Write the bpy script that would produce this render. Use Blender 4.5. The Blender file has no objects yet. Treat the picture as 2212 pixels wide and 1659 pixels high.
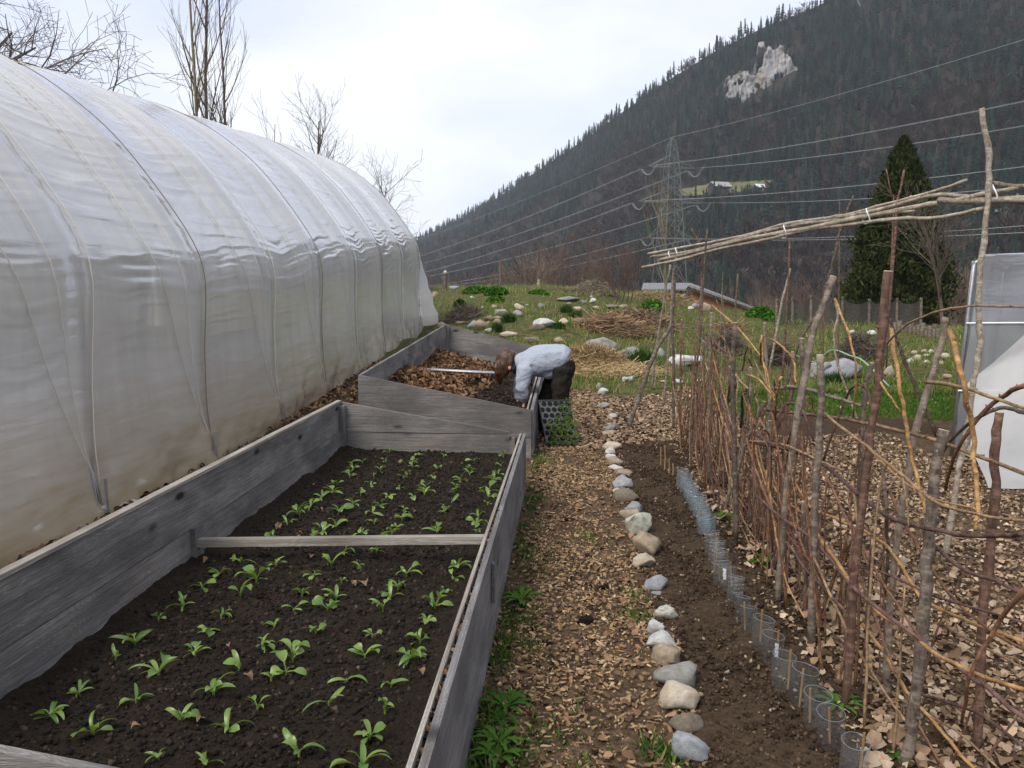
import bpy, bmesh, math, random
import numpy as np
from mathutils import Vector, Matrix

rng = np.random.default_rng(7)
random.seed(7)
sc = bpy.context.scene
col = sc.collection
R = math.radians

# ------------------------------------------------------------------ camera, sky, sun, exposure
CAM_H = 1.62
F = 858.0                                   # focal length in pixels of a 1024 wide picture
PITCH = math.atan(101 / F)
YAW = math.atan(59 * math.cos(PITCH) / F)
cd = bpy.data.cameras.new('camera')
cam = bpy.data.objects.new('camera', cd); col.objects.link(cam)
cd.sensor_width = 36.0; cd.lens = 36.0 * F / 1024
cd.clip_start = 0.05; cd.clip_end = 12000
cam.location = (0, 0, CAM_H)
cam.rotation_euler = (math.pi / 2 - PITCH, 0, YAW)
sc.camera = cam

SUN_EL, SUN_AZ = 48, 215                    # azimuth from +Y, clockwise
w = bpy.data.worlds.new('World'); sc.world = w; w.use_nodes = True
nt = w.node_tree; nt.nodes.clear()
wo = nt.nodes.new('ShaderNodeOutputWorld'); bg = nt.nodes.new('ShaderNodeBackground')
sky = nt.nodes.new('ShaderNodeTexSky'); sky.sky_type = 'NISHITA'; sky.sun_disc = False
sky.sun_elevation = R(SUN_EL); sky.sun_rotation = R(SUN_AZ); sky.air_density = 1.0; sky.dust_density = 2.0
tc = nt.nodes.new('ShaderNodeTexCoord')
mp = nt.nodes.new('ShaderNodeMapping'); mp.inputs['Scale'].default_value = (1.0, 1.0, 2.6)
nz = nt.nodes.new('ShaderNodeTexNoise'); nz.inputs['Scale'].default_value = 2.0; nz.inputs['Detail'].default_value = 5
nz.inputs['Roughness'].default_value = 0.5
rp = nt.nodes.new('ShaderNodeValToRGB')
rp.color_ramp.elements[0].position = 0.38; rp.color_ramp.elements[0].color = (3.7, 4.0, 5.0, 1)
rp.color_ramp.elements[1].position = 0.60; rp.color_ramp.elements[1].color = (5.5, 5.5, 5.65, 1)
mx = nt.nodes.new('ShaderNodeMixRGB'); mx.inputs['Fac'].default_value = 0.86
L = nt.links.new
L(tc.outputs['Generated'], mp.inputs['Vector']); L(mp.outputs['Vector'], nz.inputs['Vector'])
L(nz.outputs['Fac'], rp.inputs['Fac']); L(sky.outputs['Color'], mx.inputs['Color1']); L(rp.outputs['Color'], mx.inputs['Color2'])
L(mx.outputs['Color'], bg.inputs['Color']); bg.inputs['Strength'].default_value = 0.1
L(bg.outputs['Background'], wo.inputs['Surface'])

sd = bpy.data.lights.new('sun', 'SUN'); sd.energy = 1.5; sd.angle = R(35); sd.color = (1, 0.95, 0.88)
sun = bpy.data.objects.new('sun', sd); col.objects.link(sun)
az = R(SUN_AZ); el = R(SUN_EL)
sdir = Vector((math.sin(az) * math.cos(el), math.cos(az) * math.cos(el), math.sin(el)))
sun.rotation_euler = sdir.to_track_quat('Z', 'Y').to_euler()
sun.location = (0, 0, 30)

vs = sc.view_settings
vs.view_transform = 'Standard'; vs.look = 'None'; vs.gamma = 1.0; vs.exposure = 1.12; vs.use_curve_mapping = False
sc.cycles.use_denoising = True
sc.cycles.max_bounces = 8; sc.cycles.transparent_max_bounces = 24
sc.cycles.diffuse_bounces = 3; sc.cycles.glossy_bounces = 3; sc.cycles.transmission_bounces = 6
sc.cycles.volume_bounces = 1
sc.cycles.caustics_reflective = False; sc.cycles.caustics_refractive = False

# ------------------------------------------------------------------ helpers: picture measurements to points of the place
cp, sp = math.cos(PITCH), math.sin(PITCH); cyw, syw = math.cos(YAW), math.sin(YAW)
FWD = np.array([-syw * cp, cyw * cp, -sp]); RGT = np.array([cyw, syw, 0.0]); UPV = np.cross(RGT, FWD)
K = 1024 / 2212.0
def ray(u, v): return FWD + RGT * ((u * K - 512) / F) + UPV * ((384 - v * K) / F)
def G(u, v, z=0.0): d = ray(u, v); return d * ((z - CAM_H) / d[2]) + np.array([0, 0, CAM_H])
def P(u, v, y): d = ray(u, v); return d * (y / d[1]) + np.array([0, 0, CAM_H])
def PX(u, v, x): d = ray(u, v); return d * (x / d[0]) + np.array([0, 0, CAM_H])
def zone(x0, y0, s): return lambda x, y: ((x0 + x * s) / 1.47559, (y0 + y * s) / 1.47559)

_hx = np.array([-60, -8, -3.5, -1.0, 0.6, 2.2, 4.0, 10.0, 30.0, 60.0])
_hy = np.array([-30, 8.0, 10.0, 12.6, 13.6, 15.0, 18.0, 22.0, 30.0, 38.0, 50.0, 120.0, 400.0])
_ht = np.array([
    [0, 0, 0, 0, 0, 0, 0, 0, 0, 0], [0, 0, 0, 0, 0, 0, 0, 0, 0, 0],
    [.1, .1, .1, .04, 0, 0, 0, 0, 0, 0], [.25, .25, .25, .14, .07, .06, .08, .1, 0, 0],
    [.30, .30, .30, .20, .12, .10, .14, .15, .1, .1], [.38, .38, .38, .42, .36, .26, .22, .2, .1, .1],
    [.55, .55, .55, .78, .72, .45, .38, .35, .2, .2], [.8, .8, .9, 1.08, 1.0, .75, .56, .42, .3, .3],
    [1.2, 1.2, 1.42, 1.45, 1.32, 1.2, .85, .05, 0, 0], [1.2, 1.2, 1.5, 1.5, 1.35, 1.2, .8, -.3, -.3, -.3],
    [0, 0, 0, 0, 0, 0, 0, -.8, -1, -1], [-9] * 10, [-15] * 10], dtype=float)
def hgt(x, y):
    x = np.asarray(x, float); y = np.asarray(y, float)
    xi = np.interp(x, _hx, np.arange(len(_hx))); yi = np.interp(y, _hy, np.arange(len(_hy)))
    x0 = np.clip(xi.astype(int), 0, len(_hx) - 2); y0 = np.clip(yi.astype(int), 0, len(_hy) - 2)
    fx = xi - x0; fy = yi - y0
    h = (_ht[y0, x0] * (1 - fx) + _ht[y0, x0 + 1] * fx) * (1 - fy) + (_ht[y0 + 1, x0] * (1 - fx) + _ht[y0 + 1, x0 + 1] * fx) * fy
    amp = np.clip((y - 12.5) / 6, 0, 1) * np.clip((60 - y) / 20, 0, 1)
    h = h + amp * (0.05 * np.sin(1.7 * x + 0.9 * y) + 0.04 * np.sin(0.8 * x - 2.1 * y + 1) + 0.025 * np.sin(3.9 * x + 3.1 * y))
    return h
def GH(u, v, ymin=1.4, ymax=60.0):
    d = ray(u, v); ys = np.linspace(ymin, ymax, 3000)
    p = d[None] * (ys / d[1])[:, None]; z = p[:, 2] + CAM_H
    k = np.nonzero(z <= hgt(p[:, 0], p[:, 1]))[0]
    i = k[0] if len(k) else len(ys) - 1
    return np.array([p[i, 0], p[i, 1], float(hgt(p[i, 0], p[i, 1]))])

# ------------------------------------------------------------------ helpers: objects
def tag(o, label=None, cat=None, group=None, kind=None):
    if label: o['label'] = label
    if cat: o['category'] = cat
    if group: o['group'] = group
    if kind: o['kind'] = kind
    return o
def link(name, me, m=None, parent=None):
    o = bpy.data.objects.new(name, me); col.objects.link(o)
    if m is not None and me is not None and not me.materials: me.materials.append(m)
    if parent is not None: o.parent = parent
    return o
def empty(name, loc=(0, 0, 0), rz=0.0):
    o = bpy.data.objects.new(name, None); col.objects.link(o); o.location = Vector([float(c) for c in loc]); o.rotation_euler = (0, 0, rz)
    o.empty_display_size = 0.1
    return o
def mesh_np(name, V, Fq, smooth=False, colors=None):
    """V (n,3), Fq (m,k) all faces of k corners; fast."""
    me = bpy.data.meshes.new(name); V = np.ascontiguousarray(V, dtype=np.float32); Fq = np.ascontiguousarray(Fq, dtype=np.int32)
    n, k = Fq.shape
    me.vertices.add(len(V)); me.vertices.foreach_set('co', V.ravel())
    me.loops.add(n * k); me.loops.foreach_set('vertex_index', Fq.ravel())
    me.polygons.add(n); me.polygons.foreach_set('loop_start', np.arange(0, n * k, k, dtype=np.int32))
    me.polygons.foreach_set('loop_total', np.full(n, k, dtype=np.int32))
    if smooth: me.polygons.foreach_set('use_smooth', np.ones(n, dtype=bool))
    me.update(calc_edges=True)
    if colors is not None:
        a = me.color_attributes.new('col', 'FLOAT_COLOR', 'POINT')
        c = np.ones((len(V), 4), dtype=np.float32); c[:, :colors.shape[1]] = colors
        a.data.foreach_set('color', c.ravel())
    return me
class MB:
    def __init__(s): s.v = []; s.f = []
    def quad_box(s, p0, p1, M=None):
        x0, y0, z0 = p0; x1, y1, z1 = p1; b = len(s.v)
        pts = [(x0, y0, z0), (x1, y0, z0), (x1, y1, z0), (x0, y1, z0), (x0, y0, z1), (x1, y0, z1), (x1, y1, z1), (x0, y1, z1)]
        s.v += [tuple(M @ Vector(p)) if M else p for p in pts]
        s.f += [tuple(b + i for i in q) for q in ((0, 3, 2, 1), (4, 5, 6, 7), (0, 1, 5, 4), (1, 2, 6, 5), (2, 3, 7, 6), (3, 0, 4, 7))]
    def tube(s, path, rad, n=6, cap=True):
        path = [np.asarray(p, float) for p in path]; m = len(path)
        if np.isscalar(rad): rad = [rad] * m
        b = len(s.v); prev = None
        for i, p in enumerate(path):
            t = path[min(i + 1, m - 1)] - path[max(i - 1, 0)]; t = t / (np.linalg.norm(t) + 1e-9)
            if prev is None:
                a = np.array([1.0, 0, 0]) if abs(t[0]) < 0.8 else np.array([0, 1.0, 0])
            else: a = prev
            a = a - t * (a @ t); a /= (np.linalg.norm(a) + 1e-9); prev = a; c = np.cross(t, a)
            for k in range(n):
                th = 2 * math.pi * k / n
                s.v.append(tuple(p + rad[i] * (math.cos(th) * a + math.sin(th) * c)))
        for i in range(m - 1):
            for k in range(n):
                k2 = (k + 1) % n
                s.f.append((b + i * n + k, b + i * n + k2, b + (i + 1) * n + k2, b + (i + 1) * n + k))
        if cap:
            s.f.append(tuple(b + k for k in reversed(range(n)))); s.f.append(tuple(b + (m - 1) * n + k for k in range(n)))
    def loft(s, path, ra, rb, side=(0, 1, 0), n=12):
        """elliptic rings: half width ra along side, rb across it"""
        path = [np.asarray(p, float) for p in path]; m = len(path); b = len(s.v); S0 = np.asarray(side, float)
        for i, p in enumerate(path):
            t = path[min(i + 1, m - 1)] - path[max(i - 1, 0)]; t /= np.linalg.norm(t)
            S = S0 - t * (S0 @ t); S /= np.linalg.norm(S); N = np.cross(t, S)
            for k in range(n):
                th = 2 * math.pi * k / n
                s.v.append(tuple(p + ra[i] * math.cos(th) * S + rb[i] * math.sin(th) * N))
        for i in range(m - 1):
            for k in range(n):
                k2 = (k + 1) % n
                s.f.append((b + i * n + k, b + i * n + k2, b + (i + 1) * n + k2, b + (i + 1) * n + k))
        s.f.append(tuple(b + k for k in reversed(range(n)))); s.f.append(tuple(b + (m - 1) * n + k for k in range(n)))
    def mesh(s, name, smooth=False):
        me = bpy.data.meshes.new(name); me.from_pydata(s.v, [], s.f); me.update()
        if smooth:
            for p in me.polygons: p.use_smooth = True
        return me
    def build(s, name, m, parent=None, smooth=False): return link(name, s.mesh(name, smooth), m, parent)

def rot_random(n, tilt=None):
    """random rotation matrices; tilt limits how far local Z leans from up"""
    yaw = rng.uniform(0, 2 * np.pi, n)
    if tilt is None:
        q = rng.normal(size=(n, 4)); q /= np.linalg.norm(q, axis=1)[:, None]
        a, b, c, d = q.T
        return np.stack([np.stack([a*a+b*b-c*c-d*d, 2*(b*c-a*d), 2*(b*d+a*c)], 1), np.stack([2*(b*c+a*d), a*a-b*b+c*c-d*d, 2*(c*d-a*b)], 1),
                         np.stack([2*(b*d-a*c), 2*(c*d+a*b), a*a-b*b-c*c+d*d], 1)], 1)
    ty = rng.normal(0, tilt, n); tx = rng.normal(0, tilt, n); O = np.zeros(n); I = np.ones(n)
    Z = np.stack([np.stack([np.cos(yaw), -np.sin(yaw), O], 1), np.stack([np.sin(yaw), np.cos(yaw), O], 1), np.stack([O, O, I], 1)], 1)
    Y = np.stack([np.stack([np.cos(ty), O, np.sin(ty)], 1), np.stack([O, I, O], 1), np.stack([-np.sin(ty), O, np.cos(ty)], 1)], 1)
    X = np.stack([np.stack([I, O, O], 1), np.stack([O, np.cos(tx), -np.sin(tx)], 1), np.stack([O, np.sin(tx), np.cos(tx)], 1)], 1)
    return Z @ Y @ X
def scatter(name, pos, temps, scale, tilt, colors, m, jitter=0.0, parent=None, smooth=False):
    """many small pieces of a few template shapes joined into one mesh (stuff)"""
    n = len(pos); which = rng.integers(0, len(temps), n); VV = []; FF = []; CC = []; base = 0
    Rm = rot_random(n, tilt)
    scale = np.asarray(scale, float)
    if scale.ndim == 1: scale = np.repeat(scale[:, None], 3, 1)
    for t, (tv, tf) in enumerate(temps):
        k = np.nonzero(which == t)[0]
        if not len(k): continue
        v = tv[None] * scale[k][:, None, :]
        if jitter: v = v * (1 + rng.uniform(-jitter, jitter, v.shape))
        v = np.einsum('nij,nkj->nki', Rm[k], v) + pos[k][:, None, :]
        VV.append(v.reshape(-1, 3)); CC.append(np.repeat(colors[k], len(tv), 0))
        FF.append((tf[None] + (base + np.arange(len(k)) * len(tv))[:, None, None]).reshape(-1, tf.shape[1])); base += len(k) * len(tv)
    me = mesh_np(name, np.concatenate(VV), np.concatenate(FF), smooth, np.concatenate(CC))
    o = link(name, me, m, parent); o['kind'] = 'stuff'
    return o

# ------------------------------------------------------------------ helpers: materials
class NT:
    def __init__(s, name):
        s.m = bpy.data.materials.new(name); s.m.use_nodes = True; s.t = s.m.node_tree; s.t.nodes.clear()
        s.out = s.n('ShaderNodeOutputMaterial')
    def n(s, ty, **kw):
        nd = s.t.nodes.new(ty)
        for k, v in kw.items():
            if k.startswith('_'): setattr(nd, k[1:], v); continue
            k = k.replace('_', ' ')
            s.put(nd.inputs[k], v)
        return nd
    def put(s, sock, v):
        if isinstance(v, bpy.types.NodeSocket): s.t.links.new(v, sock)
        elif hasattr(sock.default_value, '__len__') and not hasattr(v, '__len__'): sock.default_value = [v] * len(sock.default_value)
        elif hasattr(sock.default_value, '__len__') and len(sock.default_value) == 4 and len(v) == 3: sock.default_value = (*v, 1)
        else: sock.default_value = v
    def coord(s, which='Object', scale=(1, 1, 1), loc=None):
        c = s.n('ShaderNodeTexCoord'); mp_ = s.n('ShaderNodeMapping', Vector=c.outputs[which], Scale=scale)
        if loc is not None: s.put(mp_.inputs['Location'], loc)
        return mp_.outputs['Vector']
    def noise(s, vec, scale, detail=4, rough=0.55, dist=0.0):
        return s.n('ShaderNodeTexNoise', Vector=vec, Scale=scale, Detail=detail, Roughness=rough, Distortion=dist).outputs['Fac']
    def ramp(s, fac, stops):
        r_ = s.n('ShaderNodeValToRGB', Fac=fac); e = r_.color_ramp.elements
        while len(e) < len(stops): e.new(0.5)
        for i, (p_, c) in enumerate(stops): e[i].position = p_; e[i].color = (*c, 1) if hasattr(c, '__len__') else (c, c, c, 1)
        return r_.outputs['Color']
    def mix(s, fac, a, b, mode='MIX'):
        x = s.n('ShaderNodeMixRGB', _blend_type=mode); s.put(x.inputs['Fac'], fac); s.put(x.inputs['Color1'], a); s.put(x.inputs['Color2'], b)
        return x.outputs['Color']
    def bump(s, h, strength=0.5, dist=0.01): return s.n('ShaderNodeBump', Height=h, Strength=strength, Distance=dist).outputs['Normal']
    def rand(s): return s.n('ShaderNodeObjectInfo').outputs['Random']
    def attr(s): return s.n('ShaderNodeVertexColor', _layer_name='col').outputs['Color']
    def math(s, op, a, b=0.0):
        x = s.n('ShaderNodeMath', _operation=op); s.put(x.inputs[0], a); s.put(x.inputs[1], b); return x.outputs[0]
    def surf(s, sh): s.t.links.new(sh, s.out.inputs['Surface']); return s.m
    def principled(s, color, rough=0.8, normal=None, spec=0.3, **kw):
        b = s.n('ShaderNodeBsdfPrincipled'); s.put(b.inputs['Base Color'], color); s.put(b.inputs['Roughness'], rough)
        s.put(b.inputs['Specular IOR Level'], spec)
        if normal is not None: s.put(b.inputs['Normal'], normal)
        for k, v in kw.items(): s.put(b.inputs[k.replace('_', ' ')], v)
        return s.surf(b.outputs['BSDF'])

def mat_attr(name, rough=0.85, noise_scale=60, amt=0.35, transl=0.0, bump=0.3):
    """colour from each piece's own colour, with grain"""
    t = NT(name); c = t.attr(); v = t.coord('Object'); n_ = t.noise(v, noise_scale, 3)
    c = t.mix(amt, c, t.ramp(n_, [(0.25, 0.25), (0.75, 1.0)]), 'MULTIPLY')
    nm = t.bump(n_, bump, 0.004)
    if transl:
        d = t.n('ShaderNodeBsdfDiffuse', Color=c, Normal=nm); tr = t.n('ShaderNodeBsdfTranslucent', Color=c)
        return _mixs(t, transl, d, tr)
    return t.principled(c, rough, nm, 0.2)
def _mixs(t, fac, a, b, ret=False):
    m_ = t.n('ShaderNodeMixShader'); t.put(m_.inputs[0], fac); t.t.links.new(a.outputs[0], m_.inputs[1]); t.t.links.new(b.outputs[0], m_.inputs[2])
    return m_ if ret else t.surf(m_.outputs[0])

def mat_wood(name, light, dark, warm, seed=0.0, knots=True, lichen=0.0):
    """weathered boards: long axis is local X"""
    t = NT(name); rnd = t.rand()
    off = t.n('ShaderNodeCombineXYZ', X=t.math('MULTIPLY', rnd, 37.0), Y=t.math('MULTIPLY', rnd, 11.0), Z=t.math('MULTIPLY', rnd, 23.0)).outputs[0]
    c0 = t.n('ShaderNodeTexCoord').outputs['Object']
    p0 = t.n('ShaderNodeVectorMath', _operation='ADD'); t.put(p0.inputs[0], c0); t.put(p0.inputs[1], off); p0 = p0.outputs[0]
    # knots bend the grain round them
    kv = t.n('ShaderNodeMapping', Vector=p0, Scale=(2.3, 0.0, 6.0)).outputs[0]
    vo = t.n('ShaderNodeTexVoronoi', Vector=kv, Scale=1.0, Randomness=1.0)
    kd = vo.outputs['Distance']
    warp = t.n('ShaderNodeVectorMath', _operation='SCALE'); t.put(warp.inputs[0], p0); t.put(warp.inputs['Scale'], 1.0)
    g1 = t.n('ShaderNodeMapping', Vector=p0, Scale=(1.1, 16, 16)).outputs[0]
    gn = t.noise(g1, 1.6, 5, 0.6, 0.8)
    kf = t.ramp(kd, [(0.0, 1.0), (0.45, 0.0)])
    ringsrc = t.math('ADD', t.math('MULTIPLY', gn, 6.0), t.math('MULTIPLY', kf, 4.5))
    rings = t.math('ABSOLUTE', t.math('SINE', t.math('MULTIPLY', ringsrc, 6.0)))
    g2 = t.n('ShaderNodeMapping', Vector=p0, Scale=(3.0, 130, 130)).outputs[0]
    fine = t.noise(g2, 1.0, 3, 0.7)
    blot = t.noise(t.n('ShaderNodeMapping', Vector=p0, Scale=(1.6, 4, 4)).outputs[0], 1.2, 4)
    c = t.mix(t.ramp(blot, [(0.38, 0.0), (0.62, 1.0)]), dark, light)
    c = t.mix(t.ramp(t.noise(p0, 2.1, 3), [(0.55, 0.0), (0.8, 0.55)]), c, warm)
    c = t.mix(t.math('MULTIPLY', rings, 0.45), c, tuple(0.45 * k for k in dark))
    c = t.mix(t.ramp(fine, [(0.35, 0.55), (0.62, 0.0)]), c, tuple(0.4 * k for k in dark))
    if knots: c = t.mix(t.ramp(kd, [(0.07, 0.97), (0.15, 0.0)]), c, tuple(0.12 * k for k in dark))
    c = t.mix(0.5, c, t.ramp(rnd, [(0, 0.72), (1, 1.1)]), 'MULTIPLY')
    if lichen: c = t.mix(t.ramp(t.noise(p0, 9, 4), [(0.55, 0.0), (0.7, lichen)]), c, (0.30, 0.28, 0.24))
    nm = t.bump(t.math('ADD', t.math('MULTIPLY', rings, 0.5), fine), 0.55, 0.004)
    return t.principled(c, 0.88, nm, 0.15)

def mat_bark(name, a, b, scale=14, spots=None, zscale=0.35):
    t = NT(name); rnd = t.rand()
    v = t.coord('Object', (1, 1, zscale)); n_ = t.noise(v, scale, 5, 0.65); n2 = t.noise(v, scale * 5, 3)
    c = t.mix(t.ramp(n_, [(0.3, 0.0), (0.7, 1.0)]), a, b)
    c = t.mix(0.6, c, t.ramp(rnd, [(0, 0.6), (1, 1.25)]), 'MULTIPLY')
    c = t.mix(t.ramp(n2, [(0.3, 0.75), (0.52, 0.0)]), c, tuple(0.3 * k for k in a))
    c = t.mix(t.ramp(t.noise(t.coord('Object', (1, 1, 3)), 11, 4, .7), [(.48, 0.0), (.62, .55)]), c, tuple(1.7 * k for k in b))
    if spots: c = t.mix(t.ramp(t.noise(t.coord('Object'), 45, 2), [(0.66, 0.0), (0.7, 0.8)]), c, spots)
    return t.principled(c, 0.8, t.bump(n2, 0.5, 0.003), 0.25)

def mat_rock(name, a, b, stain, sc_=6.0):
    t = NT(name); rnd = t.rand()
    off = t.n('ShaderNodeCombineXYZ', X=t.math('MULTIPLY', rnd, 50.0), Y=t.math('MULTIPLY', rnd, 31.0), Z=rnd).outputs[0]
    pv = t.n('ShaderNodeVectorMath', _operation='ADD'); t.put(pv.inputs[0], t.n('ShaderNodeTexCoord').outputs['Object']); t.put(pv.inputs[1], off); pv = pv.outputs[0]
    n1 = t.noise(pv, sc_, 6, 0.65); n2 = t.noise(pv, sc_ * 6, 5, 0.7); n3 = t.noise(pv, sc_ * 0.6, 3)
    c = t.mix(t.ramp(n1, [(0.35, 0.0), (0.65, 1.0)]), a, b)
    c = t.mix(t.ramp(n3, [(0.5, 0.0), (0.68, 0.7)]), c, stain)
    c = t.mix(t.ramp(n2, [(0.3, 0.65), (0.47, 0.0)]), c, tuple(0.3 * k for k in a))
    c = t.mix(0.35, c, t.ramp(rnd, [(0, 0.7), (1, 1.15)]), 'MULTIPLY')
    return t.principled(c, 0.85, t.bump(t.math('ADD', n2, n1), 0.6, 0.012), 0.25)

# ------------------------------------------------------------------ ground sheet
def growth(a, step, end, k=1.16):
    o = []; x = a
    while abs(x) < abs(end): step *= k; x += step; o.append(x)
    return o
gx = np.array(sorted(growth(-3.2, -0.07, -3500)) + list(np.arange(-3.2, 4.3, 0.07)) + growth(4.24, 0.07, 3500))
gy = np.array(sorted(growth(1.2, -0.2, -60)) + list(np.arange(1.2, 15.0, 0.07)) + growth(14.94, 0.07, 4200))
X, Y = np.meshgrid(gx, gy)
def wob(x, y, s=1.0): return 0.5 * np.sin(2.1 * s * x + 1.3 * s * y) + 0.3 * np.sin(5.3 * s * x - 3.7 * s * y + 1) + 0.2 * np.sin(11 * s * y + 7 * s * x)
def zones(x, y):
    """weights of soil strip, leaf mulch, grass"""
    e = 0.10 * wob(x, y)
    soil = ((x > 0.42 + 0.5 * e) & (x < 1.12 + e) & (y < 8.7 + 3 * e)).astype(float)
    soil = np.maximum(soil, ((x > 2.3 + 2 * e) & (x < 4.2) & (y > 9.3 + 3 * e) & (y < 10.3 + 3 * e)).astype(float))
    back = 12.3 + 8 * e
    grass = ((y > back) | ((x > 1.7 + 5 * e + np.maximum(0, 11.2 - y) * 0.8) & (y > 10.4 + 2 * e))).astype(float)
    grass = np.where((x < -1.9), (y > 14.5).astype(float), grass)
    soil = soil * (1 - grass)
    return soil, (1 - soil) * (1 - grass), grass
zs_, zm_, zg_ = zones(X, Y)
near = np.clip((40 - np.hypot(X, Y)) / 30, 0, 1)
Z = hgt(X, Y) + near * 0.006 * (np.sin(9.1 * X + 5 * Y) + np.sin(17 * X - 13 * Y) * 0.7 + rng.normal(0, 0.6, X.shape))
Z += np.where((zs_ > 0) & (Y < 12), 0.008, 0)
V = np.stack([X, Y, Z], -1).reshape(-1, 3)
ny_, nx_ = X.shape; idx = np.arange(ny_ * nx_).reshape(ny_, nx_)
Fq = np.stack([idx[:-1, :-1], idx[:-1, 1:], idx[1:, 1:], idx[1:, :-1]], -1).reshape(-1, 4)
me = mesh_np('ground', V, Fq, True, np.stack([zs_, zm_, zg_], -1).reshape(-1, 3))
t = NT('ground_earth'); a = t.attr(); sp_ = t.n('ShaderNodeSeparateColor', Color=a)
v = t.coord('Object'); n1 = t.noise(v, 1.3, 5); n2 = t.noise(v, 35, 5, 0.7); n3 = t.noise(v, 7, 4)
soilc = t.mix(t.ramp(n2, [(0.3, 0), (0.7, 1)]), (0.026, 0.017, 0.010), (0.085, 0.056, 0.034))
mulc = t.mix(t.ramp(n2, [(0.35, 0), (0.68, 1)]), (0.045, 0.029, 0.018), (0.17, 0.115, 0.068))
mulc = t.mix(t.ramp(n3, [(0.45, 0.0), (0.65, 0.6)]), mulc, (0.05, 0.033, 0.022))
grac = t.mix(t.ramp(n3, [(0.38, 0), (0.66, 1)]), (0.035, 0.050, 0.012), (0.13, 0.105, 0.045))
grac = t.mix(t.ramp(n1, [(0.45, 0), (0.7, 0.7)]), grac, (0.085, 0.065, 0.035))
c = t.mix(sp_.outputs['Red'], mulc, soilc); c = t.mix(sp_.outputs['Blue'], c, grac)
ground_mat = t.principled(c, 0.95, t.bump(t.math('ADD', n2, n3), 0.8, 0.02), 0.1)
tag(link('ground', me, ground_mat), kind='structure', label='garden ground of soil, wood chip mulch and rough grass')

# ------------------------------------------------------------------ far mountain
ridge = [(300, 640, 3000), (700, 590, 2900), (880, 528, 2700), (960, 490, 2450), (1050, 442, 2200), (1150, 375, 2000), (1250, 308, 1800), (1330, 250, 1650), (1440, 172, 1500),
         (1550, 104, 1380), (1650, 55, 1280), (1770, 8, 1200), (1950, -110, 1150), (2212, -210, 1120), (2600, -330, 1050), (3300, -420, 950)]
basel = [1400, 1300, 1150, 1000, 900, 820, 760, 700, 640, 590, 560, 530, 490, 440, 400, 360]
ridgeP = np.array([P(*r_) for r_ in ridge]); baseP = np.array([P(r_[0], 640, b_) for r_, b_ in zip(ridge, basel)]); baseP[:, 2] = -16
sp_par = np.linspace(0, 1, len(ridge))
def mtn(s, q):
    """point on the mountain: s along, q from foot (0) to crest (1), >1 runs on behind the crest"""
    s = np.asarray(s, float); q = np.asarray(q, float)
    Rg = np.stack([np.interp(s, sp_par, ridgeP[:, k]) for k in range(3)], -1)
    Bs = np.stack([np.interp(s, sp_par, baseP[:, k]) for k in range(3)], -1)
    p = Bs + (Rg - Bs) * q[..., None]
    f = np.where(q < 1, 0.62 * np.clip(q, 0, 1) + 0.38 * np.clip(q, 0, 1) ** 2.2, 1 - 0.5 * (q - 1))
    z = Bs[..., 2] + (Rg[..., 2] - Bs[..., 2]) * f
    a = 14 * np.sin(p[..., 0] / 61 + p[..., 1] / 97) + 9 * np.sin(p[..., 0] / 29 - p[..., 1] / 41 + 2) + 5 * np.sin(p[..., 0] / 13 + p[..., 1] / 17)
    z = z + a * np.sin(np.clip(q, 0, 1) * np.pi) * np.clip(p[..., 1] / 1400, 0.3, 1)
    return np.stack([p[..., 0], p[..., 1], z], -1)
S_, Q_ = np.meshgrid(np.linspace(0, 1, 190), np.linspace(-0.03, 1.35, 90))
V = mtn(S_, Q_).reshape(-1, 3); ny_, nx_ = S_.shape; idx = np.arange(ny_ * nx_).reshape(ny_, nx_)
Fq = np.stack([idx[:-1, :-1], idx[:-1, 1:], idx[1:, 1:], idx[1:, :-1]], -1).reshape(-1, 4)
t = NT('mountain_floor'); v = t.coord('Object'); n1 = t.noise(v, 0.012, 5); n2 = t.noise(v, 0.12, 5)
c = t.mix(t.ramp(n1, [(0.4, 0), (0.65, 1)]), (0.021, 0.018, 0.015), (0.037, 0.030, 0.025))
c = t.mix(t.ramp(n2, [(0.35, 0.6), (0.55, 0)]), c, (0.02, 0.022, 0.016))
tag(link('mountain', mesh_np('mountain', V, Fq, True), t.principled(c, 0.95, None, 0.1)), kind='structure', label='steep forested mountain slope rising behind the garden')
def mtn_at(u, v):
    """where the sight line meets the mountain"""
    d = ray(u, v); s = np.linspace(0.02, 0.98, 500); q = np.linspace(0, 1, 260); Sx, Qx = np.meshgrid(s, q); p = mtn(Sx, Qx).reshape(-1, 3)
    qv = p - np.array([0, 0, CAM_H]); wv = qv @ FWD; uu = (512 + F * (qv @ RGT) / wv) / K; vv = (384 - F * (qv @ UPV) / wv) / K
    i = np.argmin((uu - u) ** 2 + (vv - v) ** 2 + 0.0 * wv); return p[i]
def proj(p):
    qv = np.asarray(p) - np.array([0, 0, CAM_H]); wv = qv @ FWD
    return (512 + F * (qv @ RGT) / wv) / K, (384 - F * (qv @ UPV) / wv) / K

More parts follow.
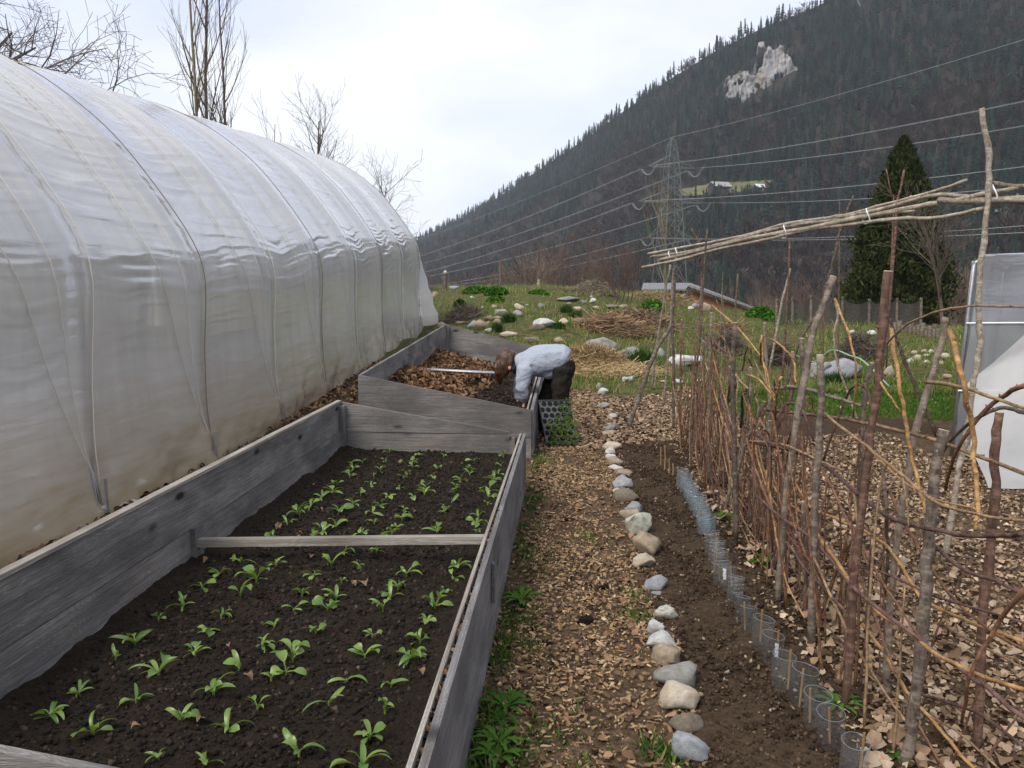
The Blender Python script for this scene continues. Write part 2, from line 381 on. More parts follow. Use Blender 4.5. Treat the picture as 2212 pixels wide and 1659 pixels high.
# ------------------------------------------------------------------ long polytunnel on the left
prof = np.array([(-3.20, -0.06), (-3.22, 0.10), (-3.30, 0.45), (-3.325, 1.0), (-3.31, 1.5), (-3.315, 1.72), (-3.39, 1.93), (-3.555, 2.21), (-3.79, 2.54), (-4.03, 2.85), (-4.25, 3.08), (-4.64, 3.39),
                 (-4.95, 3.58), (-5.4, 3.78), (-5.9, 3.90), (-6.4, 3.94)])
prof = np.concatenate([prof, [(-12.8 - x, z) for x, z in prof[-2::-1]]])
seg = np.r_[0, np.cumsum(np.hypot(*np.diff(prof, axis=0).T))]
def smooth_prof(n):
    s_ = np.linspace(0, seg[-1], n); a_ = np.interp(s_, seg, prof[:, 0]); b_ = np.interp(s_, seg, prof[:, 1])
    kk = max(1, int(n / 60)); ker = np.ones(2 * kk + 1) / (2 * kk + 1)
    A = np.convolve(np.pad(a_, kk, 'edge'), ker, 'valid'); B = np.convolve(np.pad(b_, kk, 'edge'), ker, 'valid'); return s_, A, B
TY0, TY1 = 1.3, 18.95
hoops = [1.9 + 1.85 * k for k in range(10)]           # 1.9 .. 18.55
def trise(y): return 0.055 * np.maximum(0, np.asarray(y) - 8.2) - 0.0
tunnel = tag(empty('polytunnel', (-3.3, TY0, 0)), 'long arched polytunnel of wrinkled milky film left of the wooden beds', 'polytunnel')
def child(o, parent): o.parent = parent; o.matrix_parent_inverse = Matrix.Translation(-Vector(parent.location)); return o
NS, NY = 400, 340
su, Au, Bu = smooth_prof(700); s_ = np.concatenate([np.linspace(0, seg[-1] * .5, 370), np.linspace(seg[-1] * .5, seg[-1], 31)[1:]]); A = np.interp(s_, su, Au); B = np.interp(s_, su, Bu); yy = np.linspace(TY0, TY1, NY)
Sg, Yg = np.meshgrid(s_, yy); Ag = np.repeat(A[None], NY, 0); Bg = np.repeat(B[None], NY, 0)
tx = np.gradient(A, s_); tz = np.gradient(B, s_); ln = np.hypot(tx, tz); nxn, nzn = tz / ln, -tx / ln   # outward on the right hand side
hp = np.abs(((Yg - hoops[0]) / 1.85 + 0.5) % 1 - 0.5) * 2           # 0 at a hoop, 1 mid bay
sag = -0.035 * (1 - (1 - hp) ** 2) * np.clip((Bg - 0.2) / 0.8, 0, 1)
def n2d(a, b, seed, oct_=3):
    """smooth value noise on a grid"""
    r_ = np.random.default_rng(seed); g = r_.uniform(-1, 1, (256, 256)); o = np.zeros_like(a); amp = 1.0
    for k in range(oct_):
        x_ = a * 2 ** k; y_ = b * 2 ** k; xi = np.floor(x_).astype(int); yi = np.floor(y_).astype(int); fx = x_ - xi; fy = y_ - yi
        fx = fx * fx * (3 - 2 * fx); fy = fy * fy * (3 - 2 * fy)
        g00 = g[xi % 256, yi % 256]; g10 = g[(xi + 1) % 256, yi % 256]; g01 = g[xi % 256, (yi + 1) % 256]; g11 = g[(xi + 1) % 256, (yi + 1) % 256]
        o = o + amp * ((g00 * (1 - fx) + g10 * fx) * (1 - fy) + (g01 * (1 - fx) + g11 * fx) * fy); amp *= 0.5
    return o
drift = 0.25 * n2d(Yg * 0.8, Sg * 0.5, 5)
wn = n2d(Yg * 0.42 + 3, (Sg + .35 * drift) * 9.0, 3, 2); wr = 1.3 * np.clip(1 - np.abs(wn) * 1.5, 0, 1) ** 3 + .8 * n2d(Yg * 0.9 + 8, (Sg + .4 * drift) * 16.0, 13, 2)
wamp = (0.0012 + 0.0085 * np.exp(-((Bg - 1.75) / 0.50) ** 2) + 0.0036 * np.exp(-((Bg - 2.8) / 0.6) ** 2)) * np.clip(.25 + hp * .9, 0, 1)
hem = 0.05 * n2d(Yg * 1.6, Sg * 3.0, 9) * np.clip((0.55 - Bg) / 0.5, 0, 1)
bulge = .014 * np.exp(-((hp * .925 / 2) / .035) ** 2) * np.clip((Bg - .5) / .5, 0, 1)
dsp = sag + wr * wamp + hem + bulge
Xg = Ag + nxn[None] * dsp; Zg = Bg + nzn[None] * dsp + trise(Yg) * np.clip(0.6 + Bg / 3, 0, 1)
V = np.stack([Xg, Yg, Zg], -1).reshape(-1, 3); idx = np.arange(NS * NY).reshape(NY, NS)
Fq = np.stack([idx[:-1, :-1], idx[1:, :-1], idx[1:, 1:], idx[:-1, 1:]], -1).reshape(-1, 4)
def mat_film(name, base, transp, dirt=True, rough=0.22, gl=0.16):
    t = NT(name); v = t.coord('Object'); sepz = t.n('ShaderNodeSeparateXYZ', Vector=v).outputs['Z']
    st = t.noise(t.coord('Object', (1, 0.5, 5)), 3.0, 5, 0.6, 0.6); st2 = t.noise(t.coord('Object', (1, 2.2, 0.5)), 2.0, 5, 0.6)
    c = t.mix(t.ramp(st2, [(0.35, 0.0), (0.75, 0.55)]), base, tuple(k * 0.72 for k in base))
    if dirt:
        zz = t.math('ADD', sepz, t.math('MULTIPLY', t.math('SUBTRACT', st, 0.5), 1.0))
        c = t.mix(t.ramp(zz, [(0.0, 0.95), (0.35, 0.6), (1.0, 0.0)]), c, (0.68, 0.54, 0.33))
    fine = t.noise(t.coord('Object', (1, 1, 1)), 260, 2)
    c = t.mix(0.14, c, t.ramp(fine, [(0.3, 0.5), (0.7, 1.0)]), 'MULTIPLY')
    nm = t.bump(st, 0.16, 0.03)
    d = t.n('ShaderNodeBsdfDiffuse', Color=c, Normal=nm); tr = t.n('ShaderNodeBsdfTranslucent', Color=c)
    m1 = _mixs(t, 0.42, d, tr, True); tp = t.n('ShaderNodeBsdfTransparent', Color=(0.93, 0.94, 0.95))
    m2 = _mixs(t, transp, m1, tp, True)
    g = t.n('ShaderNodeBsdfGlossy', Color=(0.95, 0.96, 1.0), Roughness=rough, Normal=nm)
    lw = t.math('ADD', t.math('MULTIPLY', t.n('ShaderNodeLayerWeight', Blend=gl, Normal=nm).outputs['Fresnel'], 1.15), .03)
    return _mixs(t, lw, m2, g)
film_mat = mat_film('greenhouse_film', (0.97, 0.95, 0.905), 0.25, True, 0.05, 0.40)
child(link('film_cover', mesh_np('film_cover', V, Fq, True), film_mat), tunnel)
mt = NT('galvanised_tube'); steel = mt.principled(mt.ramp(mt.noise(mt.coord(), 20), [(0.3, (0.30, 0.31, 0.33)), (0.7, (0.45, 0.46, 0.48))]), 0.45, None, 0.5, Metallic=0.7)
mt = NT('cream_cord'); cordm = mt.principled((0.62, 0.58, 0.50), 0.8)
mt = NT('brown_cord'); cordb = mt.principled((0.24, 0.19, 0.13), 0.8)
s60, A6, B6 = smooth_prof(90)
for y in hoops:
    b = MB(); b.tube([(A6[k] + (0.042 if A6[k] < -6.4 else -0.042), y, B6[k] + trise(y) * min(1, 0.6 + B6[k] / 3) - (0.03 if B6[k] > 2.5 else 0)) for k in range(len(A6))], 0.036, 8)
    child(b.build('hoop', steel, None, True), tunnel)
def cord(y_arch, y_base, m, r_=0.0045):
    pts = []
    for k in range(len(A6)):
        z = B6[k]
        if A6[k] < -6.7: break
        f = min(1, max(0, (z - 0.25) / 1.7)); f = f ** 0.9
        y = y_base + (y_arch - y_base) * f
        if z < 0.22: continue
        hh = abs(((y - hoops[0]) / 1.85 + 0.5) % 1 - 0.5) * 2; sg = -0.035 * (1 - (1 - hh) ** 2) * min(1, max(0, (z - 0.2) / 0.8))
        jj = int(np.argmin(np.abs(s_ - s60[k]))); kx, kz = tz[jj] / ln[jj], -tx[jj] / ln[jj]
        pts.append((A6[k] + 0.02 * kx + sg * kx, y, z + 0.02 * kz + sg * kz + trise(y) * min(1, 0.6 + z / 3)))
    pts = [(-3.23, y_base, 0.05)] + pts
    b = MB(); b.tube(pts, r_, 5); child(b.build('cord', m, None, True), tunnel)
for k, y in enumerate(hoops):
    cord(y + 0.22, y, cordb if k % 2 else cordm, 0.005); cord(y - 0.72, y, cordm)
    if k > 0: cord(y - 0.28, y - 0.04, cordm, 0.0035)
    b = MB(); b.tube([(-3.19, y, 0.04), (-3.20, y, 0.28)], 0.012, 6); child(b.build('anchor_stake', steel, None), tunnel)
for xo, zo in ((-4.4, 3.12), (-8.4, 3.12), (-6.4, 3.86)):
    b = MB(); b.tube([(xo, y, zo + trise(y)) for y in np.linspace(TY0, TY1, 12)], 0.02, 6); child(b.build('purlin', steel, None), tunnel)
# gable end with its loose flap at the far end
ye = TY1 - 0.05; s80, A8, B8 = smooth_prof(60); rz = float(trise(ye)); b = MB()
ring = [(A8[k], ye + 0.25 * max(0, 1 - B8[k] / 2.0), B8[k] + rz * min(1, 0.6 + B8[k] / 3)) for k in range(len(A8))]; b.v = ring + [(-6.4, ye, rz + 1.2)]
b.f = [(k, k + 1, len(ring)) for k in range(len(ring) - 1)]
child(b.build('gable_film', film_mat, None), tunnel)
b = MB(); fl = []
for i in range(9):
    f = i / 8; z = 0.55 + 1.55 * (1 - f)
    fl.append([(-3.36 + 0.02 * j + 0.13 * f * j + 0.03 * math.sin(3 * i + j), ye + 0.06 + 0.12 * j * f, z) for j in range(4)])
b.v = [p for r_ in fl for p in r_]; b.f = [(i * 4 + j, i * 4 + j + 1, (i + 1) * 4 + j + 1, (i + 1) * 4 + j) for i in range(8) for j in range(3)]
child(b.build('loose_flap', film_mat, None, True), tunnel)

# ------------------------------------------------------------------ cold frames
grey_wood = mat_wood('weathered_grey_wood', (0.32, 0.30, 0.28), (0.165, 0.155, 0.15), (0.29, 0.225, 0.155))
dark_wood = mat_wood('dark_weathered_wood', (0.35, 0.33, 0.31), (0.15, 0.142, 0.14), (0.31, 0.245, 0.175))
rough_wood = mat_wood('rough_sawn_wood', (0.34, 0.325, 0.315), (0.17, 0.165, 0.165), (0.28, 0.22, 0.15))
pale_wood = mat_wood('pale_wood', (0.52, 0.48, 0.42), (0.30, 0.27, 0.23), (0.45, 0.36, 0.24), knots=False)
def plank(name, p0, p1, z0, z1, th, m, parent, z0b=None, z1b=None, side=(0, 0), bevel=0.004):
    """board from p0 to p1 (plan), bottom/top z0..z1 at p0 and z0b..z1b at p1, local X along it"""
    z0b = z0 if z0b is None else z0b; z1b = z1 if z1b is None else z1b
    p0 = np.array(p0, float); p1 = np.array(p1, float); ln_ = float(np.hypot(*(p1 - p0))); ang = math.atan2(p1[1] - p0[1], p1[0] - p0[0])
    bm = bmesh.new(); h = th / 2; n_ = 8; rings = []
    for i in range(n_ + 1):
        f = i / n_; a_ = z0 + (z0b - z0) * f - z0; b_ = z1 + (z1b - z1) * f - z0; x_ = ln_ * f; wv = 0.0025 * math.sin(5.1 * f + z1 * 40)
        rings.append([bm.verts.new(q) for q in ((x_, -h + wv, a_), (x_, h + wv, a_), (x_, h + wv, b_), (x_, -h + wv, b_))])
    for r0, r1 in zip(rings, rings[1:]):
        for k in range(4): bm.faces.new((r0[k], r0[(k + 1) % 4], r1[(k + 1) % 4], r1[k]))
    bm.faces.new(rings[0][::-1]); bm.faces.new(rings[-1])
    ed = [e for e in bm.edges if e.is_manifold and e.calc_face_angle() > 1.0]
    bmesh.ops.bevel(bm, geom=ed, offset=bevel, segments=1, affect='EDGES')
    bmesh.ops.recalc_face_normals(bm, faces=bm.faces)
    me_ = bpy.data.meshes.new(name); bm.to_mesh(me_); bm.free()
    o = link(name, me_, m); o.location = (p0[0], p0[1], z0); o.rotation_euler = (0, 0, ang)
    if parent is not None: child(o, parent)
    return o
def post(name, x, y, z0, z1, a_, m, parent):
    o = plank(name, (0, 0), (z1 - z0, 0), -a_ / 2, a_ / 2, a_, m, None); o.rotation_euler = (0, -math.pi / 2, 0); o.location = (x, y, z0); return child(o, parent)

bed1 = tag(empty('cold_frame', (-0.36, 1.7, 0)), 'near grey wooden cold frame of dark soil planted with rows of spinach seedlings', 'raised bed')
G1 = 0.004
for z0, z1, dx in ((0, 0.232, 0.0), (0.236, 0.462, 0.006), (0.466, 0.690, -0.002)):
    plank('back_plank', (-1.80 + dx, 1.66), (-1.80 + dx, 6.56), z0, z1, 0.03, dark_wood, bed1)
plank('cap_strip', (-1.803, 1.66), (-1.803, 6.56), 0.693, 0.708, 0.038, pale_wood, bed1)
for ye_ in (1.70, 6.545):
    plank('end_plank', (-1.782, ye_), (-0.39, ye_), 0, 0.232, 0.028, grey_wood, bed1)
    plank('end_plank', (-1.782, ye_ + 0.003), (-0.39, ye_ + 0.003), 0.236, 0.462, 0.028, grey_wood, bed1, 0.236, 0.452)
    plank('end_plank', (-1.782, ye_), (-0.47, ye_), 0.466, 0.695, 0.028, grey_wood, bed1, 0.458, 0.475)
plank('inner_front_plank', (-0.381, 1.68), (-0.381, 6.53), 0.2, 0.462, 0.014, pale_wood, bed1, 0.2, 0.468)
plank('outer_front_plank', (-0.349, 1.66), (-0.353, 6.56), 0.105, 0.455, 0.024, rough_wood, bed1, 0.105, 0.462)
plank('outer_front_plank', (-0.352, 1.66), (-0.355, 6.56), 0.0, 0.101, 0.026, rough_wood, bed1)
post('corner_post', -1.745, 6.50, 0.05, 0.672, 0.055, dark_wood, bed1)
post('corner_post', -0.42, 6.50, 0.05, 0.44, 0.045, grey_wood, bed1)
post('corner_post', -1.745, 1.745, 0.05, 0.66, 0.055, dark_wood, bed1)
o = plank('cross_bar', (-1.776, 3.86), (-0.39, 3.905), 0.375, 0.412, 0.042, pale_wood, bed1, 0.405, 0.441)
plank('bar_cleat', (-1.77, 3.82), (-1.77, 3.90), 0.30, 0.47, 0.03, dark_wood, bed1)
plank('batten', (-0.331, 3.62), (-0.331, 3.66), 0.22, 0.40, 0.012, dark_wood, bed1, bevel=0.002)

bed2 = tag(empty('cold_frame', (-0.36, 7.95, 0)), 'far grey wooden cold frame heaped with dead leaves, person bending over it', 'raised bed')
def bz(x, y, z_l, z_r): return z_l + (z_r - z_l) * (x + 1.96) / 1.6
nc = 4
for cidx in range(nc):
    cuts = [7.93 + 5.25 * k / 4 + (0.55 if (cidx % 2 and 0 < k < 4) else 0) for k in range(5)]
    for k in range(4):
        fa, fb = (cuts[k] - 7.93) / 5.25, (cuts[k + 1] - 7.93) / 5.25
        za = lambda f, q: (0.02 + 0.22 * f) + (0.74 * 1.0 - 0.0 + 0.0 * f) * q / nc
        plank('back_plank', (-1.985 + 0.05 * fa + 0.004 * (cidx % 2), cuts[k] + 0.004), (-1.985 + 0.05 * fb + 0.004 * (cidx % 2), cuts[k + 1] - 0.004),
              za(fa, cidx) + 0.003, za(fa, cidx + 1), 0.03, dark_wood, bed2, za(fb, cidx) + 0.003, za(fb, cidx + 1))
plank('end_plank', (-1.99, 7.915), (-0.36, 7.915), 0.0, 0.215, 0.03, grey_wood, bed2, -0.02, 0.19)
plank('end_plank', (-1.99, 7.913), (-0.36, 7.913), 0.219, 0.762, 0.03, grey_wood, bed2, 0.194, 0.442)
plank('end_plank', (-1.93, 13.2), (-0.37, 13.2), 0.25, 0.60, 0.03, grey_wood, bed2, 0.15, 0.36)
plank('end_plank', (-1.93, 13.2), (-0.37, 13.2), 0.604, 0.80, 0.03, grey_wood, bed2, 0.364, 0.50)
plank('end_plank', (-1.93, 13.2), (-0.37, 13.2), 0.804, 0.985, 0.03, grey_wood, bed2, 0.504, 0.60)
plank('inner_front_plank', (-0.40, 7.935), (-0.40, 13.18), 0.2, 0.448, 0.016, pale_wood, bed2, 0.3, 0.60)
plank('outer_front_plank', (-0.358, 7.93), (-0.362, 13.2), 0.09, 0.445, 0.03, rough_wood, bed2, 0.2, 0.60)
plank('outer_front_plank', (-0.359, 7.93), (-0.363, 13.2), -0.03, 0.086, 0.03, rough_wood, bed2, 0.05, 0.196)
post('corner_post', -1.87, 13.14, 0.2, 0.95, 0.06, dark_wood, bed2)
for k, dy in enumerate((0.0, 0.06)):
    b = MB(); b.tube([(-1.95, 10.35 + dy, 0.575), (-0.41, 10.4 + dy, 0.50)], 0.016, 8); child(b.build('cross_tube', steel, None, True), bed2)

# soil inside the frames
def soil_sheet(name, x0, x1, y0, y1, zf, m, label, seed, st=0.025, amp=0.02):
    xs_ = np.arange(x0, x1 + 1e-6, st); ys_ = np.arange(y0, y1 + 1e-6, st); Xs, Ys = np.meshgrid(xs_, ys_)
    edge = np.exp(-np.minimum(Xs - x0, x1 - Xs) / 0.06) * 0.02
    Zs = zf(Xs, Ys) + amp * n2d(Xs * 4, Ys * 4, seed, 4) + 0.5 * amp * np.abs(n2d(Xs * 14, Ys * 14, seed + 1, 2)) + edge
    ii = np.arange(Xs.size).reshape(Xs.shape)
    o = link(name, mesh_np(name, np.stack([Xs, Ys, Zs], -1).reshape(-1, 3), np.stack([ii[:-1, :-1], ii[:-1, 1:], ii[1:, 1:], ii[1:, :-1]], -1).reshape(-1, 4), True), m)
    tag(o, label, kind='structure'); return o
t = NT('dark_compost'); v = t.coord(); n2 = t.noise(v, 60, 6, 0.75); n1 = t.noise(v, 5, 4)
c = t.mix(t.ramp(n2, [(0.35, 0), (0.7, 1)]), (0.010, 0.0075, 0.0055), (0.040, 0.029, 0.020)); c = t.mix(t.ramp(n1, [(0.5, 0), (0.72, 0.5)]), c, (0.05, 0.037, 0.024))
compost = t.principled(c, 0.95, t.bump(n2, 1.0, 0.015), 0.1)
def soil1(x, y): return 0.30 + 0.02 * np.exp(-((y - 6.45) / 0.2) ** 2) + 0.0 * x
def soil2(x, y): return 0.30 + 0.018 * (y - 7.95) + 0.0 * x
soil_sheet('bed_soil', -1.79, -0.386, 1.71, 6.535, soil1, compost, 'dark crumbly compost filling the near cold frame', 21, 0.02, 0.018)
soil_sheet('bed_soil', -1.96, -0.405, 7.94, 13.18, soil2, compost, 'dark soil filling the far cold frame', 33, 0.04, 0.02)

# ------------------------------------------------------------------ small-piece templates
def T(v, f): return np.array(v, float), np.array(f, int)
def quadify(tri): return tri
CHIP = [T([(-.5, -.5, 0), (.5, -.5, 0), (.55, .5, 0), (-.45, .5, 0), (-.48, -.4, 1), (.5, -.45, .8), (.45, .45, 1), (-.5, .4, .9)],
          [(4, 5, 6, 7), (0, 1, 5, 4), (1, 2, 6, 5), (2, 3, 7, 6), (3, 0, 4, 7)]),
        T([(-.6, -.25, 0), (.5, -.5, 0), (.6, .3, 0), (-.4, .5, 0), (-.6, -.2, .7), (.45, -.45, 1), (.62, .25, .6), (-.35, .45, 1)],
          [(4, 5, 6, 7), (0, 1, 5, 4), (1, 2, 6, 5), (2, 3, 7, 6), (3, 0, 4, 7)])]
def leaf_temp(seed, lobes=True):
    r_ = np.random.default_rng(seed); vs_ = []; nx2, ny2 = 5, 4; wd = [0.12, 0.62, 0.95, 0.70, 0.08]
    for i in range(nx2):
        for j in range(ny2):
            x_ = i / (nx2 - 1) - .5; y_ = (j / (ny2 - 1) - .5) * wd[i] * (1 + .25 * r_.normal()); z_ = .28 * abs(y_) * 2 + .22 * math.sin(3 * x_ + seed) + .05 * r_.normal()
            vs_.append((x_, y_, z_))
    return T(vs_, [(i * ny2 + j, (i + 1) * ny2 + j, (i + 1) * ny2 + j + 1, i * ny2 + j + 1) for i in range(nx2 - 1) for j in range(ny2 - 1)])
LEAF = [leaf_temp(k) for k in range(6)]
def leaf_small(seed):
    r_ = np.random.default_rng(100 + seed); vs_ = [(-.5, 0, 0)]; 
    a = [(-.5, .05), (-.1, .38), (.3, .3), (.5, .02)]
    v_ = [(x_, y_, .2 * abs(y_) + .1 * r_.normal()) for x_, y_ in a] + [(x_, -y_ - .04, .25 * abs(y_) + .1 * r_.normal()) for x_, y_ in a]
    return T(v_, [(0, 4, 5, 1), (1, 5, 6, 2), (2, 6, 7, 3)])
LEAFS = [leaf_small(k) for k in range(6)]
def clod_temp(seed):
    r_ = np.random.default_rng(seed); t_ = (1 + 5 ** .5) / 2
    v_ = np.array([(-1, t_, 0), (1, t_, 0), (-1, -t_, 0), (1, -t_, 0), (0, -1, t_), (0, 1, t_), (0, -1, -t_), (0, 1, -t_), (t_, 0, -1), (t_, 0, 1), (-t_, 0, -1), (-t_, 0, 1)], float) / 1.9
    v_ *= 0.5 * (1 + .28 * r_.normal(size=(12, 1)))
    f_ = [(0, 11, 5), (0, 5, 1), (0, 1, 7), (0, 7, 10), (0, 10, 11), (1, 5, 9), (5, 11, 4), (11, 10, 2), (10, 7, 6), (7, 1, 8), (3, 9, 4), (3, 4, 2), (3, 2, 6), (3, 6, 8), (3, 8, 9), (4, 9, 5), (2, 4, 11), (6, 2, 10), (8, 6, 7), (9, 8, 1)]
    return np.array(v_), np.array(f_)
CLOD = [clod_temp(k) for k in range(5)]
OCT = [(np.array([(.5, 0, 0), (-.5, 0, 0), (0, .5, 0), (0, -.5, 0), (0, 0, .45), (0, 0, -.45)], float) * (1 + .3 * np.random.default_rng(k).normal(size=(6, 1))),
        np.array([(0, 2, 4), (2, 1, 4), (1, 3, 4), (3, 0, 4), (2, 0, 5), (1, 2, 5), (3, 1, 5), (0, 3, 5)])) for k in range(4)]
def pal(cols, n, var=0.22, wts=None):
    cols = np.array(cols); k = rng.choice(len(cols), n, p=wts)
    return np.clip(cols[k] * (1 + var * rng.normal(size=(n, 1))), 0.004, 1)
chip_m = mat_attr('wood_chip', 0.85, 90, 0.45); leaf_m = mat_attr('dead_leaf', 0.8, 50, 0.4); clod_m = mat_attr('soil_crumb', 0.95, 120, 0.3)

# ------------------------------------------------------------------ crumbs on the compost, mulch, soil strip
n = 26000
px = rng.uniform(-1.78, -0.40, n); py = 1.72 + 4.8 * rng.random(n) ** 1.15; sz = 0.004 + 0.012 * rng.random(n) ** 3
pos = np.stack([px, py, soil1(px, py) + 0.018 * n2d(px * 4, py * 4, 21, 4) + 0.009 * np.abs(n2d(px * 14, py * 14, 22, 2)) + sz * 0.2], 1)
tag(scatter('compost_crumbs', pos, OCT, sz * 1.6, None, pal([(.010, .008, .006), (.022, .016, .012), (.040, .028, .020), (.07, .05, .035)], n, .3, [.45, .35, .17, .03]), clod_m, .3), 'dark crumbs of compost on the near cold frame')
n = 7000
px = rng.uniform(-1.94, -0.42, n); py = rng.uniform(7.96, 13.1, n); sz = 0.008 + 0.025 * rng.random(n) ** 3
pos = np.stack([px, py, soil2(px, py) + 0.02 * n2d(px * 4, py * 4, 33, 4) + 0.01], 1)
tag(scatter('soil_crumbs', pos, OCT, sz * 1.6, None, pal([(.012, .009, .007), (.028, .020, .014), (.055, .04, .028), (.10, .07, .045)], n, .3, [.4, .35, .2, .05]), clod_m, .3), 'dark crumbs of soil on the far cold frame')
# soil strip
n = 34000
px = rng.uniform(0.36, 1.25, n); py = 1.5 + 8.0 * rng.random(n) ** 1.4; zsx = zones(px, py)[0] > 0; keep = zsx | (rng.random(n) < .12)
px, py = px[keep], py[keep]; n = len(px); sz = 0.005 + 0.022 * rng.random(n) ** 4
pos = np.stack([px, py, hgt(px, py) + .010 + sz * .15], 1)
tag(scatter('soil_pebbles', pos, OCT, np.stack([sz, sz * .8, sz * .7], 1) * 1.15, None, pal([(.030, .019, .011), (.055, .036, .022), (.09, .06, .037), (.26, .19, .11), (.30, .26, .20)], n, .25, [.36, .36, .22, .04, .02]), clod_m), 'brown soil and small pebbles between stones and wattle fence')
# wood chips of the path
def path_pts(n):
    px = rng.uniform(-0.36, 0.50, n); py = 1.5 + 11.5 * rng.random(n) ** 1.5; return px, py
n = 42000; px, py = path_pts(n); d_ = n2d(px * 3.2, py * 2.2, 41, 3)
keep = (rng.random(n) < np.clip(.55 + .75 * d_, .06, 1)) & ((px < .44) | (rng.random(n) < .35)) & ((px > -.24) | (rng.random(n) < .35)); px, py = px[keep], py[keep]; n = len(px)
ln_ = 0.007 + 0.030 * rng.random(n) ** 2.6; pos = np.stack([px, py, hgt(px, py) + .004 + .012 * rng.random(n)], 1)
tag(scatter('wood_chips', pos, CHIP, np.stack([ln_, ln_ * rng.uniform(.22, .55, n), .003 + .004 * rng.random(n)], 1), .25,
            pal([(.36, .24, .13), (.27, .17, .09), (.46, .335, .20), (.13, .08, .044), (.05, .032, .02)], n, .24, [.27, .28, .14, .18, .13]), chip_m), 'pale wood chips covering the path')
n = 2600; px, py = path_pts(n); ln_ = .015 + .035 * rng.random(n) ** 2; pos = np.stack([px, py, hgt(px, py) + .014], 1)
tag(scatter('path_leaves', pos, LEAFS, ln_, .35, pal([(.20, .115, .06), (.29, .18, .10), (.13, .075, .04)], n, .2), leaf_m), 'dry brown leaf bits on the wood chip path')
# leaf and chip mulch on the right
n = 105000
px = 0.98 + 4.6 * rng.random(n) ** 1.25; py = 1.4 + 10.6 * rng.random(n) ** 1.35; zz_ = zones(px, py)
keep = (zz_[1] > 0) | ((zz_[0] > 0) & (px > 1.0) & (py < 8.6) & (rng.random(n) < .25)) | ((zz_[2] > 0) & (rng.random(n) < .06)); keep &= rng.random(n) < np.clip(.8 + .45 * n2d(px * 2.5, py * 2.5, 44, 3), .3, 1)
keep &= ~((px > 3.4) & (py > 8.1) & (py < 11.0))
px, py = px[keep], py[keep]; n = len(px)
ln_ = .012 + .030 * rng.random(n) ** 1.7; pos = np.stack([px, py, hgt(px, py) + .004 + .022 * rng.random(n)], 1)
tag(scatter('leaf_mulch', pos, LEAFS, ln_, .45, pal([(.37, .265, .165), (.27, .18, .105), (.19, .12, .07), (.47, .37, .26), (.09, .055, .034)], n, .2, [.3, .3, .2, .1, .1]), leaf_m), 'pale dry leaf mulch behind the wattle fence')
n = 800; px = rng.uniform(1.0, 2.2, n); py = 1.6 + 5 * rng.random(n) ** 1.3; ln_ = rng.uniform(.03, .07, n); pos = np.stack([px, py, hgt(px, py) + .03], 1)
tag(scatter('curled_leaves', pos, LEAF, ln_, .5, pal([(.36, .25, .16), (.26, .165, .10), (.46, .35, .25)], n, .2), leaf_m), 'curled dry leaves caught at the foot of the wattle fence')
# leaf bits where the path meets the back, between tunnel and frames
n = 9000; px = rng.uniform(-.3, 1.9, n); py = rng.uniform(8.2, 12.8, n); zz_ = zones(px, py); k = zz_[1] > 0; px, py = px[k], py[k]; n = len(px); ln_ = rng.uniform(.02, .06, n)
tag(scatter('scattered_leaves', np.stack([px, py, hgt(px, py) + .012], 1), LEAFS, ln_, .35, pal([(.36, .26, .165), (.25, .165, .10), (.16, .10, .06)], n, .2), leaf_m), 'dry leaves strewn at the far end of the path')
n = 5200; px = rng.uniform(-3.2, -1.85, n); py = rng.uniform(1.6, 14, n); ln_ = rng.uniform(.03, .07, n)
tag(scatter('litter_leaves', np.stack([px, py, hgt(px, py) + .015 + .03 * rng.random(n)], 1), LEAFS, ln_, .5, pal([(.22, .12, .06), (.30, .18, .09), (.12, .07, .04)], n, .2), leaf_m), 'brown leaf litter between polytunnel and cold frames')
# heap of dead leaves in the far frame
def heap(x, y):
    h = np.clip(1 - (x + 1.95) / 0.78 + .10 * np.sin(2.3 * y) + .08 * np.sin(5.1 * y + 1), 0, 1); return .26 * h ** .8 * (.62 + .38 * np.sin(1.05 * (y - 8.2)) ** 2) * np.clip((13.0 - y) / .8, 0, 1) * np.clip((y - 8.6) / .5, 0, 1)
xs_ = np.arange(-1.96, -.95, .04); ys_ = np.arange(8.4, 13.1, .04); Xs, Ys = np.meshgrid(xs_, ys_); hh = heap(Xs, Ys)
ii = np.arange(Xs.size).reshape(Xs.shape); t = NT('leaf_heap_core'); core = t.principled((.05, .028, .015), .95)
hb = tag(empty('leaf_heap', (-1.5, 10.7, .33)), 'heap of curled brown dead leaves in the far cold frame', 'leaf heap')
child(link('heap_core', mesh_np('heap_core', np.stack([Xs, Ys, soil2(Xs, Ys) + hh - .02], -1).reshape(-1, 3), np.stack([ii[:-1, :-1], ii[:-1, 1:], ii[1:, 1:], ii[1:, :-1]], -1).reshape(-1, 4), True), core), hb)
n = 10500; px = rng.uniform(-1.95, -.98, n); py = rng.uniform(8.45, 13.0, n); hh = heap(px, py); k = (hh > .012) | (rng.random(n) < .03); px, py, hh = px[k], py[k], hh[k]; n = len(px)
child(scatter('heap_leaves', np.stack([px, py, soil2(px, py) + hh + .03 * rng.random(n)], 1), LEAF, rng.uniform(.05, .11, n), .7,
              pal([(.15, .080, .040), (.22, .125, .062), (.30, .185, .10), (.085, .045, .025)], n, .2, [.35, .3, .15, .2]), leaf_m), hb)
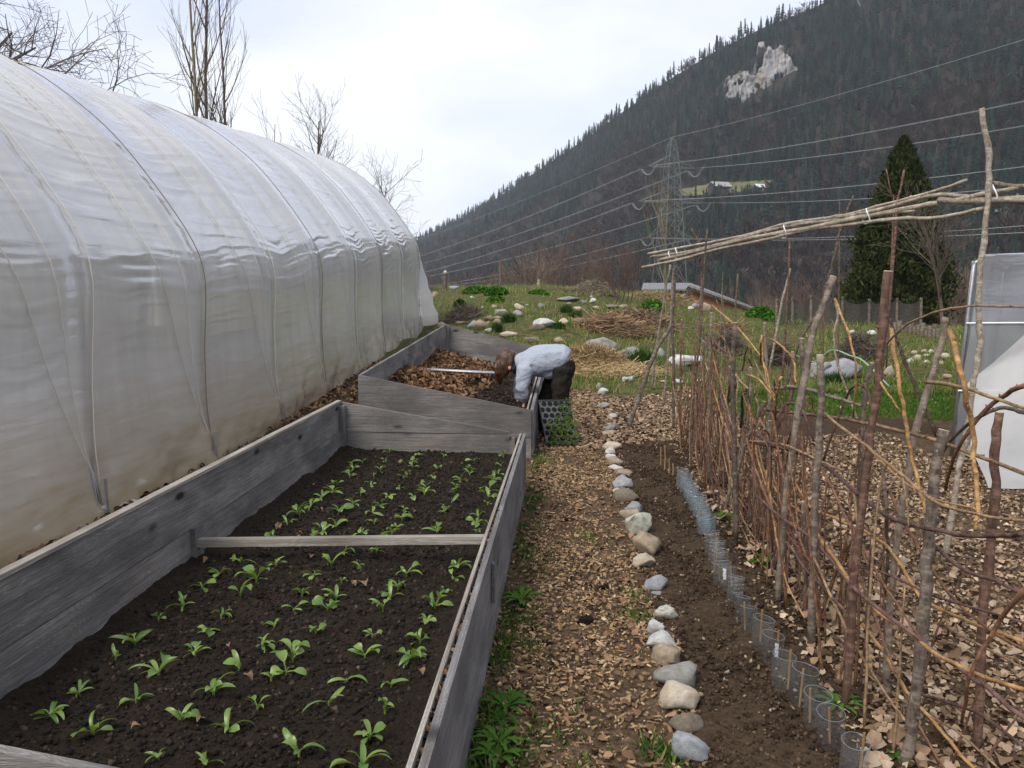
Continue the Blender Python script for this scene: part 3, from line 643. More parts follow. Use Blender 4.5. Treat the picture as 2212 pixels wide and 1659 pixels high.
# chips and leaves caught in the slot of the front boards
n = 520; py = rng.uniform(1.7, 6.5, n); px = rng.uniform(-.373, -.363, n)
tag(scatter('slot_litter', np.stack([px, py, .425 + .03 * rng.random(n)], 1), LEAFS, rng.uniform(.012, .03, n), .8, pal([(.09, .055, .033), (.16, .09, .05), (.26, .17, .10)], n, .2, [.5, .35, .15]), leaf_m), 'leaf crumbs caught between the double front boards')

# ------------------------------------------------------------------ spinach seedlings
t = NT('spinach_leaf'); rnd = t.rand(); v = t.coord('Object')
c = t.mix(t.ramp(rnd, [(0, 0), (1, 1)]), (0.09, 0.19, 0.028), (0.24, 0.34, 0.07)); c = t.mix(t.ramp(t.noise(v, 40, 3), [(.35, .35), (.65, 0)]), c, (.06, .16, .02))
d = t.n('ShaderNodeBsdfDiffuse', Color=c); tr = t.n('ShaderNodeBsdfTranslucent', Color=t.mix(.5, c, (.35, .45, .05))); m1 = _mixs(t, .35, d, tr, True)
gl = t.n('ShaderNodeBsdfGlossy', Roughness=.38); m2 = t.n('ShaderNodeMixShader', Fac=.05); t.t.links.new(m1.outputs[0], m2.inputs[1]); t.t.links.new(gl.outputs[0], m2.inputs[2]); spin_m = t.surf(m2.outputs[0])
def leaf_mesh(kind, seed):
    """arched leaf along local X: thin stalk, then blade"""
    r_ = random.Random(seed); ns = 9; L_ = 1.0; rise0 = r_.uniform(.8, 1.25); curl = r_.uniform(1.1, 2.3); vs_ = []; x_ = z_ = 0.0; side = r_.uniform(-.35, .35); y_ = 0
    for i in range(ns):
        f = i / (ns - 1); ang = rise0 - curl * f ** 1.3
        if kind == 'spoon': w_ = .035 if f < .38 else .035 + .19 * math.sin(min(1, (f - .38) / .62) * math.pi) ** .65
        elif kind == 'round': w_ = .03 if f < .42 else .03 + .26 * math.sin(min(1, (f - .42) / .58) * math.pi) ** .55
        else: w_ = .02 + .085 * math.sin(f * math.pi) ** .8
        if i == ns - 1: w_ = .012
        fold = .35 * w_
        vs_ += [(x_, y_ - w_, z_ + fold), (x_, y_, z_), (x_, y_ + w_, z_ + fold)]
        x_ += math.cos(ang) / (ns - 1); z_ += math.sin(ang) / (ns - 1); y_ += side * f / (ns - 1)
    f_ = [(i * 3 + j, (i + 1) * 3 + j, (i + 1) * 3 + j + 1, i * 3 + j + 1) for i in range(ns - 1) for j in range(2)]
    return mesh_np('leaf', np.array(vs_), np.array(f_), True)
leafs = {k: [leaf_mesh(k, 11 * q + len(k)) for q in range(5)] for k in ('spoon', 'round', 'strap')}
for ls in leafs.values():
    for me_ in ls: me_.materials.append(spin_m)
b = MB(); b.tube([(0, 0, -.015), (0, 0, .006), (0.001, 0, .012)], [.004, .004, .002], 6); stem_me = b.mesh('stem'); stem_me.materials.append(spin_m)
z3 = zone(0, 1600, 1500 / 2212); z7 = zone(650, 1380, 1050 / 2212)
spots = [z3(*p) for p in [(370, 870), (235, 985), (440, 1095), (640, 935), (635, 655), (545, 735), (745, 790), (915, 695), (1005, 900), (850, 1035), (1070, 1055), (745, 1180), (970, 1210), (1210, 945), (1125, 765), (1235, 670),
    (1275, 810), (1345, 790), (1375, 725), (1405, 1165), (1545, 930), (1630, 805), (1715, 695), (1840, 855), (1810, 980), (1740, 1095), (1700, 1240), (1935, 735), (1975, 640), (2005, 560), (2045, 485), (2085, 405), (1750, 605), (1800, 515),
    (1485, 615), (1540, 515), (1290, 580), (1380, 505), (1580, 455), (1605, 380), (1420, 440), (1835, 445), (1870, 390), (1910, 325), (2130, 345), (2150, 285), (1695, 305), (1475, 350), (1560, 285), (1300, 300), (1205, 375), (1130, 450),
    (1040, 530), (975, 600), (1130, 290), (1030, 345), (950, 400), (860, 475), (745, 535), (1615, 225), (1770, 225)]]
spots += [z7(*p) for p in [(465, 690), (560, 610), (640, 540), (720, 475), (790, 415), (865, 390), (895, 325), (980, 275), (1005, 225), (1065, 172), (715, 715), (795, 645), (885, 595), (905, 535), (1000, 465), (1055, 405), (1120, 345), (1140, 295),
    (1185, 250), (1220, 190), (1245, 138), (985, 708), (1070, 650), (1145, 585), (1130, 530), (1185, 480), (1240, 415), (1315, 362), (1340, 305), (1365, 270), (1400, 228), (1415, 182), (1450, 150), (1200, 705), (1260, 665), (1295, 612), (1330, 560),
    (1350, 505), (1410, 448), (1480, 390), (1490, 348), (1535, 292), (1570, 230), (1610, 155), (1565, 660), (1615, 528), (1665, 462), (1680, 395), (1690, 355), (1725, 310), (1785, 258), (1780, 225), (1815, 172), (1830, 665), (1840, 605), (1845, 545),
    (1905, 480), (1910, 425), (1910, 380), (1945, 315), (1975, 260), (1995, 200), (2010, 160)]]
pts = sorted([G(u_, v_, .32) for u_, v_ in spots], key=lambda p: p[1])
pts = [p for p in pts if -1.76 < p[0] < -.40 and 1.75 < p[1] < 6.5]
rows_x = np.array([-1.56, -1.35, -1.12, -.96, -.73, -.53]); rows = [[] for _ in rows_x]  # six drills running away from the camera
for p in pts: rows[int(np.argmin(np.abs(rows_x - p[0])))].append(p)
ORD = ['nearest', 'second', 'third', 'fourth', 'fifth', 'sixth', 'seventh', 'eighth', 'ninth', 'tenth', 'eleventh', 'twelfth', 'thirteenth', 'fourteenth', 'fifteenth', 'sixteenth', 'seventeenth', 'eighteenth', 'nineteenth', 'twentieth', 'twenty-first', 'twenty-second', 'twenty-third', 'twenty-fourth', 'twenty-fifth', 'twenty-sixth', 'twenty-seventh', 'twenty-eighth']
ROWN = ['row along the back board', 'second row from back board', 'third row from back board', 'third row from front boards', 'second row from front boards', 'row along the front boards']
for ri, rw in enumerate(rows):
    for si, p in enumerate(rw):
        rr = random.Random(ri * 100 + si); k_ = rr.choice([0, 0, 1, 2]); nl = rr.choice([3, 4, 5, 5, 6, 7, 8]); size = rr.choice([.046, .055, .064, .073, .082]) * rr.uniform(.9, 1.1)
        zg = float(soil1(p[0], p[1])) + .018 * float(n2d(np.array(p[0] * 4), np.array(p[1] * 4), 21, 4)) + .008
        desc = 'bushy' if nl > 5 else 'small' if nl > 3 else 'sparse'
        s0 = tag(empty('spinach_seedling', (p[0], p[1], zg), rr.uniform(0, 6.28)), f"{desc} spinach seedling, {ORD[si]} {'from' if si else 'to'} the near end of the {ROWN[ri]}", 'seedling', 'spinach seedlings in the near cold frame')
        link('stem', stem_me, None, s0)
        for j in range(nl):
            kd_ = ('spoon', 'round', 'strap')[rr.choice([0, 0, 1, 2, 2, 2])]
            l_ = link('leaf', rr.choice(leafs[kd_]), None, s0); ss = size * rr.uniform(.65, 1.25) * (1.15 if kd_ == 'strap' else 1)
            l_.scale = (ss, ss * rr.uniform(.65, 1.1), ss * rr.uniform(.55, 1.2)); l_.rotation_euler = (rr.uniform(-.6, .6), rr.uniform(-.5, .45), 6.28 * j / nl + rr.uniform(-.9, .9)); l_.location = (0, 0, .004)
# a few dry leaves lying on the compost
drym = NT('dry_leaf'); v = drym.coord(); dry_leaf_m = drym.principled(drym.mix(drym.ramp(drym.noise(v, 6), [(.3, 0), (.7, 1)]), (.10, .058, .033), (.25, .155, .09)), .8)
LM = []
for q in range(4):
    me_ = mesh_np('dry_leaf', LEAF[q][0], LEAF[q][1], True); me_.materials.append(dry_leaf_m); LM.append(me_)
for i, (u_, v_) in enumerate([z3(675, 775), z3(1165, 830), z3(640, 1065), z3(940, 1025), z3(1660, 390), z3(1720, 390), z3(1460, 260), z3(800, 435), z3(1305, 115), z3(1410, 160), z3(970, 280), z7(505, 630), z7(640, 700), z7(780, 520), z7(1440, 285), z7(1320, 205), z7(1185, 275), z7(1140, 122), z7(1410, 535), z7(725, 355), z7(800, 460), z7(1720, 215), z3(1980, 805), z3(1055, 685)]):
    p = G(u_, v_, .325); o = link('dry_leaf', LM[i % 4]); o.location = (p[0], p[1], .328); ss = random.uniform(.025, .045); o.scale = (ss, ss, ss * 1.3); o.rotation_euler = (random.uniform(-.4, .4), random.uniform(-.4, .4), random.uniform(0, 6))
    tag(o, 'small dry brown leaf lying on the dark compost of the near frame', 'leaf', 'dry leaves on the near compost')

# ------------------------------------------------------------------ stones edging the path
rockm = {'blue': mat_rock('blue_grey_stone', (.20, .215, .235), (.33, .345, .36), (.26, .25, .23)), 'cream': mat_rock('cream_stone', (.40, .345, .265), (.55, .49, .40), (.46, .31, .16)),
         'tan': mat_rock('tan_stone', (.28, .22, .15), (.40, .33, .235), (.18, .14, .10)), 'grey': mat_rock('grey_stone', (.22, .21, .195), (.34, .33, .31), (.15, .13, .11)),
         'white': mat_rock('pale_limestone', (.44, .44, .43), (.60, .60, .59), (.36, .33, .28)), 'brown': mat_rock('brown_stone', (.16, .125, .095), (.25, .205, .16), (.11, .12, .06)),
         'lichen': mat_rock('lichened_stone', (.36, .37, .31), (.52, .53, .46), (.23, .17, .11), 9)}
def rock_mesh(seed, sub=3, ang=0.5):
    r_ = np.random.default_rng(seed); bm = bmesh.new(); bmesh.ops.create_icosphere(bm, subdivisions=sub, radius=.5)
    planes = r_.normal(size=(15, 3)); planes /= np.linalg.norm(planes, axis=1)[:, None]; dd = r_.uniform(.24, .45, 15); ph = r_.uniform(0, 6, 6)
    for v_ in bm.verts:
        c_ = np.array(v_.co)
        for pl, d0 in zip(planes, dd):
            q_ = c_ @ pl - d0
            if q_ > 0: c_ = c_ - pl * q_ * (.7 + ang * .4 if ang < .5 else .97)
        c_ = c_ * (1 + .05 * math.sin(9 * c_[0] + ph[0]) + .05 * math.sin(8 * c_[1] + ph[1]) + .04 * math.sin(21 * c_[2] + 13 * c_[0] + ph[2]) + .03 * math.sin(33 * c_[1] + 19 * c_[2] + ph[3]) + .018 * math.sin(47 * c_[0] - 41 * c_[2] + ph[4]))
        v_.co = c_
    me_ = bpy.data.meshes.new('stone'); bm.to_mesh(me_); bm.free()
    for p_ in me_.polygons: p_.use_smooth = True
    return me_
def rock(name, u_, v_, wpx, hpx, kind, label, group, seed, depth=.8, ang=.5, cat='stone', sink=.24, gh=True, sub=3):
    """stone whose foot shows at (u_, v_), wpx x hpx in picture units"""
    p = GH(u_, v_) if gh else G(u_, v_); m_ = p[1] / 1853; w_ = wpx * m_; h_ = hpx * m_
    me_ = rock_mesh(seed, sub, ang); mn = np.array([q.co for q in me_.vertices]); lo, hi = mn.min(0), mn.max(0)
    me_.materials.append(rockm[kind]); o = link(name, me_); o.rotation_euler = (0, 0, 0)
    sx, sy, sz = w_ / (hi[0] - lo[0]), w_ * depth / (hi[1] - lo[1]), h_ * (1 + sink) / (hi[2] - lo[2]); sy = min(max(sy, .02), 3)
    o.scale = (sx, sy, sz); o.location = (p[0] - sx * (hi[0] + lo[0]) / 2, p[1] + w_ * depth * .42, p[2] - lo[2] * sz - sink * h_)
    return tag(o, label, cat, group)
z4 = zone(1300, 1400, 1200 / 1900); zb = zone(1000, 900, 1000 / 2212); s4 = 1200 / 1900 / 1.4756; sb = 1000 / 2212 / 1.4756
edge = [(1435, 1655, 200, 130, 'blue', 'smooth blue grey boulder', .3), (1415, 1508, 185, 95, 'brown', 'flat dark brown grey stone', .4), (1375, 1395, 207, 118, 'cream', 'rounded cream stone with orange stains', .25), (1360, 1288, 222, 118, 'grey', 'oval mottled grey stone', .3),
        (1308, 1172, 145, 100, 'tan', 'tan wedge shaped stone', .9), (1283, 1080, 160, 78, 'white', 'angular white grey stone', .9), (1250, 1002, 85, 78, 'white', 'upright pale pointed stone', 1), (1305, 922, 125, 62, 'lichen', 'low mossy stone with a red mark', .4), (1257, 803, 58, 22, 'blue', 'small flat blue grey pebble', .5),
        (1255, 775, 118, 72, 'blue', 'jagged blue grey stone', 1), (1195, 662, 116, 66, 'cream', 'pale yellow knobbly stone', .7), (1210, 592, 138, 100, 'tan', 'large tan stone with flat top', .8), (1165, 493, 132, 105, 'lichen', 'pale greenish lichened slab', .6), (1140, 522, 34, 20, 'blue', 'tiny blue grey pebble', .5),
        (1128, 412, 112, 46, 'tan', 'low tan stone', .5), (1138, 378, 92, 52, 'blue', 'square blue grey stone', .8), (1103, 318, 128, 58, 'brown', 'broad brown stone under a flat yellow one', .4), (1085, 280, 98, 20, 'cream', 'thin flat yellowish stone', .4), (1085, 256, 100, 62, 'blue', 'angular grey stone', .9),
        (1095, 190, 84, 28, 'tan', 'low yellowish tan stone', .4), (1050, 160, 74, 22, 'white', 'small flat pale stone', .4), (1045, 134, 84, 36, 'tan', 'rounded tan stone', .3), (1025, 101, 54, 20, 'white', 'small whitish stone', .5), (1021, 80, 50, 32, 'white', 'small pointed grey white stone', .9), (1030, 60, 92, 38, 'cream', 'pale stone with a brown dent', .4)]
for i, (x_, y_, w_, h_, kd_, lab, an) in enumerate(edge):
    u_, v_ = z4(x_, y_); rock('edging_stone', u_, v_, w_ * s4 * 1.08, h_ * s4 * 1.15, kd_, f'{lab}, {ORD[i] if i else "nearest"} in the line edging the path', 'stones edging the path', 300 + i, .75, an)
for i, (x_, y_, w_, h_, kd_, lab) in enumerate([(2085, 1088, 102, 42, 'tan', 'low grey tan stone'), (2085, 1050, 100, 46, 'grey', 'grey slab'), (2105, 968, 76, 42, 'white', 'white pointed stone'), (2040, 900, 90, 48, 'grey', 'fractured grey stone'), (2042, 795, 78, 50, 'white', 'pale angular block'), (2015, 762, 52, 52, 'grey', 'upright grey stone'), (2195, 700, 44, 34, 'white', 'lone small white stone')]):
    u_, v_ = zb(x_, y_); rock('edging_stone', u_, v_, w_ * sb, h_ * sb, kd_, f'{lab}, {ORD[i + 1]} of the far edging stones past the seedling tray', 'far stones edging the path', 350 + i, .75, .8)
# loose dark clods and bark bits on the path
for i, (x_, y_, w_, h_) in enumerate([(905, 945, 130, 70), (700, 1055, 75, 40), (985, 770, 85, 40), (815, 718, 60, 30), (620, 1170, 110, 30), (800, 420, 75, 25), (480, 2448, 1, 1)][:6]):
    u_, v_ = z4(x_, y_); p = GH(u_, v_); m_ = p[1] / 1853 * s4
    me_ = rock_mesh(500 + i, 3, .9); me_.materials.append(compost); o = link('bark_clod', me_); o.scale = (w_ * m_ * 1.2, w_ * m_ * .6, h_ * m_ * .9); o.location = (p[0], p[1] + .02, p[2] + h_ * m_ * .25); o.rotation_euler = (0, 0, .4)
    tag(o, ['large dark rotten bark lump in the middle of the path', 'small dark clod near the grassy board edge', 'dark crumbly clod beside the jagged blue grey stone', 'small dark clod right of the batten', 'long flat dark bark piece near the board', 'far flat dark bark scrap on the path'][i], 'bark clod', 'dark lumps on the path')

# ------------------------------------------------------------------ cut plastic bottles round young plants
def mat_pet(name, tint, alpha):
    t = NT(name); v = t.coord('Object', (1, 1, 1)); sp2 = t.noise(v, 55, 3)
    tp = t.n('ShaderNodeBsdfTransparent', Color=tint); g = t.n('ShaderNodeBsdfGlossy', Roughness=.08, Color=(.9, .95, 1)); df = t.n('ShaderNodeBsdfDiffuse', Color=(.66, .71, .75))
    lw = t.n('ShaderNodeLayerWeight', Blend=.35).outputs['Facing']; f_ = t.math('ADD', t.math('MULTIPLY', t.math('POWER', lw, 2.0), .75), .06)
    a_ = _mixs(t, f_, tp, g, True); k_ = t.math('ADD', t.ramp(sp2, [(.74, 0.0), (.78, .35)]), alpha)
    return _mixs(t, k_, a_, df)
pet_clear = mat_pet('clear_plastic', (.955, .96, .965), .045); pet_blue = mat_pet('blue_plastic', (.82, .91, .96), .10); pet_grey = mat_pet('smoky_plastic', (.89, .895, .915), .03)
t = NT('white_paint'); white_m = t.principled((.8, .8, .78), .6)
t = NT('cane_wood'); cane_m = t.principled(t.mix(t.ramp(t.noise(t.coord('Object', (1, 1, .2)), 60), [(.3, 0), (.7, 1)]), (.19, .115, .05), (.32, .21, .10)), .7)
t = NT('plastic_edge'); rim_m = t.principled((.22, .25, .27), .35); zB = zone(2000, 1300, 1264 / 1827); sB = 1264 / 1827 / 1.4756
bots = [(1048, 1545, 1745, 134, 'c', 1), (948, 1408, 1612, 132, 'g', 1), (882, 1322, 1502, 128, 'c', 1), (812, 1205, 1402, 130, 'g', 1), (722, 1142, 1322, 112, 'c', 1), (672, 1052, 1200, 104, 'g', 1), (625, 972, 1132, 98, 'c', 1), (565, 938, 1058, 74, 'g', 1), (532, 890, 1002, 72, 'g', 0), (497, 778, 912, 80, 'r', 0),
        (470, 762, 858, 78, 'c', 1), (440, 725, 832, 86, 'c', 1), (424, 655, 772, 82, 'r', 1), (410, 618, 735, 78, 'r', 1), (394, 575, 690, 74, 'r', 1), (376, 528, 608, 70, 'b', 0), (358, 496, 600, 70, 'b', 1), (350, 465, 560, 70, 'b', 0), (334, 434, 520, 68, 'b', 1), (318, 404, 492, 66, 'b', 0), (302, 376, 462, 64, 'b', 0), (288, 342, 432, 62, 'b', 0), (270, 310, 402, 58, 'b', 0), (250, 284, 380, 54, 'b', 0)]
for i, (x_, t_, bt, w_, kd_, stick) in enumerate(bots):
    u_, v_ = zB(x_, bt - w_ * .12); p = GH(u_, v_); m_ = p[1] / 1853 * sB; rad = w_ * m_ / 2; hgt_ = (bt - t_ - w_ * .25) * m_ * 1.04; hgt_ = min(max(hgt_, .12), .24); rad = min(max(rad, .036), .05)
    o_ = tag(empty('bottle_collar', (p[0], p[1] + rad * .5, p[2] + .005), i * 1.3), {'c': 'clear cut plastic bottle collar,', 'g': 'smoky clear plastic bottle collar,', 'r': 'ribbed clear plastic bottle collar,', 'b': 'bluish ribbed plastic bottle collar,'}[kd_] + f' {ORD[i] if i else "nearest"} in the row beside the wattle fence', 'bottle', 'cut plastic bottles standing in the soil')
    o_.rotation_euler = (random.uniform(-.07, .07), random.uniform(-.07, .07), i * 1.3)
    nseg, nr = 26, 22; V = []; Fq_ = []
    for a in range(nr + 1):
        f = a / nr
        for k in range(nseg):
            th = 2 * math.pi * k / nseg; rr_ = rad
            if kd_ in 'rb': rr_ *= 1 - .10 * (.5 + .5 * math.cos(f * (9 if kd_ == 'b' else 6) * 2 * math.pi)) * (1 if kd_ == 'b' or f > .45 else .15)
            rr_ *= 1 + .03 * math.sin(2 * th + i); V.append((rr_ * math.cos(th), rr_ * math.sin(th), f * hgt_ + (.008 * math.sin(th + i) if a == nr else 0)))
    for a in range(nr):
        for k in range(nseg): Fq_.append((a * nseg + k, a * nseg + (k + 1) % nseg, (a + 1) * nseg + (k + 1) % nseg, (a + 1) * nseg + k))
    link('wall', mesh_np('wall', np.array(V), np.array(Fq_), True), pet_blue if kd_ == 'b' else pet_grey if kd_ == 'g' else pet_clear, o_)
    rim = MB(); rim.tube([(rad * (1 + .03 * math.sin(2 * th + i)) * math.cos(th), rad * (1 + .03 * math.sin(2 * th + i)) * math.sin(th), hgt_ + .008 * math.sin(th + i)) for th in np.linspace(0, 2 * math.pi, 25)], .0008, 4, False); rim.build('rim', rim_m, o_)
    if stick: b = MB(); b.tube([(rad * .5, .1 * rad, -.02), (rad * .55, .12 * rad, hgt_ * random.uniform(.95, 1.25))], .0045, 6); b.build('stick', cane_m, o_)
    if i in (5, 11):
        for q in range(4):
            b = MB(); zq = hgt_ * (.35 + .13 * q); th0 = -math.pi / 2 - i * 1.3 + .1; ww = .16 + .02 * (q % 2)
            cs = [(rad * 1.012 * math.cos(th0 + s_ * ww), rad * 1.012 * math.sin(th0 + s_ * ww), zq + (.014 + .003 * s_ * (-1) ** q) * e_) for e_ in (0, 1) for s_ in (-1, 0, 1)]
            b.v = cs; b.f = [(0, 1, 4, 3), (1, 2, 5, 4)]; b.build('printed_mark', white_m, o_)

# ------------------------------------------------------------------ wattle fence of stakes and willow rods
bark_m = mat_bark('hazel_bark', (.105, .080, .060), (.19, .155, .125), 16, (.32, .31, .28)); bark_d = mat_bark('dark_bark', (.060, .044, .035), (.12, .092, .072), 18, (.25, .24, .21))
bark_r = mat_bark('reddish_bark', (.085, .045, .033), (.17, .10, .072), 18); bark_p = mat_bark('pale_pole_bark', (.20, .165, .125), (.33, .285, .225), 20, (.48, .46, .42))
rod_o = mat_bark('orange_willow', (.24, .125, .045), (.36, .215, .09), 24, None, .5); rod_v = mat_bark('purple_willow', (.07, .038, .034), (.13, .075, .062), 24, None, .8); rod_r = mat_bark('red_brown_willow', (.105, .05, .03), (.175, .09, .05), 24, None, .8)
rod_y = mat_bark('tawny_willow', (.17, .105, .055), (.27, .18, .10), 24, None, .8)
t = NT('cut_wood'); cut_m = t.principled(t.ramp(t.noise(t.coord(), 90, 3), [(.3, (.38, .31, .22)), (.7, (.55, .47, .36))]), .85)
zA = zone(2000, 500, 1264 / 2207); zC = zone(2500, 1050, 764 / 1950); zD = zone(2000, 900, 700 / 1936); zE = zone(2400, 1600, 864 / 1690)
def smooth_path(pts_, k=4):
    p = np.array(pts_, float)
    if len(p) < 3: return np.array([p[0] + (p[-1] - p[0]) * f for f in np.linspace(0, 1, 6)])
    o = []; P_ = np.vstack([2 * p[0] - p[1], p, 2 * p[-1] - p[-2]])
    for i in range(1, len(P_) - 2):
        for f in np.linspace(0, 1, k, endpoint=False):
            a, b_, c_, d_ = P_[i - 1:i + 3]; o.append(.5 * ((2 * b_) + (c_ - a) * f + (2 * a - 5 * b_ + 4 * c_ - d_) * f * f + (-a + 3 * b_ - 3 * c_ + d_) * f ** 3))
    o.append(p[-1]); return np.array(o)
fence = tag(empty('wattle_fence', (1.15, 2.0, 0)), 'tangled wattle fence of hazel stakes woven with orange and purple willow rods', 'fence')
def stick(name, path, r0, r1, m, parent, knobs=True, n_=8, seed=0, cut=False):
    rr = random.Random(seed); path = smooth_path(path, 4); L_ = len(path); rad = [(r0 + (r1 - r0) * i / (L_ - 1)) * (1 + (rr.uniform(-.10, .16) if knobs else rr.uniform(-.04, .04))) for i in range(L_)]
    jit = np.array([[rr.uniform(-1, 1), rr.uniform(-1, 1), rr.uniform(-.5, .5)] for _ in range(L_)]) * (r0 * .3 if knobs else r0 * .55)
    b = MB(); b.tube(path + jit, rad, n_, cap=True)
    if knobs:
        for _ in range(max(1, L_ // 7)):
            i = rr.randint(1, L_ - 2); dv = np.array([rr.uniform(-1, 1), rr.uniform(-1, 1), rr.uniform(.1, .8)]); dv /= np.linalg.norm(dv); b.tube([path[i], path[i] + dv * r0 * 1.75], [r0 * .5, r0 * .28], 5)
    elif name == 'woven_rod':
        for i in range(1, L_ - 1):
            if rr.random() < .55: dv = np.array([rr.uniform(-1, 1), rr.uniform(-1, 1), rr.uniform(-.2, 1)]); dv /= np.linalg.norm(dv); b.tube([path[i], path[i] + dv * r0 * rr.choice([1.5, 1.8, 2.2])], [r0 * .6, r0 * .2], 4)
    o = child(b.build(name, m, None, True), parent)
    if cut:
        e_ = path[-1] + jit[-1]; dv = path[-1] - path[-2]; dv /= np.linalg.norm(dv); q = MB(); q.tube([e_, e_ + dv * .003], [rad[-1] * .95, rad[-1] * .93], n_)
        c_ = q.build('cut_end', cut_m, None); c_.parent = o
    return o
def grounded(base_uv, pts_uv, lean=0.0):
    """a stick standing at base_uv, leaning through the further picture points, at its base's distance"""
    p = GH(*base_uv); o = [p - np.array([0, 0, .05])]; m_ = len(pts_uv)
    for i, q in enumerate(pts_uv): o.append(P(q[0], q[1], p[1] + lean * (i + 1) / m_))
    return o
stakes = [(zB(375, 362), [zD(720, 900), zD(740, 268)], .030, bark_m), (zB(505, 645), [zD(930, 1000), zD(952, 352)], .032, bark_d), (zB(440, 480), [zD(1065, 1200), zD(1080, 748)], .027, bark_m), (zB(545, 560), [zD(1240, 1300), zD(1225, 800), zD(1205, 362)], .026, bark_m),
          (zB(690, 890), [zB(740, 330), zA(1020, 1050), zA(1085, 850), zA(1150, 665)], .036, bark_m), (zB(620, 610), [zD(1520, 1200), zD(1530, 496)], .032, bark_d), (zB(850, 1120), [zB(860, 600), zB(880, 200), zC(300, 212)], .034, bark_m), (zB(1005, 1395), [zB(1045, 800), zB(1100, 300), zC(740, 620), zC(795, 0), zA(1455, 640)], .034, bark_r),
          (zE(960, 1640), [zE(1010, 1200), zE(1075, 500), zE(1110, 100), zC(1250, 1010), zC(1300, 822)], .042, bark_m), (zE(1400, 1560), [zE(1430, 800), zE(1500, 100), zC(1720, 1000), zC(1752, 672)], .034, bark_r), (zB(1040, 790), [zC(620, 1300), zC(640, 800), zC(665, 480), zC(720, 270)], .030, bark_d),
          (zE(840, 1250), [zE(850, 700), zE(930, 60), zC(990, 1300), zC(1060, 850), zC(1180, 420), zC(1300, 60), zA(1765, 895)], .028, bark_m), (zE(1180, 380), [zC(1430, 1100), zC(1480, 900), zC(1530, 500), zC(1590, 100), zA(1960, 700), zA(2005, 250), zA(2010, 0), (2122, 236)], .036, bark_p),
          (zB(490, 590), [zB(520, 240), zD(1210, 1050)], .026, bark_d), (zB(600, 590), [zB(650, 200), zD(1440, 1000), zD(1460, 612)], .030, bark_r), (zD(470, 1500), [zD(468, 900), zD(475, 330)], .020, bark_r), (zD(560, 1640), [zD(590, 900), zD(640, 500), zA(425, 650), zA(445, 395)], .018, bark_d),
          (zD(690, 1350), [zD(672, 700), zD(668, 345)], .022, bark_d), (zB(330, 300), [zD(610, 1350), zD(600, 1000)], .016, bark_r), (zD(900, 1600), [zD(920, 1250), zD(960, 900)], .028, bark_d), (zB(580, 480), [zD(1185, 1250), zD(1190, 1100)], .024, bark_d), (zB(660, 640), [zB(645, 400), zB(655, 60)], .022, bark_m),
          (zB(820, 800), [zB(815, 500), zB(800, 150), zB(790, 40)], .022, bark_r), (zE(590, 1020), [zE(600, 600), zE(640, 150)], .028, bark_r), (zE(80, 240), [zE(90, 100), zE(100, 0)], .026, bark_m), (zE(330, 700), [zE(330, 300), zE(310, 0)], .020, bark_d)]
for i, (bs, ps, r_, m_) in enumerate(stakes): stick('stake', grounded(bs, ps), r_ * .48, r_ * .42, m_, fence, True, 9, i, cut=(i not in (16, 11)))
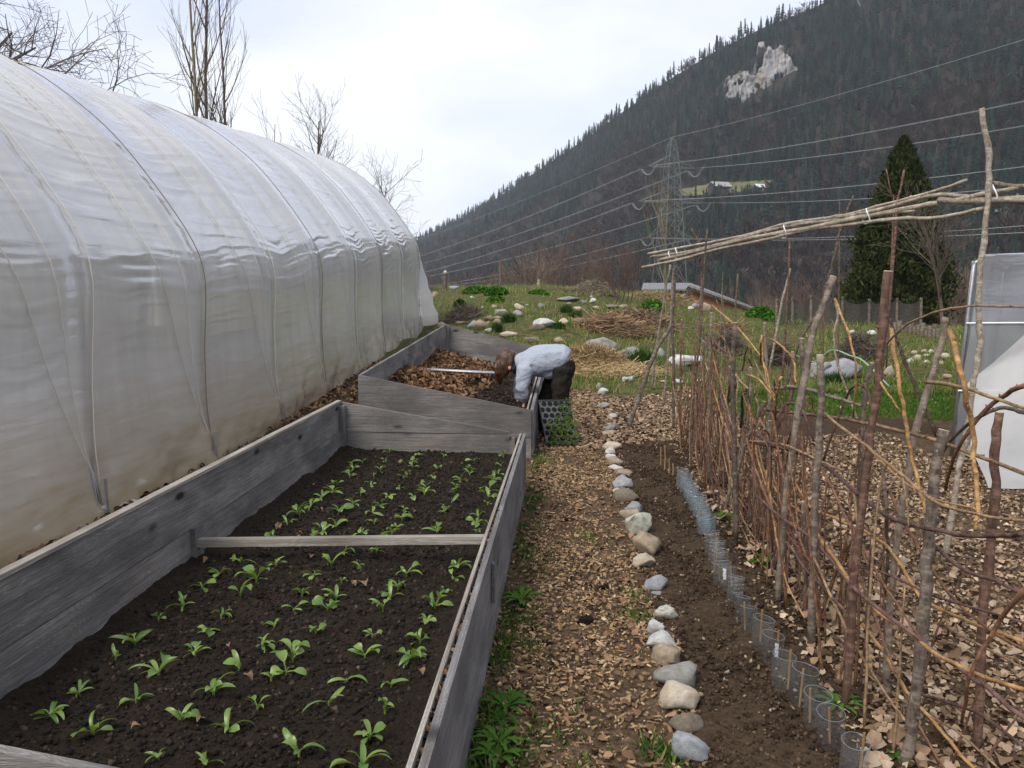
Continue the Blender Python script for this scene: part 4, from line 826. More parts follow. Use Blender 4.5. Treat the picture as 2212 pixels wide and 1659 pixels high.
rods = [('B', [(650, 10), (880, 35), (1150, 80), (1450, 160), (1827, 300)], .012, rod_y), ('B', [(560, 155), (820, 215), (960, 310), (1100, 430), (1220, 510), (1450, 570), (1700, 590), (1827, 585)], .013, rod_v), ('B', [(760, 325), (840, 450), (960, 510), (1130, 590), (1230, 680), (1350, 870), (1560, 980), (1827, 1080)], .0105, rod_o),
        ('B', [(580, 395), (700, 500), (860, 610), (1020, 800), (1200, 960), (1400, 1110), (1600, 1250), (1827, 1430)], .012, rod_v), ('B', [(570, 445), (660, 590), (720, 770), (820, 900), (960, 1060), (1000, 1110)], .0105, rod_v), ('B', [(1075, 990), (1170, 1110), (1260, 1270), (1400, 1430), (1590, 1659)], .011, rod_o), ('B', [(735, 620), (830, 750), (1010, 940)], .010, rod_v),
        ('B', [(1420, 640), (1540, 740), (1700, 800), (1827, 860)], .010, rod_v), ('B', [(1450, 1000), (1640, 1100), (1827, 1200)], .006, rod_y), ('B', [(525, 550), (600, 700), (680, 790)], .007, rod_y), ('B', [(360, 160), (430, 250), (520, 380)], .008, rod_r), ('B', [(515, 60), (560, 140), (700, 170)], .008, rod_v), ('B', [(640, 850), (680, 900), (740, 910), (780, 850), (820, 820)], .010, rod_v),
        ('B', [(1827, 840), (1700, 1010), (1580, 1240), (1540, 1450)], .009, rod_r), ('B', [(900, 20), (1040, 130), (1180, 240), (1400, 420), (1600, 490), (1827, 520)], .008, rod_y), ('B', [(860, 560), (1050, 830), (1180, 960), (1300, 1040), (1500, 1180), (1827, 1300)], .011, rod_o), ('B', [(600, 240), (700, 400), (800, 480), (880, 560)], .008, rod_o), ('B', [(1040, 1200), (1300, 1300), (1600, 1400), (1827, 1560)], .009, rod_v),
        ('B', [(1080, 1230), (1250, 1340), (1500, 1480), (1700, 1650)], .006, rod_y), ('B', [(700, 560), (900, 700), (1150, 750), (1400, 860), (1827, 990)], .007, rod_v), ('B', [(1100, 180), (1260, 330), (1420, 420), (1600, 460)], .006, rod_o), ('B', [(1170, 230), (1190, 420), (1200, 640), (1190, 830)], .012, bark_d), ('B', [(840, 640), (930, 850), (1050, 1100), (1180, 1300), (1280, 1440)], .008, rod_y),
        ('C', [(310, 1080), (430, 750), (520, 520), (600, 450), (680, 500), (710, 650)], .009, rod_v), ('C', [(1950, 450), (1750, 560), (1560, 740), (1420, 960), (1300, 1300)], .010, rod_r), ('C', [(1950, 680), (1800, 640), (1620, 690), (1400, 860), (1260, 1050)], .010, bark_d), ('C', [(1160, 425), (1400, 460), (1600, 520), (1950, 640)], .009, rod_y), ('C', [(860, 0), (930, 400), (990, 800), (1060, 1150), (1150, 1500)], .012, rod_o),
        ('C', [(1350, 0), (1450, 430), (1530, 800), (1560, 1300), (1560, 1640)], .012, rod_o), ('C', [(780, 430), (870, 560), (950, 680)], .006, rod_o), ('D', [(1310, 935), (1480, 930), (1600, 945), (1750, 990), (1900, 1030)], .014, bark_m), ('C', [(0, 465), (160, 480), (330, 530), (480, 575), (620, 620)], .013, bark_m), ('A', [(1420, 1060), (1560, 930), (1750, 855), (1950, 830), (2207, 838)], .006, rod_y),
        ('A', [(1155, 790), (1220, 960), (1270, 1150), (1260, 1450)], .008, rod_o), ('A', [(470, 825), (620, 960), (760, 1150), (800, 1350)], .009, rod_o), ('D', [(1270, 500), (1400, 600), (1470, 720), (1480, 880)], .009, rod_o), ('D', [(700, 560), (690, 480), (720, 460), (800, 560), (900, 640)], .010, rod_v), ('D', [(730, 700), (720, 620), (750, 590), (850, 650), (920, 660)], .011, rod_v),
        ('D', [(800, 560), (810, 500), (840, 480), (890, 600), (910, 700)], .009, rod_y), ('D', [(660, 920), (760, 910), (880, 990)], .014, rod_v), ('D', [(1175, 700), (1180, 500), (1192, 490), (1200, 700), (1230, 900)], .009, rod_o), ('D', [(980, 640), (1040, 635), (1100, 740)], .009, rod_v), ('D', [(1240, 1125), (1400, 1135), (1560, 1165), (1936, 1210)], .014, rod_v), ('D', [(1310, 1210), (1400, 1080), (1480, 1075), (1560, 1150), (1640, 1400)], .011, rod_v),
        ('D', [(900, 740), (960, 830), (1060, 930)], .012, rod_y), ('D', [(880, 720), (870, 780), (900, 900), (885, 1060)], .012, rod_v), ('D', [(1040, 810), (1150, 850), (1250, 960), (1300, 1040)], .009, rod_o), ('D', [(490, 700), (600, 700), (690, 700)], .008, bark_d), ('D', [(640, 480), (700, 560), (760, 640)], .012, bark_m), ('D', [(980, 1180), (1040, 1270), (1180, 1370), (1300, 1440), (1530, 1500)], .013, rod_v),
        ('D', [(1070, 1400), (1300, 1420), (1480, 1470), (1700, 1580), (1900, 1659)], .010, rod_y), ('D', [(440, 1250), (560, 1310), (680, 1400), (860, 1560)], .010, bark_m), ('D', [(1000, 1280), (1020, 1000), (1060, 930)], .016, bark_d), ('D', [(1010, 780), (1060, 560), (1120, 700), (1230, 900), (1300, 1000)], .008, rod_y), ('D', [(1350, 830), (1320, 1000), (1300, 1200)], .011, rod_o), ('A', [(495, 795), (530, 880), (620, 960)], .006, rod_y)]
ZN = {'A': zA, 'B': zB, 'C': zC, 'D': zD}
for i, (zn, pp, r_, m_) in enumerate(rods):
    rr = random.Random(900 + i); xo = 1.14 + rr.uniform(-.07, .13); path = []
    for k, q in enumerate(pp):
        u_, v_ = ZN[zn](*q); p = PX(u_, v_, xo + .03 * math.sin(2.2 * k + i)); path.append(p)
    path = [p for p in path if .9 < p[1] < 12]
    if len(path) < 2: continue
    path = [np.array([p[0], p[1], max(p[2], .02)]) for p in path]
    stick('woven_rod', path, r_ * rr.uniform(.66, .8), r_ * .5, m_, fence, False, 7, 40 + i)
for i in range(190):
    rr = random.Random(2000 + i); y0 = 2.5 + 6.1 * rr.random() ** .62; x0 = 1.16 + rr.uniform(-.11, .16); h_ = rr.uniform(.35, 1.2) * (1.0 if y0 > 4 else .8)
    ly, lx = rr.uniform(-.22, .22), rr.uniform(-.12, .12); pth = [(x0, y0, -.02), (x0 + lx * .4 + rr.uniform(-.03, .03), y0 + ly * .4, h_ * .5), (x0 + lx, y0 + ly, h_)]
    if i % 6 == 0: pth.append((x0 + lx + rr.uniform(-.1, .1), y0 + ly - .14, h_ + .05)); pth.append((x0 + lx, y0 + ly - .26, h_ - .12))
    stick('willow_shoot', pth, rr.uniform(.0035, .0075), .0028, rr.choice([rod_r, rod_r, rod_r, rod_v, rod_y, bark_r]), fence, False, 5, i)
for i in range(52):
    rr = random.Random(3000 + i); y0 = 3.2 + 5.4 * rr.random() ** .7; L_ = rr.uniform(.6, 1.5); z0 = rr.uniform(.25, 1.0); x0 = 1.16 + rr.uniform(-.08, .12); dz = rr.uniform(-.6, -.1); sgn = -1 if rr.random() < .85 else 1
    pth = [(x0 + .04 * math.sin(3 * f + i), y0 + sgn * L_ * f, max(.03, z0 + dz * f - .12 * math.sin(f * 3.1))) for f in (0, .25, .5, .75, 1)]
    if min(p[1] for p in pth) < 1.2: continue
    stick('woven_rod', pth, rr.uniform(.004, .0085), .0035, rr.choice([rod_o, rod_y, rod_v, rod_r, rod_r]), fence, False, 6, i)

# ------------------------------------------------------------------ bean trellis: leaning poles and the bundled ridge poles
trel = tag(empty('bean_trellis', (1.1, 9.2, 0)), 'bean trellis of leaning poles carrying a bundle of pale ridge poles', 'trellis')
poles = [(zD(405, 1310), [zD(405, 800), zD(400, 300), zA(262, 800), zA(262, 600)], .020, bark_d), (zD(215, 945), [zD(250, 600), zD(300, 300), zA(215, 720), zA(240, 600)], .024, bark_m), ((1355, 924), [zD(120, 950), zD(250, 600), zD(340, 460), zD(395, 350)], .030, bark_m), (zD(315, 1100), [zD(350, 750), zD(385, 320), zA(255, 660), zA(268, 610)], .022, bark_m),
         (zA(870, 1310), [zA(960, 1030), zA(1060, 860), zA(1120, 680), zA(1180, 430), zA(1255, 218)], .024, bark_d), (zA(790, 1180), [zA(850, 860), zA(905, 620)], .026, bark_p), (zA(862, 1240), [zA(885, 900), zA(905, 470)], .020, bark_r), (zA(1395, 1240), [zA(1450, 900), zA(1485, 500), zA(1500, 280), zA(1540, 75)], .026, bark_r), (zA(1395, 1300), [zA(1450, 1000)], .022, bark_d),
         (zA(595, 1280), [zA(600, 930), zA(612, 655)], .020, bark_r), (zA(545, 1180), [zA(538, 900), zA(525, 750)], .016, bark_m), (zA(1290, 1460), [zA(1230, 1330), zA(1165, 1130), zA(1150, 1000), zA(1170, 880), zA(1155, 810)], .018, bark_p), (zA(1740, 1560), [zA(1600, 1270), zA(1500, 1020), zA(1465, 900)], .024, bark_d), (zA(350, 1640), [zA(370, 1200), zA(410, 760), zA(400, 500), zA(355, 395)], .012, bark_r),
         (zA(505, 1200), [zA(520, 880), zA(530, 640)], .008, bark_m), (zA(1085, 1300), [zA(1090, 900), zA(1105, 700)], .015, bark_r), (zA(1440, 1200), [zA(1480, 300), zA(1470, 220), zA(1440, 65)], .014, bark_r), (zA(1175, 1260), [zA(1178, 500), zA(1180, 245)], .010, bark_r)]
for i, (bs, ps, r_, m_) in enumerate(poles): stick('upright_pole', grounded(bs, ps), r_ * .85, r_ * .62, m_, trel, True, 8, 700 + i, cut=(i in (5, 9, 7)))
ya, yb_ = 9.2, 5.05; xa_ = 1405; 
def rid(pl, r_, k):
    out = []
    for q in pl:
        u_, v_ = zA(*q) if q[0] < 2300 else q; f = min(1.35, max(-.05, (q[0] - 80) / 1950)); iy = 1 / ya + (1 / yb_ - 1 / ya) * f; out.append(P(u_, v_, 1 / iy))
    r_ *= .78; stick('ridge_pole', out, r_, r_ * .7, bark_p if k != 7 else bark_m, trel, True, 8, 800 + k, cut=False)
    c_ = MB(); e_ = out[0]; dv = out[0] - out[1]; dv /= np.linalg.norm(dv); c_.tube([e_, e_ + dv * .004], [r_ * .9, r_ * .88], 8); child(c_.build('cut_end', cut_m, None), trel)
for k, (pl, r_) in enumerate([([(115, 540), (300, 505), (640, 440), (900, 368), (1180, 330), (1450, 260), (1700, 195), (1888, 130)], .017), ([(135, 555), (300, 535), (540, 480), (800, 405), (1000, 370), (1300, 330), (1600, 275), (1900, 225), (2207, 165), (2290, 150)], .019), ([(180, 575), (380, 525), (700, 450), (1000, 400), (1300, 335), (1600, 280), (1900, 225), (2100, 185), (2290, 150)], .024),
        ([(85, 615), (300, 570), (520, 510), (760, 462), (1000, 405), (1240, 375), (1500, 345), (1750, 335), (1990, 285)], .020), ([(640, 455), (800, 395), (900, 372), (1060, 350), (1200, 325), (1350, 320), (1600, 300)], .016), ([(1170, 335), (1290, 318), (1450, 280), (1680, 215), (1830, 215), (2000, 235), (2207, 225), (2290, 225)], .019), ([(1740, 245), (2000, 245), (2207, 240), (2290, 232)], .026), ([(2030, 150), (2120, 160), (2290, 168)], .020)]): rid(pl, r_, k)
for q in ((232, 555), (272, 535), (1330, 330), (872, 415), (2030, 205)):
    u_, v_ = zA(*q); f = (q[0] - 80) / 1950; iy = 1 / ya + (1 / yb_ - 1 / ya) * f; c_ = P(u_, v_, 1 / iy); b = MB()
    b.tube([c_ + np.array([.012 * math.sin(a * 2), .045 * math.cos(a), .05 * math.sin(a)]) for a in np.linspace(0, 6.5, 22)], .005, 5); child(b.build('tie_string', white_m, None, True), trel)
# short canes in the soil strip and a clip on the fence
zF = zone(2000, 1400, 600 / 1810)
for i, (x_, yb2, yt) in enumerate([(318, 262, 75), (358, 305, 60), (398, 340, 190), (436, 360, 235)]):
    p = GH(*zF(x_, yb2)); q = P(*zF(x_ + 2, yt), p[1]); b = MB(); b.tube([p - np.array([0, 0, .02]), (p + q) / 2 + np.array([.004, 0, 0]), q], .006, 6)
    tag(b.build('cane', cane_m), ['tall leftmost bamboo cane left of the far bottles', 'second tall bamboo cane left of the far bottles', 'short bamboo cane, third left of the far bottles', 'short bamboo cane right beside the far bottles'][i], 'cane', 'canes in the soil strip')

# ------------------------------------------------------------------ person bending over the far frame
YP = 9.05
def pp(u_, v_, dy=0.0): return P(u_, v_, YP + dy)
t = NT('striped_shirt'); v = t.coord('Object'); sz_ = t.n('ShaderNodeSeparateXYZ', Vector=v)
st = t.math('SINE', t.math('MULTIPLY', t.math('ADD', sz_.outputs['Z'], t.math('MULTIPLY', sz_.outputs['X'], .22)), 400.0))
c = t.mix(t.ramp(st, [(.35, 0), (.65, 1)]), (.36, .385, .43), (.24, .285, .37)); fold = t.noise(t.coord('Object', (1, 1, 2.2)), 9, 4, .6, .5)
shirt_m = t.principled(c, .9, t.bump(fold, .45, .03), .1)
t = NT('dark_trousers'); v = t.coord(); c = t.mix(t.ramp(t.noise(v, 12, 4), [(.35, 0), (.7, 1)]), (.012, .011, .010), (.032, .028, .023)); trouser_m = t.principled(c, .95, t.bump(t.noise(v, 14, 4), .8, .03), .05)
t = NT('brown_hair'); v = t.coord('Object', (1, 1, .12)); c = t.mix(t.ramp(t.noise(v, 75, 3), [(.35, 0), (.7, 1)]), (.022, .011, .007), (.115, .052, .026)); hair_m = t.principled(c, .45, t.bump(t.noise(v, 120, 3), .6, .006), .4)
t = NT('skin'); skin_m = t.principled((.45, .24, .16), .55, None, .4, Subsurface_Weight=.1)
t = NT('navy_collar'); navy_m = t.principled((.012, .014, .022), .9)
t = NT('rubber_boot'); boot_m = t.principled((.03, .03, .028), .6)
person = tag(empty('person', pp(1205, 945)), 'person in a blue striped shirt and dark trousers bending over the far frame', 'person')
def fused(name, b, m_, parent, vox=.011, smooth_it=6):
    o = child(b.build(name, m_, None, True), parent); r_ = o.modifiers.new('fuse', 'REMESH'); r_.mode = 'VOXEL'; r_.voxel_size = vox; r_.use_smooth_shade = True
    s2 = o.modifiers.new('relax', 'SMOOTH'); s2.factor = .5; s2.iterations = smooth_it; return o
hipL, hipR = pp(1214, 800, -.10), pp(1204, 800, .12); kneeL, kneeR = pp(1209, 872, -.11), pp(1178, 868, .16); ankL, ankR = pp(1204, 935, -.10), pp(1176, 930, .18)
pel = pp(1212, 786, .01); sp1 = pp(1193, 778, .01); sp2 = pp(1165, 779, .01); sp3 = pp(1140, 788, .01); nk = pp(1116, 795, .0); hd = pp(1095, 795, -.01)
shL, shR = pp(1133, 800, -.16), pp(1132, 800, .19); elL, elR = pp(1127, 838, -.19), pp(1122, 838, .24); wrL, wrR = pp(1133, 870, -.12), pp(1120, 868, .16)
b = MB()
b.loft([pel, sp1, sp2, sp3, nk], [.13, .12, .14, .15, .06], [.11, .09, .11, .10, .06])
b.loft([pp(1122, 788), pp(1104, 792)], [.05, .052], [.05, .052])
b.loft([pp(1100, 766), pp(1098, 772), pp(1097, 782), pp(1097, 794), pp(1098, 804), pp(1100, 812)], [.03, .068, .078, .076, .062, .03], [.04, .085, .095, .092, .075, .035])
for S_h, E_l, W_r in ((shL, elL, wrL), (shR, elR, wrR)):
    b.loft([S_h, (S_h + E_l) / 2, E_l, (E_l * .4 + W_r * .6), W_r], [.05, .042, .037, .033, .026], [.05, .042, .037, .033, .024], side=(0, 1, .01))
    hv = np.array([-.02, 0, -.085]); b.loft([W_r, W_r + hv * .5, W_r + hv], [.028, .040, .036], [.017, .018, .014], side=(0, 1, .01))
    for k in range(4):
        o0 = W_r + hv + np.array([0, (k - 1.5) * .019, 0]); L_ = (.062, .074, .070, .052)[k]; b.loft([o0 + np.array([0, 0, .02]), o0 + np.array([-.006, 0, -L_ * .5]), o0 + np.array([-.024, 0, -L_ * .85])], [.0085, .008, .0065], [.0085, .008, .0065], n=6)
    o0 = W_r + hv * .35 + np.array([0, .036, 0]); b.loft([o0 - np.array([0, .012, 0]), o0 + np.array([-.018, .012, -.028]), o0 + np.array([-.034, .008, -.055])], [.011, .0095, .007], [.011, .0095, .007], side=(1, 0, 0), n=6)
for H_, K_, A_ in ((hipL, kneeL, ankL), (hipR, kneeR, ankR)): b.loft([H_, (H_ + K_) / 2, K_, (K_ + A_) / 2, A_], [.085, .075, .055, .052, .036], [.09, .078, .057, .055, .037], side=(0, 1, .01))
# nose, brow and chin on the face, which looks down into the frame
b.loft([pp(1094, 806), pp(1092, 813)], [.014, .010], [.018, .010]); b.loft([pp(1103, 806), pp(1106, 812)], [.03, .02], [.035, .02])
body = fused('body', b, skin_m, person, .008, 3)
for dy in (-.032, .032):
    e_ = MB(); c_ = pp(1094, 806, -.01 + dy); e_.loft([c_, c_ + np.array([-.004, 0, -.008])], [.011, .007], [.011, .007], n=8); ey = e_.build('eye', navy_m, None, True); child(ey, person)
    e_ = MB(); c_ = pp(1101, 795, -.01 + dy * 2.5); e_.loft([c_ + np.array([0, 0, .02]), c_, c_ - np.array([0, 0, .025])], [.010, .014, .008], [.014, .020, .010], n=8); child(e_.build('ear', skin_m, None, True), person)
# shirt
b = MB()
b.loft([pp(1229, 772), pp(1221, 770), pp(1208, 772), pp(1191, 777), pp(1170, 780), pp(1150, 782), pp(1134, 785), pp(1121, 786), pp(1114, 787)], [.15, .18, .185, .18, .185, .19, .175, .12, .085], [.080, .118, .150, .172, .176, .158, .132, .112, .085])
for S_h, E_l, W_r, sg in ((shL, elL, wrL, -1), (shR, elR, wrR, 1)):
    b.loft([S_h + np.array([.05, -.02 * sg, .02]), S_h, (S_h + E_l) / 2, E_l, (E_l * .45 + W_r * .55), W_r + np.array([0, 0, .015])], [.085, .09, .076, .066, .056, .038], [.09, .095, .082, .070, .058, .038], side=(0, 1, .01))
# hanging front of the shirt
b.loft([pp(1205, 790), pp(1190, 800), pp(1172, 806)], [.10, .13, .10], [.09, .10, .07])
sh = fused('shirt', b, shirt_m, person, .012, 5)
tx_ = bpy.data.textures.new('cloth_folds', 'CLOUDS'); tx_.noise_scale = .085; dm = sh.modifiers.new('folds', 'DISPLACE'); dm.texture = tx_; dm.strength = .03; dm.mid_level = .5
# trousers
b = MB(); b.loft([pp(1222, 778, .01), pp(1220, 790, .01), pp(1214, 805, .01), pp(1209, 820, .01)], [.15, .175, .17, .13], [.09, .125, .125, .10])
for H_, K_, A_ in ((hipL, kneeL, ankL), (hipR, kneeR, ankR)): b.loft([H_ + np.array([0.01, 0, .03]), (H_ + K_) / 2, K_, (K_ + A_) / 2, A_ + np.array([0, 0, -.01])], [.10, .098, .08, .075, .07], [.115, .105, .085, .078, .072], side=(0, 1, .01))
tro = fused('trousers', b, trouser_m, person, .012, 4); dm = tro.modifiers.new('folds', 'DISPLACE'); dm.texture = tx_; dm.strength = .025; dm.mid_level = .5
for A_ in (ankL, ankR):
    g_ = float(hgt(A_[0], A_[1])); b = MB(); b.loft([(A_[0] + .07, A_[1], g_ + .05), (A_[0] + .02, A_[1], g_ + .06), (A_[0] - .08, A_[1], g_ + .05), (A_[0] - .17, A_[1], g_ + .035)], [.035, .048, .05, .03], [.045, .06, .05, .03]); b.loft([(A_[0] + .01, A_[1], g_ + .06), (A_[0] + .005, A_[1], g_ + .16)], [.05, .055], [.055, .058]); fused('boot', b, boot_m, person, .01, 3)
b = MB(); b.tube([pp(1116, 786, -.06), pp(1110, 797, -.085), pp(1113, 808, -.05)], [.02, .03, .02], 8); b.tube([pp(1116, 786, .06), pp(1110, 797, .085), pp(1113, 808, .05)], [.02, .03, .02], 8); b.loft([pp(1118, 789), pp(1110, 792), pp(1107, 797)], [.07, .085, .07], [.05, .075, .06]); fused('collar_scarf', b, navy_m, person, .01, 3)
# hair: cap over the head and long locks hanging forward
b = MB(); b.loft([pp(1104, 760), pp(1099, 763), pp(1095, 771), pp(1092, 782), pp(1089, 794), pp(1086, 805), pp(1083, 813)], [.04, .075, .10, .105, .10, .085, .05], [.05, .085, .105, .112, .105, .075, .03], n=14)
b.loft([pp(1113, 765), pp(1105, 766), pp(1098, 770)], [.05, .08, .09], [.03, .05, .05])
b.loft([pp(1086, 784), pp(1080, 798), pp(1077, 812), pp(1080, 823), pp(1083, 830)], [.09, .09, .075, .045, .012], [.06, .055, .045, .03, .008])
for k in range(18):
    rr = random.Random(60 + k); fr = k / 17; u0 = 1106 - 32 * fr; v0 = 770 + 12 * fr; dy = (-.10 if k % 2 else .10) * rr.uniform(.6, 1); en = (803 + 8 * fr if fr < .55 else rr.uniform(816, 828)) + rr.uniform(-3, 3)
    b.loft([pp(u0, v0, dy * .8), pp(u0 - 3, v0 + 12, dy), pp(u0 - 2 + rr.uniform(-2, 2), (v0 + 12 + en) / 2, dy * .95), pp(u0 + (3 if fr > .5 else 0) + rr.uniform(-2, 3), en, dy * .7)], [.020, .026, .022, .004], [.024, .030, .024, .004], n=7)
fused('hair', b, hair_m, person, .009, 2)

# ------------------------------------------------------------------ seed tray leaning beside the person
TLp, BLp, BRp = np.array(P(1162, 867, 8.62)), np.array(GH(1183, 968)), np.array(GH(1248, 962)); bx = (BRp - BLp); bx[1] *= .3; wT = np.linalg.norm(bx); ex = bx / wT; ez = TLp - BLp; ez[0] += .012; hT = np.linalg.norm(ez); ez /= hT; en_ = np.cross(ex, ez); en_ /= np.linalg.norm(en_)
tray = tag(empty('seed_tray', BLp), 'black plastic plug tray, half filled with green seedlings, leaning beside the person', 'tray')
t = NT('black_plastic'); black_m = t.principled((.016, .017, .018), .45, None, .5); t = NT('grey_plastic'); greyp_m = t.principled((.06, .063, .066), .5, None, .5)
def tp_(a, c_, d_=0.0): return BLp + ex * a * wT + ez * c_ * hT + en_ * d_
NC, NR = 5, 8; b = MB()
def tq(b, a0, c0, a1, c1, d_=0.0):
    k = len(b.v); b.v += [tuple(tp_(a0, c0, d_)), tuple(tp_(a1, c0, d_)), tuple(tp_(a1, c1, d_)), tuple(tp_(a0, c1, d_))]; b.f.append((k, k + 1, k + 2, k + 3))
# plain face plate; raised near-black discs paint the shade of its round holes
pl = MB(); cups = []
for i in range(NC):
    for j in range(NR):
        off = .25 if j % 2 else -.25; ca = (i + .5 + off * .9) / NC; cc = (j + .5) / NR; cups.append((ca, cc, i, j)); 
tq(pl, 0, 0, 1, 1, 0.0); face = child(pl.build('plate', greyp_m, None), tray)
rim = MB()
for (a0, c0, a1, c1) in ((0, -.02, 1, 0.0), (0, 1, 1, 1.02), (-.03, -.02, 0, 1.02), (1, -.02, 1.03, 1.02)):
    k = len(rim.v); rim.v += [tuple(tp_(a, c_, d_)) for d_ in (-.035, .012) for a, c_ in ((a0, c0), (a1, c0), (a1, c1), (a0, c1))]; rim.f += [tuple(k + q for q in f_) for f_ in ((0, 3, 2, 1), (4, 5, 6, 7), (0, 1, 5, 4), (1, 2, 6, 5), (2, 3, 7, 6), (3, 0, 4, 7))]
child(rim.build('rim', black_m, None), tray)
dn = -1 if (en_ @ np.array([0, -1, 0])) < 0 else 1
t = NT('plug_hole_shade'); hole_shade_m = t.principled((.004, .004, .004), .9)  # shade inside the plug holes, put into the colour of flat discs
seed_l = LEAFS
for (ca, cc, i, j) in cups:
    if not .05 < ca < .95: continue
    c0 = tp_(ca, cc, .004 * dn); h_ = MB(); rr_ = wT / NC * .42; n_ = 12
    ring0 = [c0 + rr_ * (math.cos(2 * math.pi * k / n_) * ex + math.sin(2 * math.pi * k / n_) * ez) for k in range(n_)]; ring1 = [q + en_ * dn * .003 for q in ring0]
    h_.v = [tuple(q) for q in ring0 + ring1]; h_.f = [tuple(range(n_, 2 * n_))] + [(k, (k + 1) % n_, n_ + (k + 1) % n_, n_ + k) for k in range(n_)]; child(h_.build('hole_shade_disc', hole_shade_m, None), tray)
    filled = cc < .48 or ca > .60 + .25 * (cc > .85) or (cc < .66 and ca > .42)
    if filled and cc < .95:
        g_ = MB(); rr = random.Random(i * 20 + j)
        for k in range(rr.randint(8, 12)):
            th = rr.uniform(0, 6.28); L_ = rr.uniform(.05, .10); dirv = en_ * dn * .8 + ex * math.cos(th) * .7 + ez * (math.sin(th) * .5) + np.array([0, 0, .35]); dirv /= np.linalg.norm(dirv); sdv = np.cross(dirv, np.array([.3, .2, 1])); sdv /= np.linalg.norm(sdv); p1 = c0 + dirv * L_ * .5; p2 = c0 + dirv * L_ * .8 + np.array([0, 0, -.004]); p3 = c0 + dirv * L_ * 1.05 + np.array([0, 0, -.014]); w_ = rr.uniform(.010, .016); q0 = len(g_.v)
            g_.v += [tuple(c0 - sdv * .0012), tuple(c0 + sdv * .0012), tuple(p1 - sdv * .002), tuple(p1 + sdv * .002), tuple(p2 - sdv * w_), tuple(p2 + sdv * w_), tuple(p3 - sdv * .002), tuple(p3 + sdv * .002)]; g_.f += [(q0, q0 + 1, q0 + 3, q0 + 2), (q0 + 2, q0 + 3, q0 + 5, q0 + 4), (q0 + 4, q0 + 5, q0 + 7, q0 + 6)]
        child(g_.build('plug_seedling', spin_m, None, True), tray)

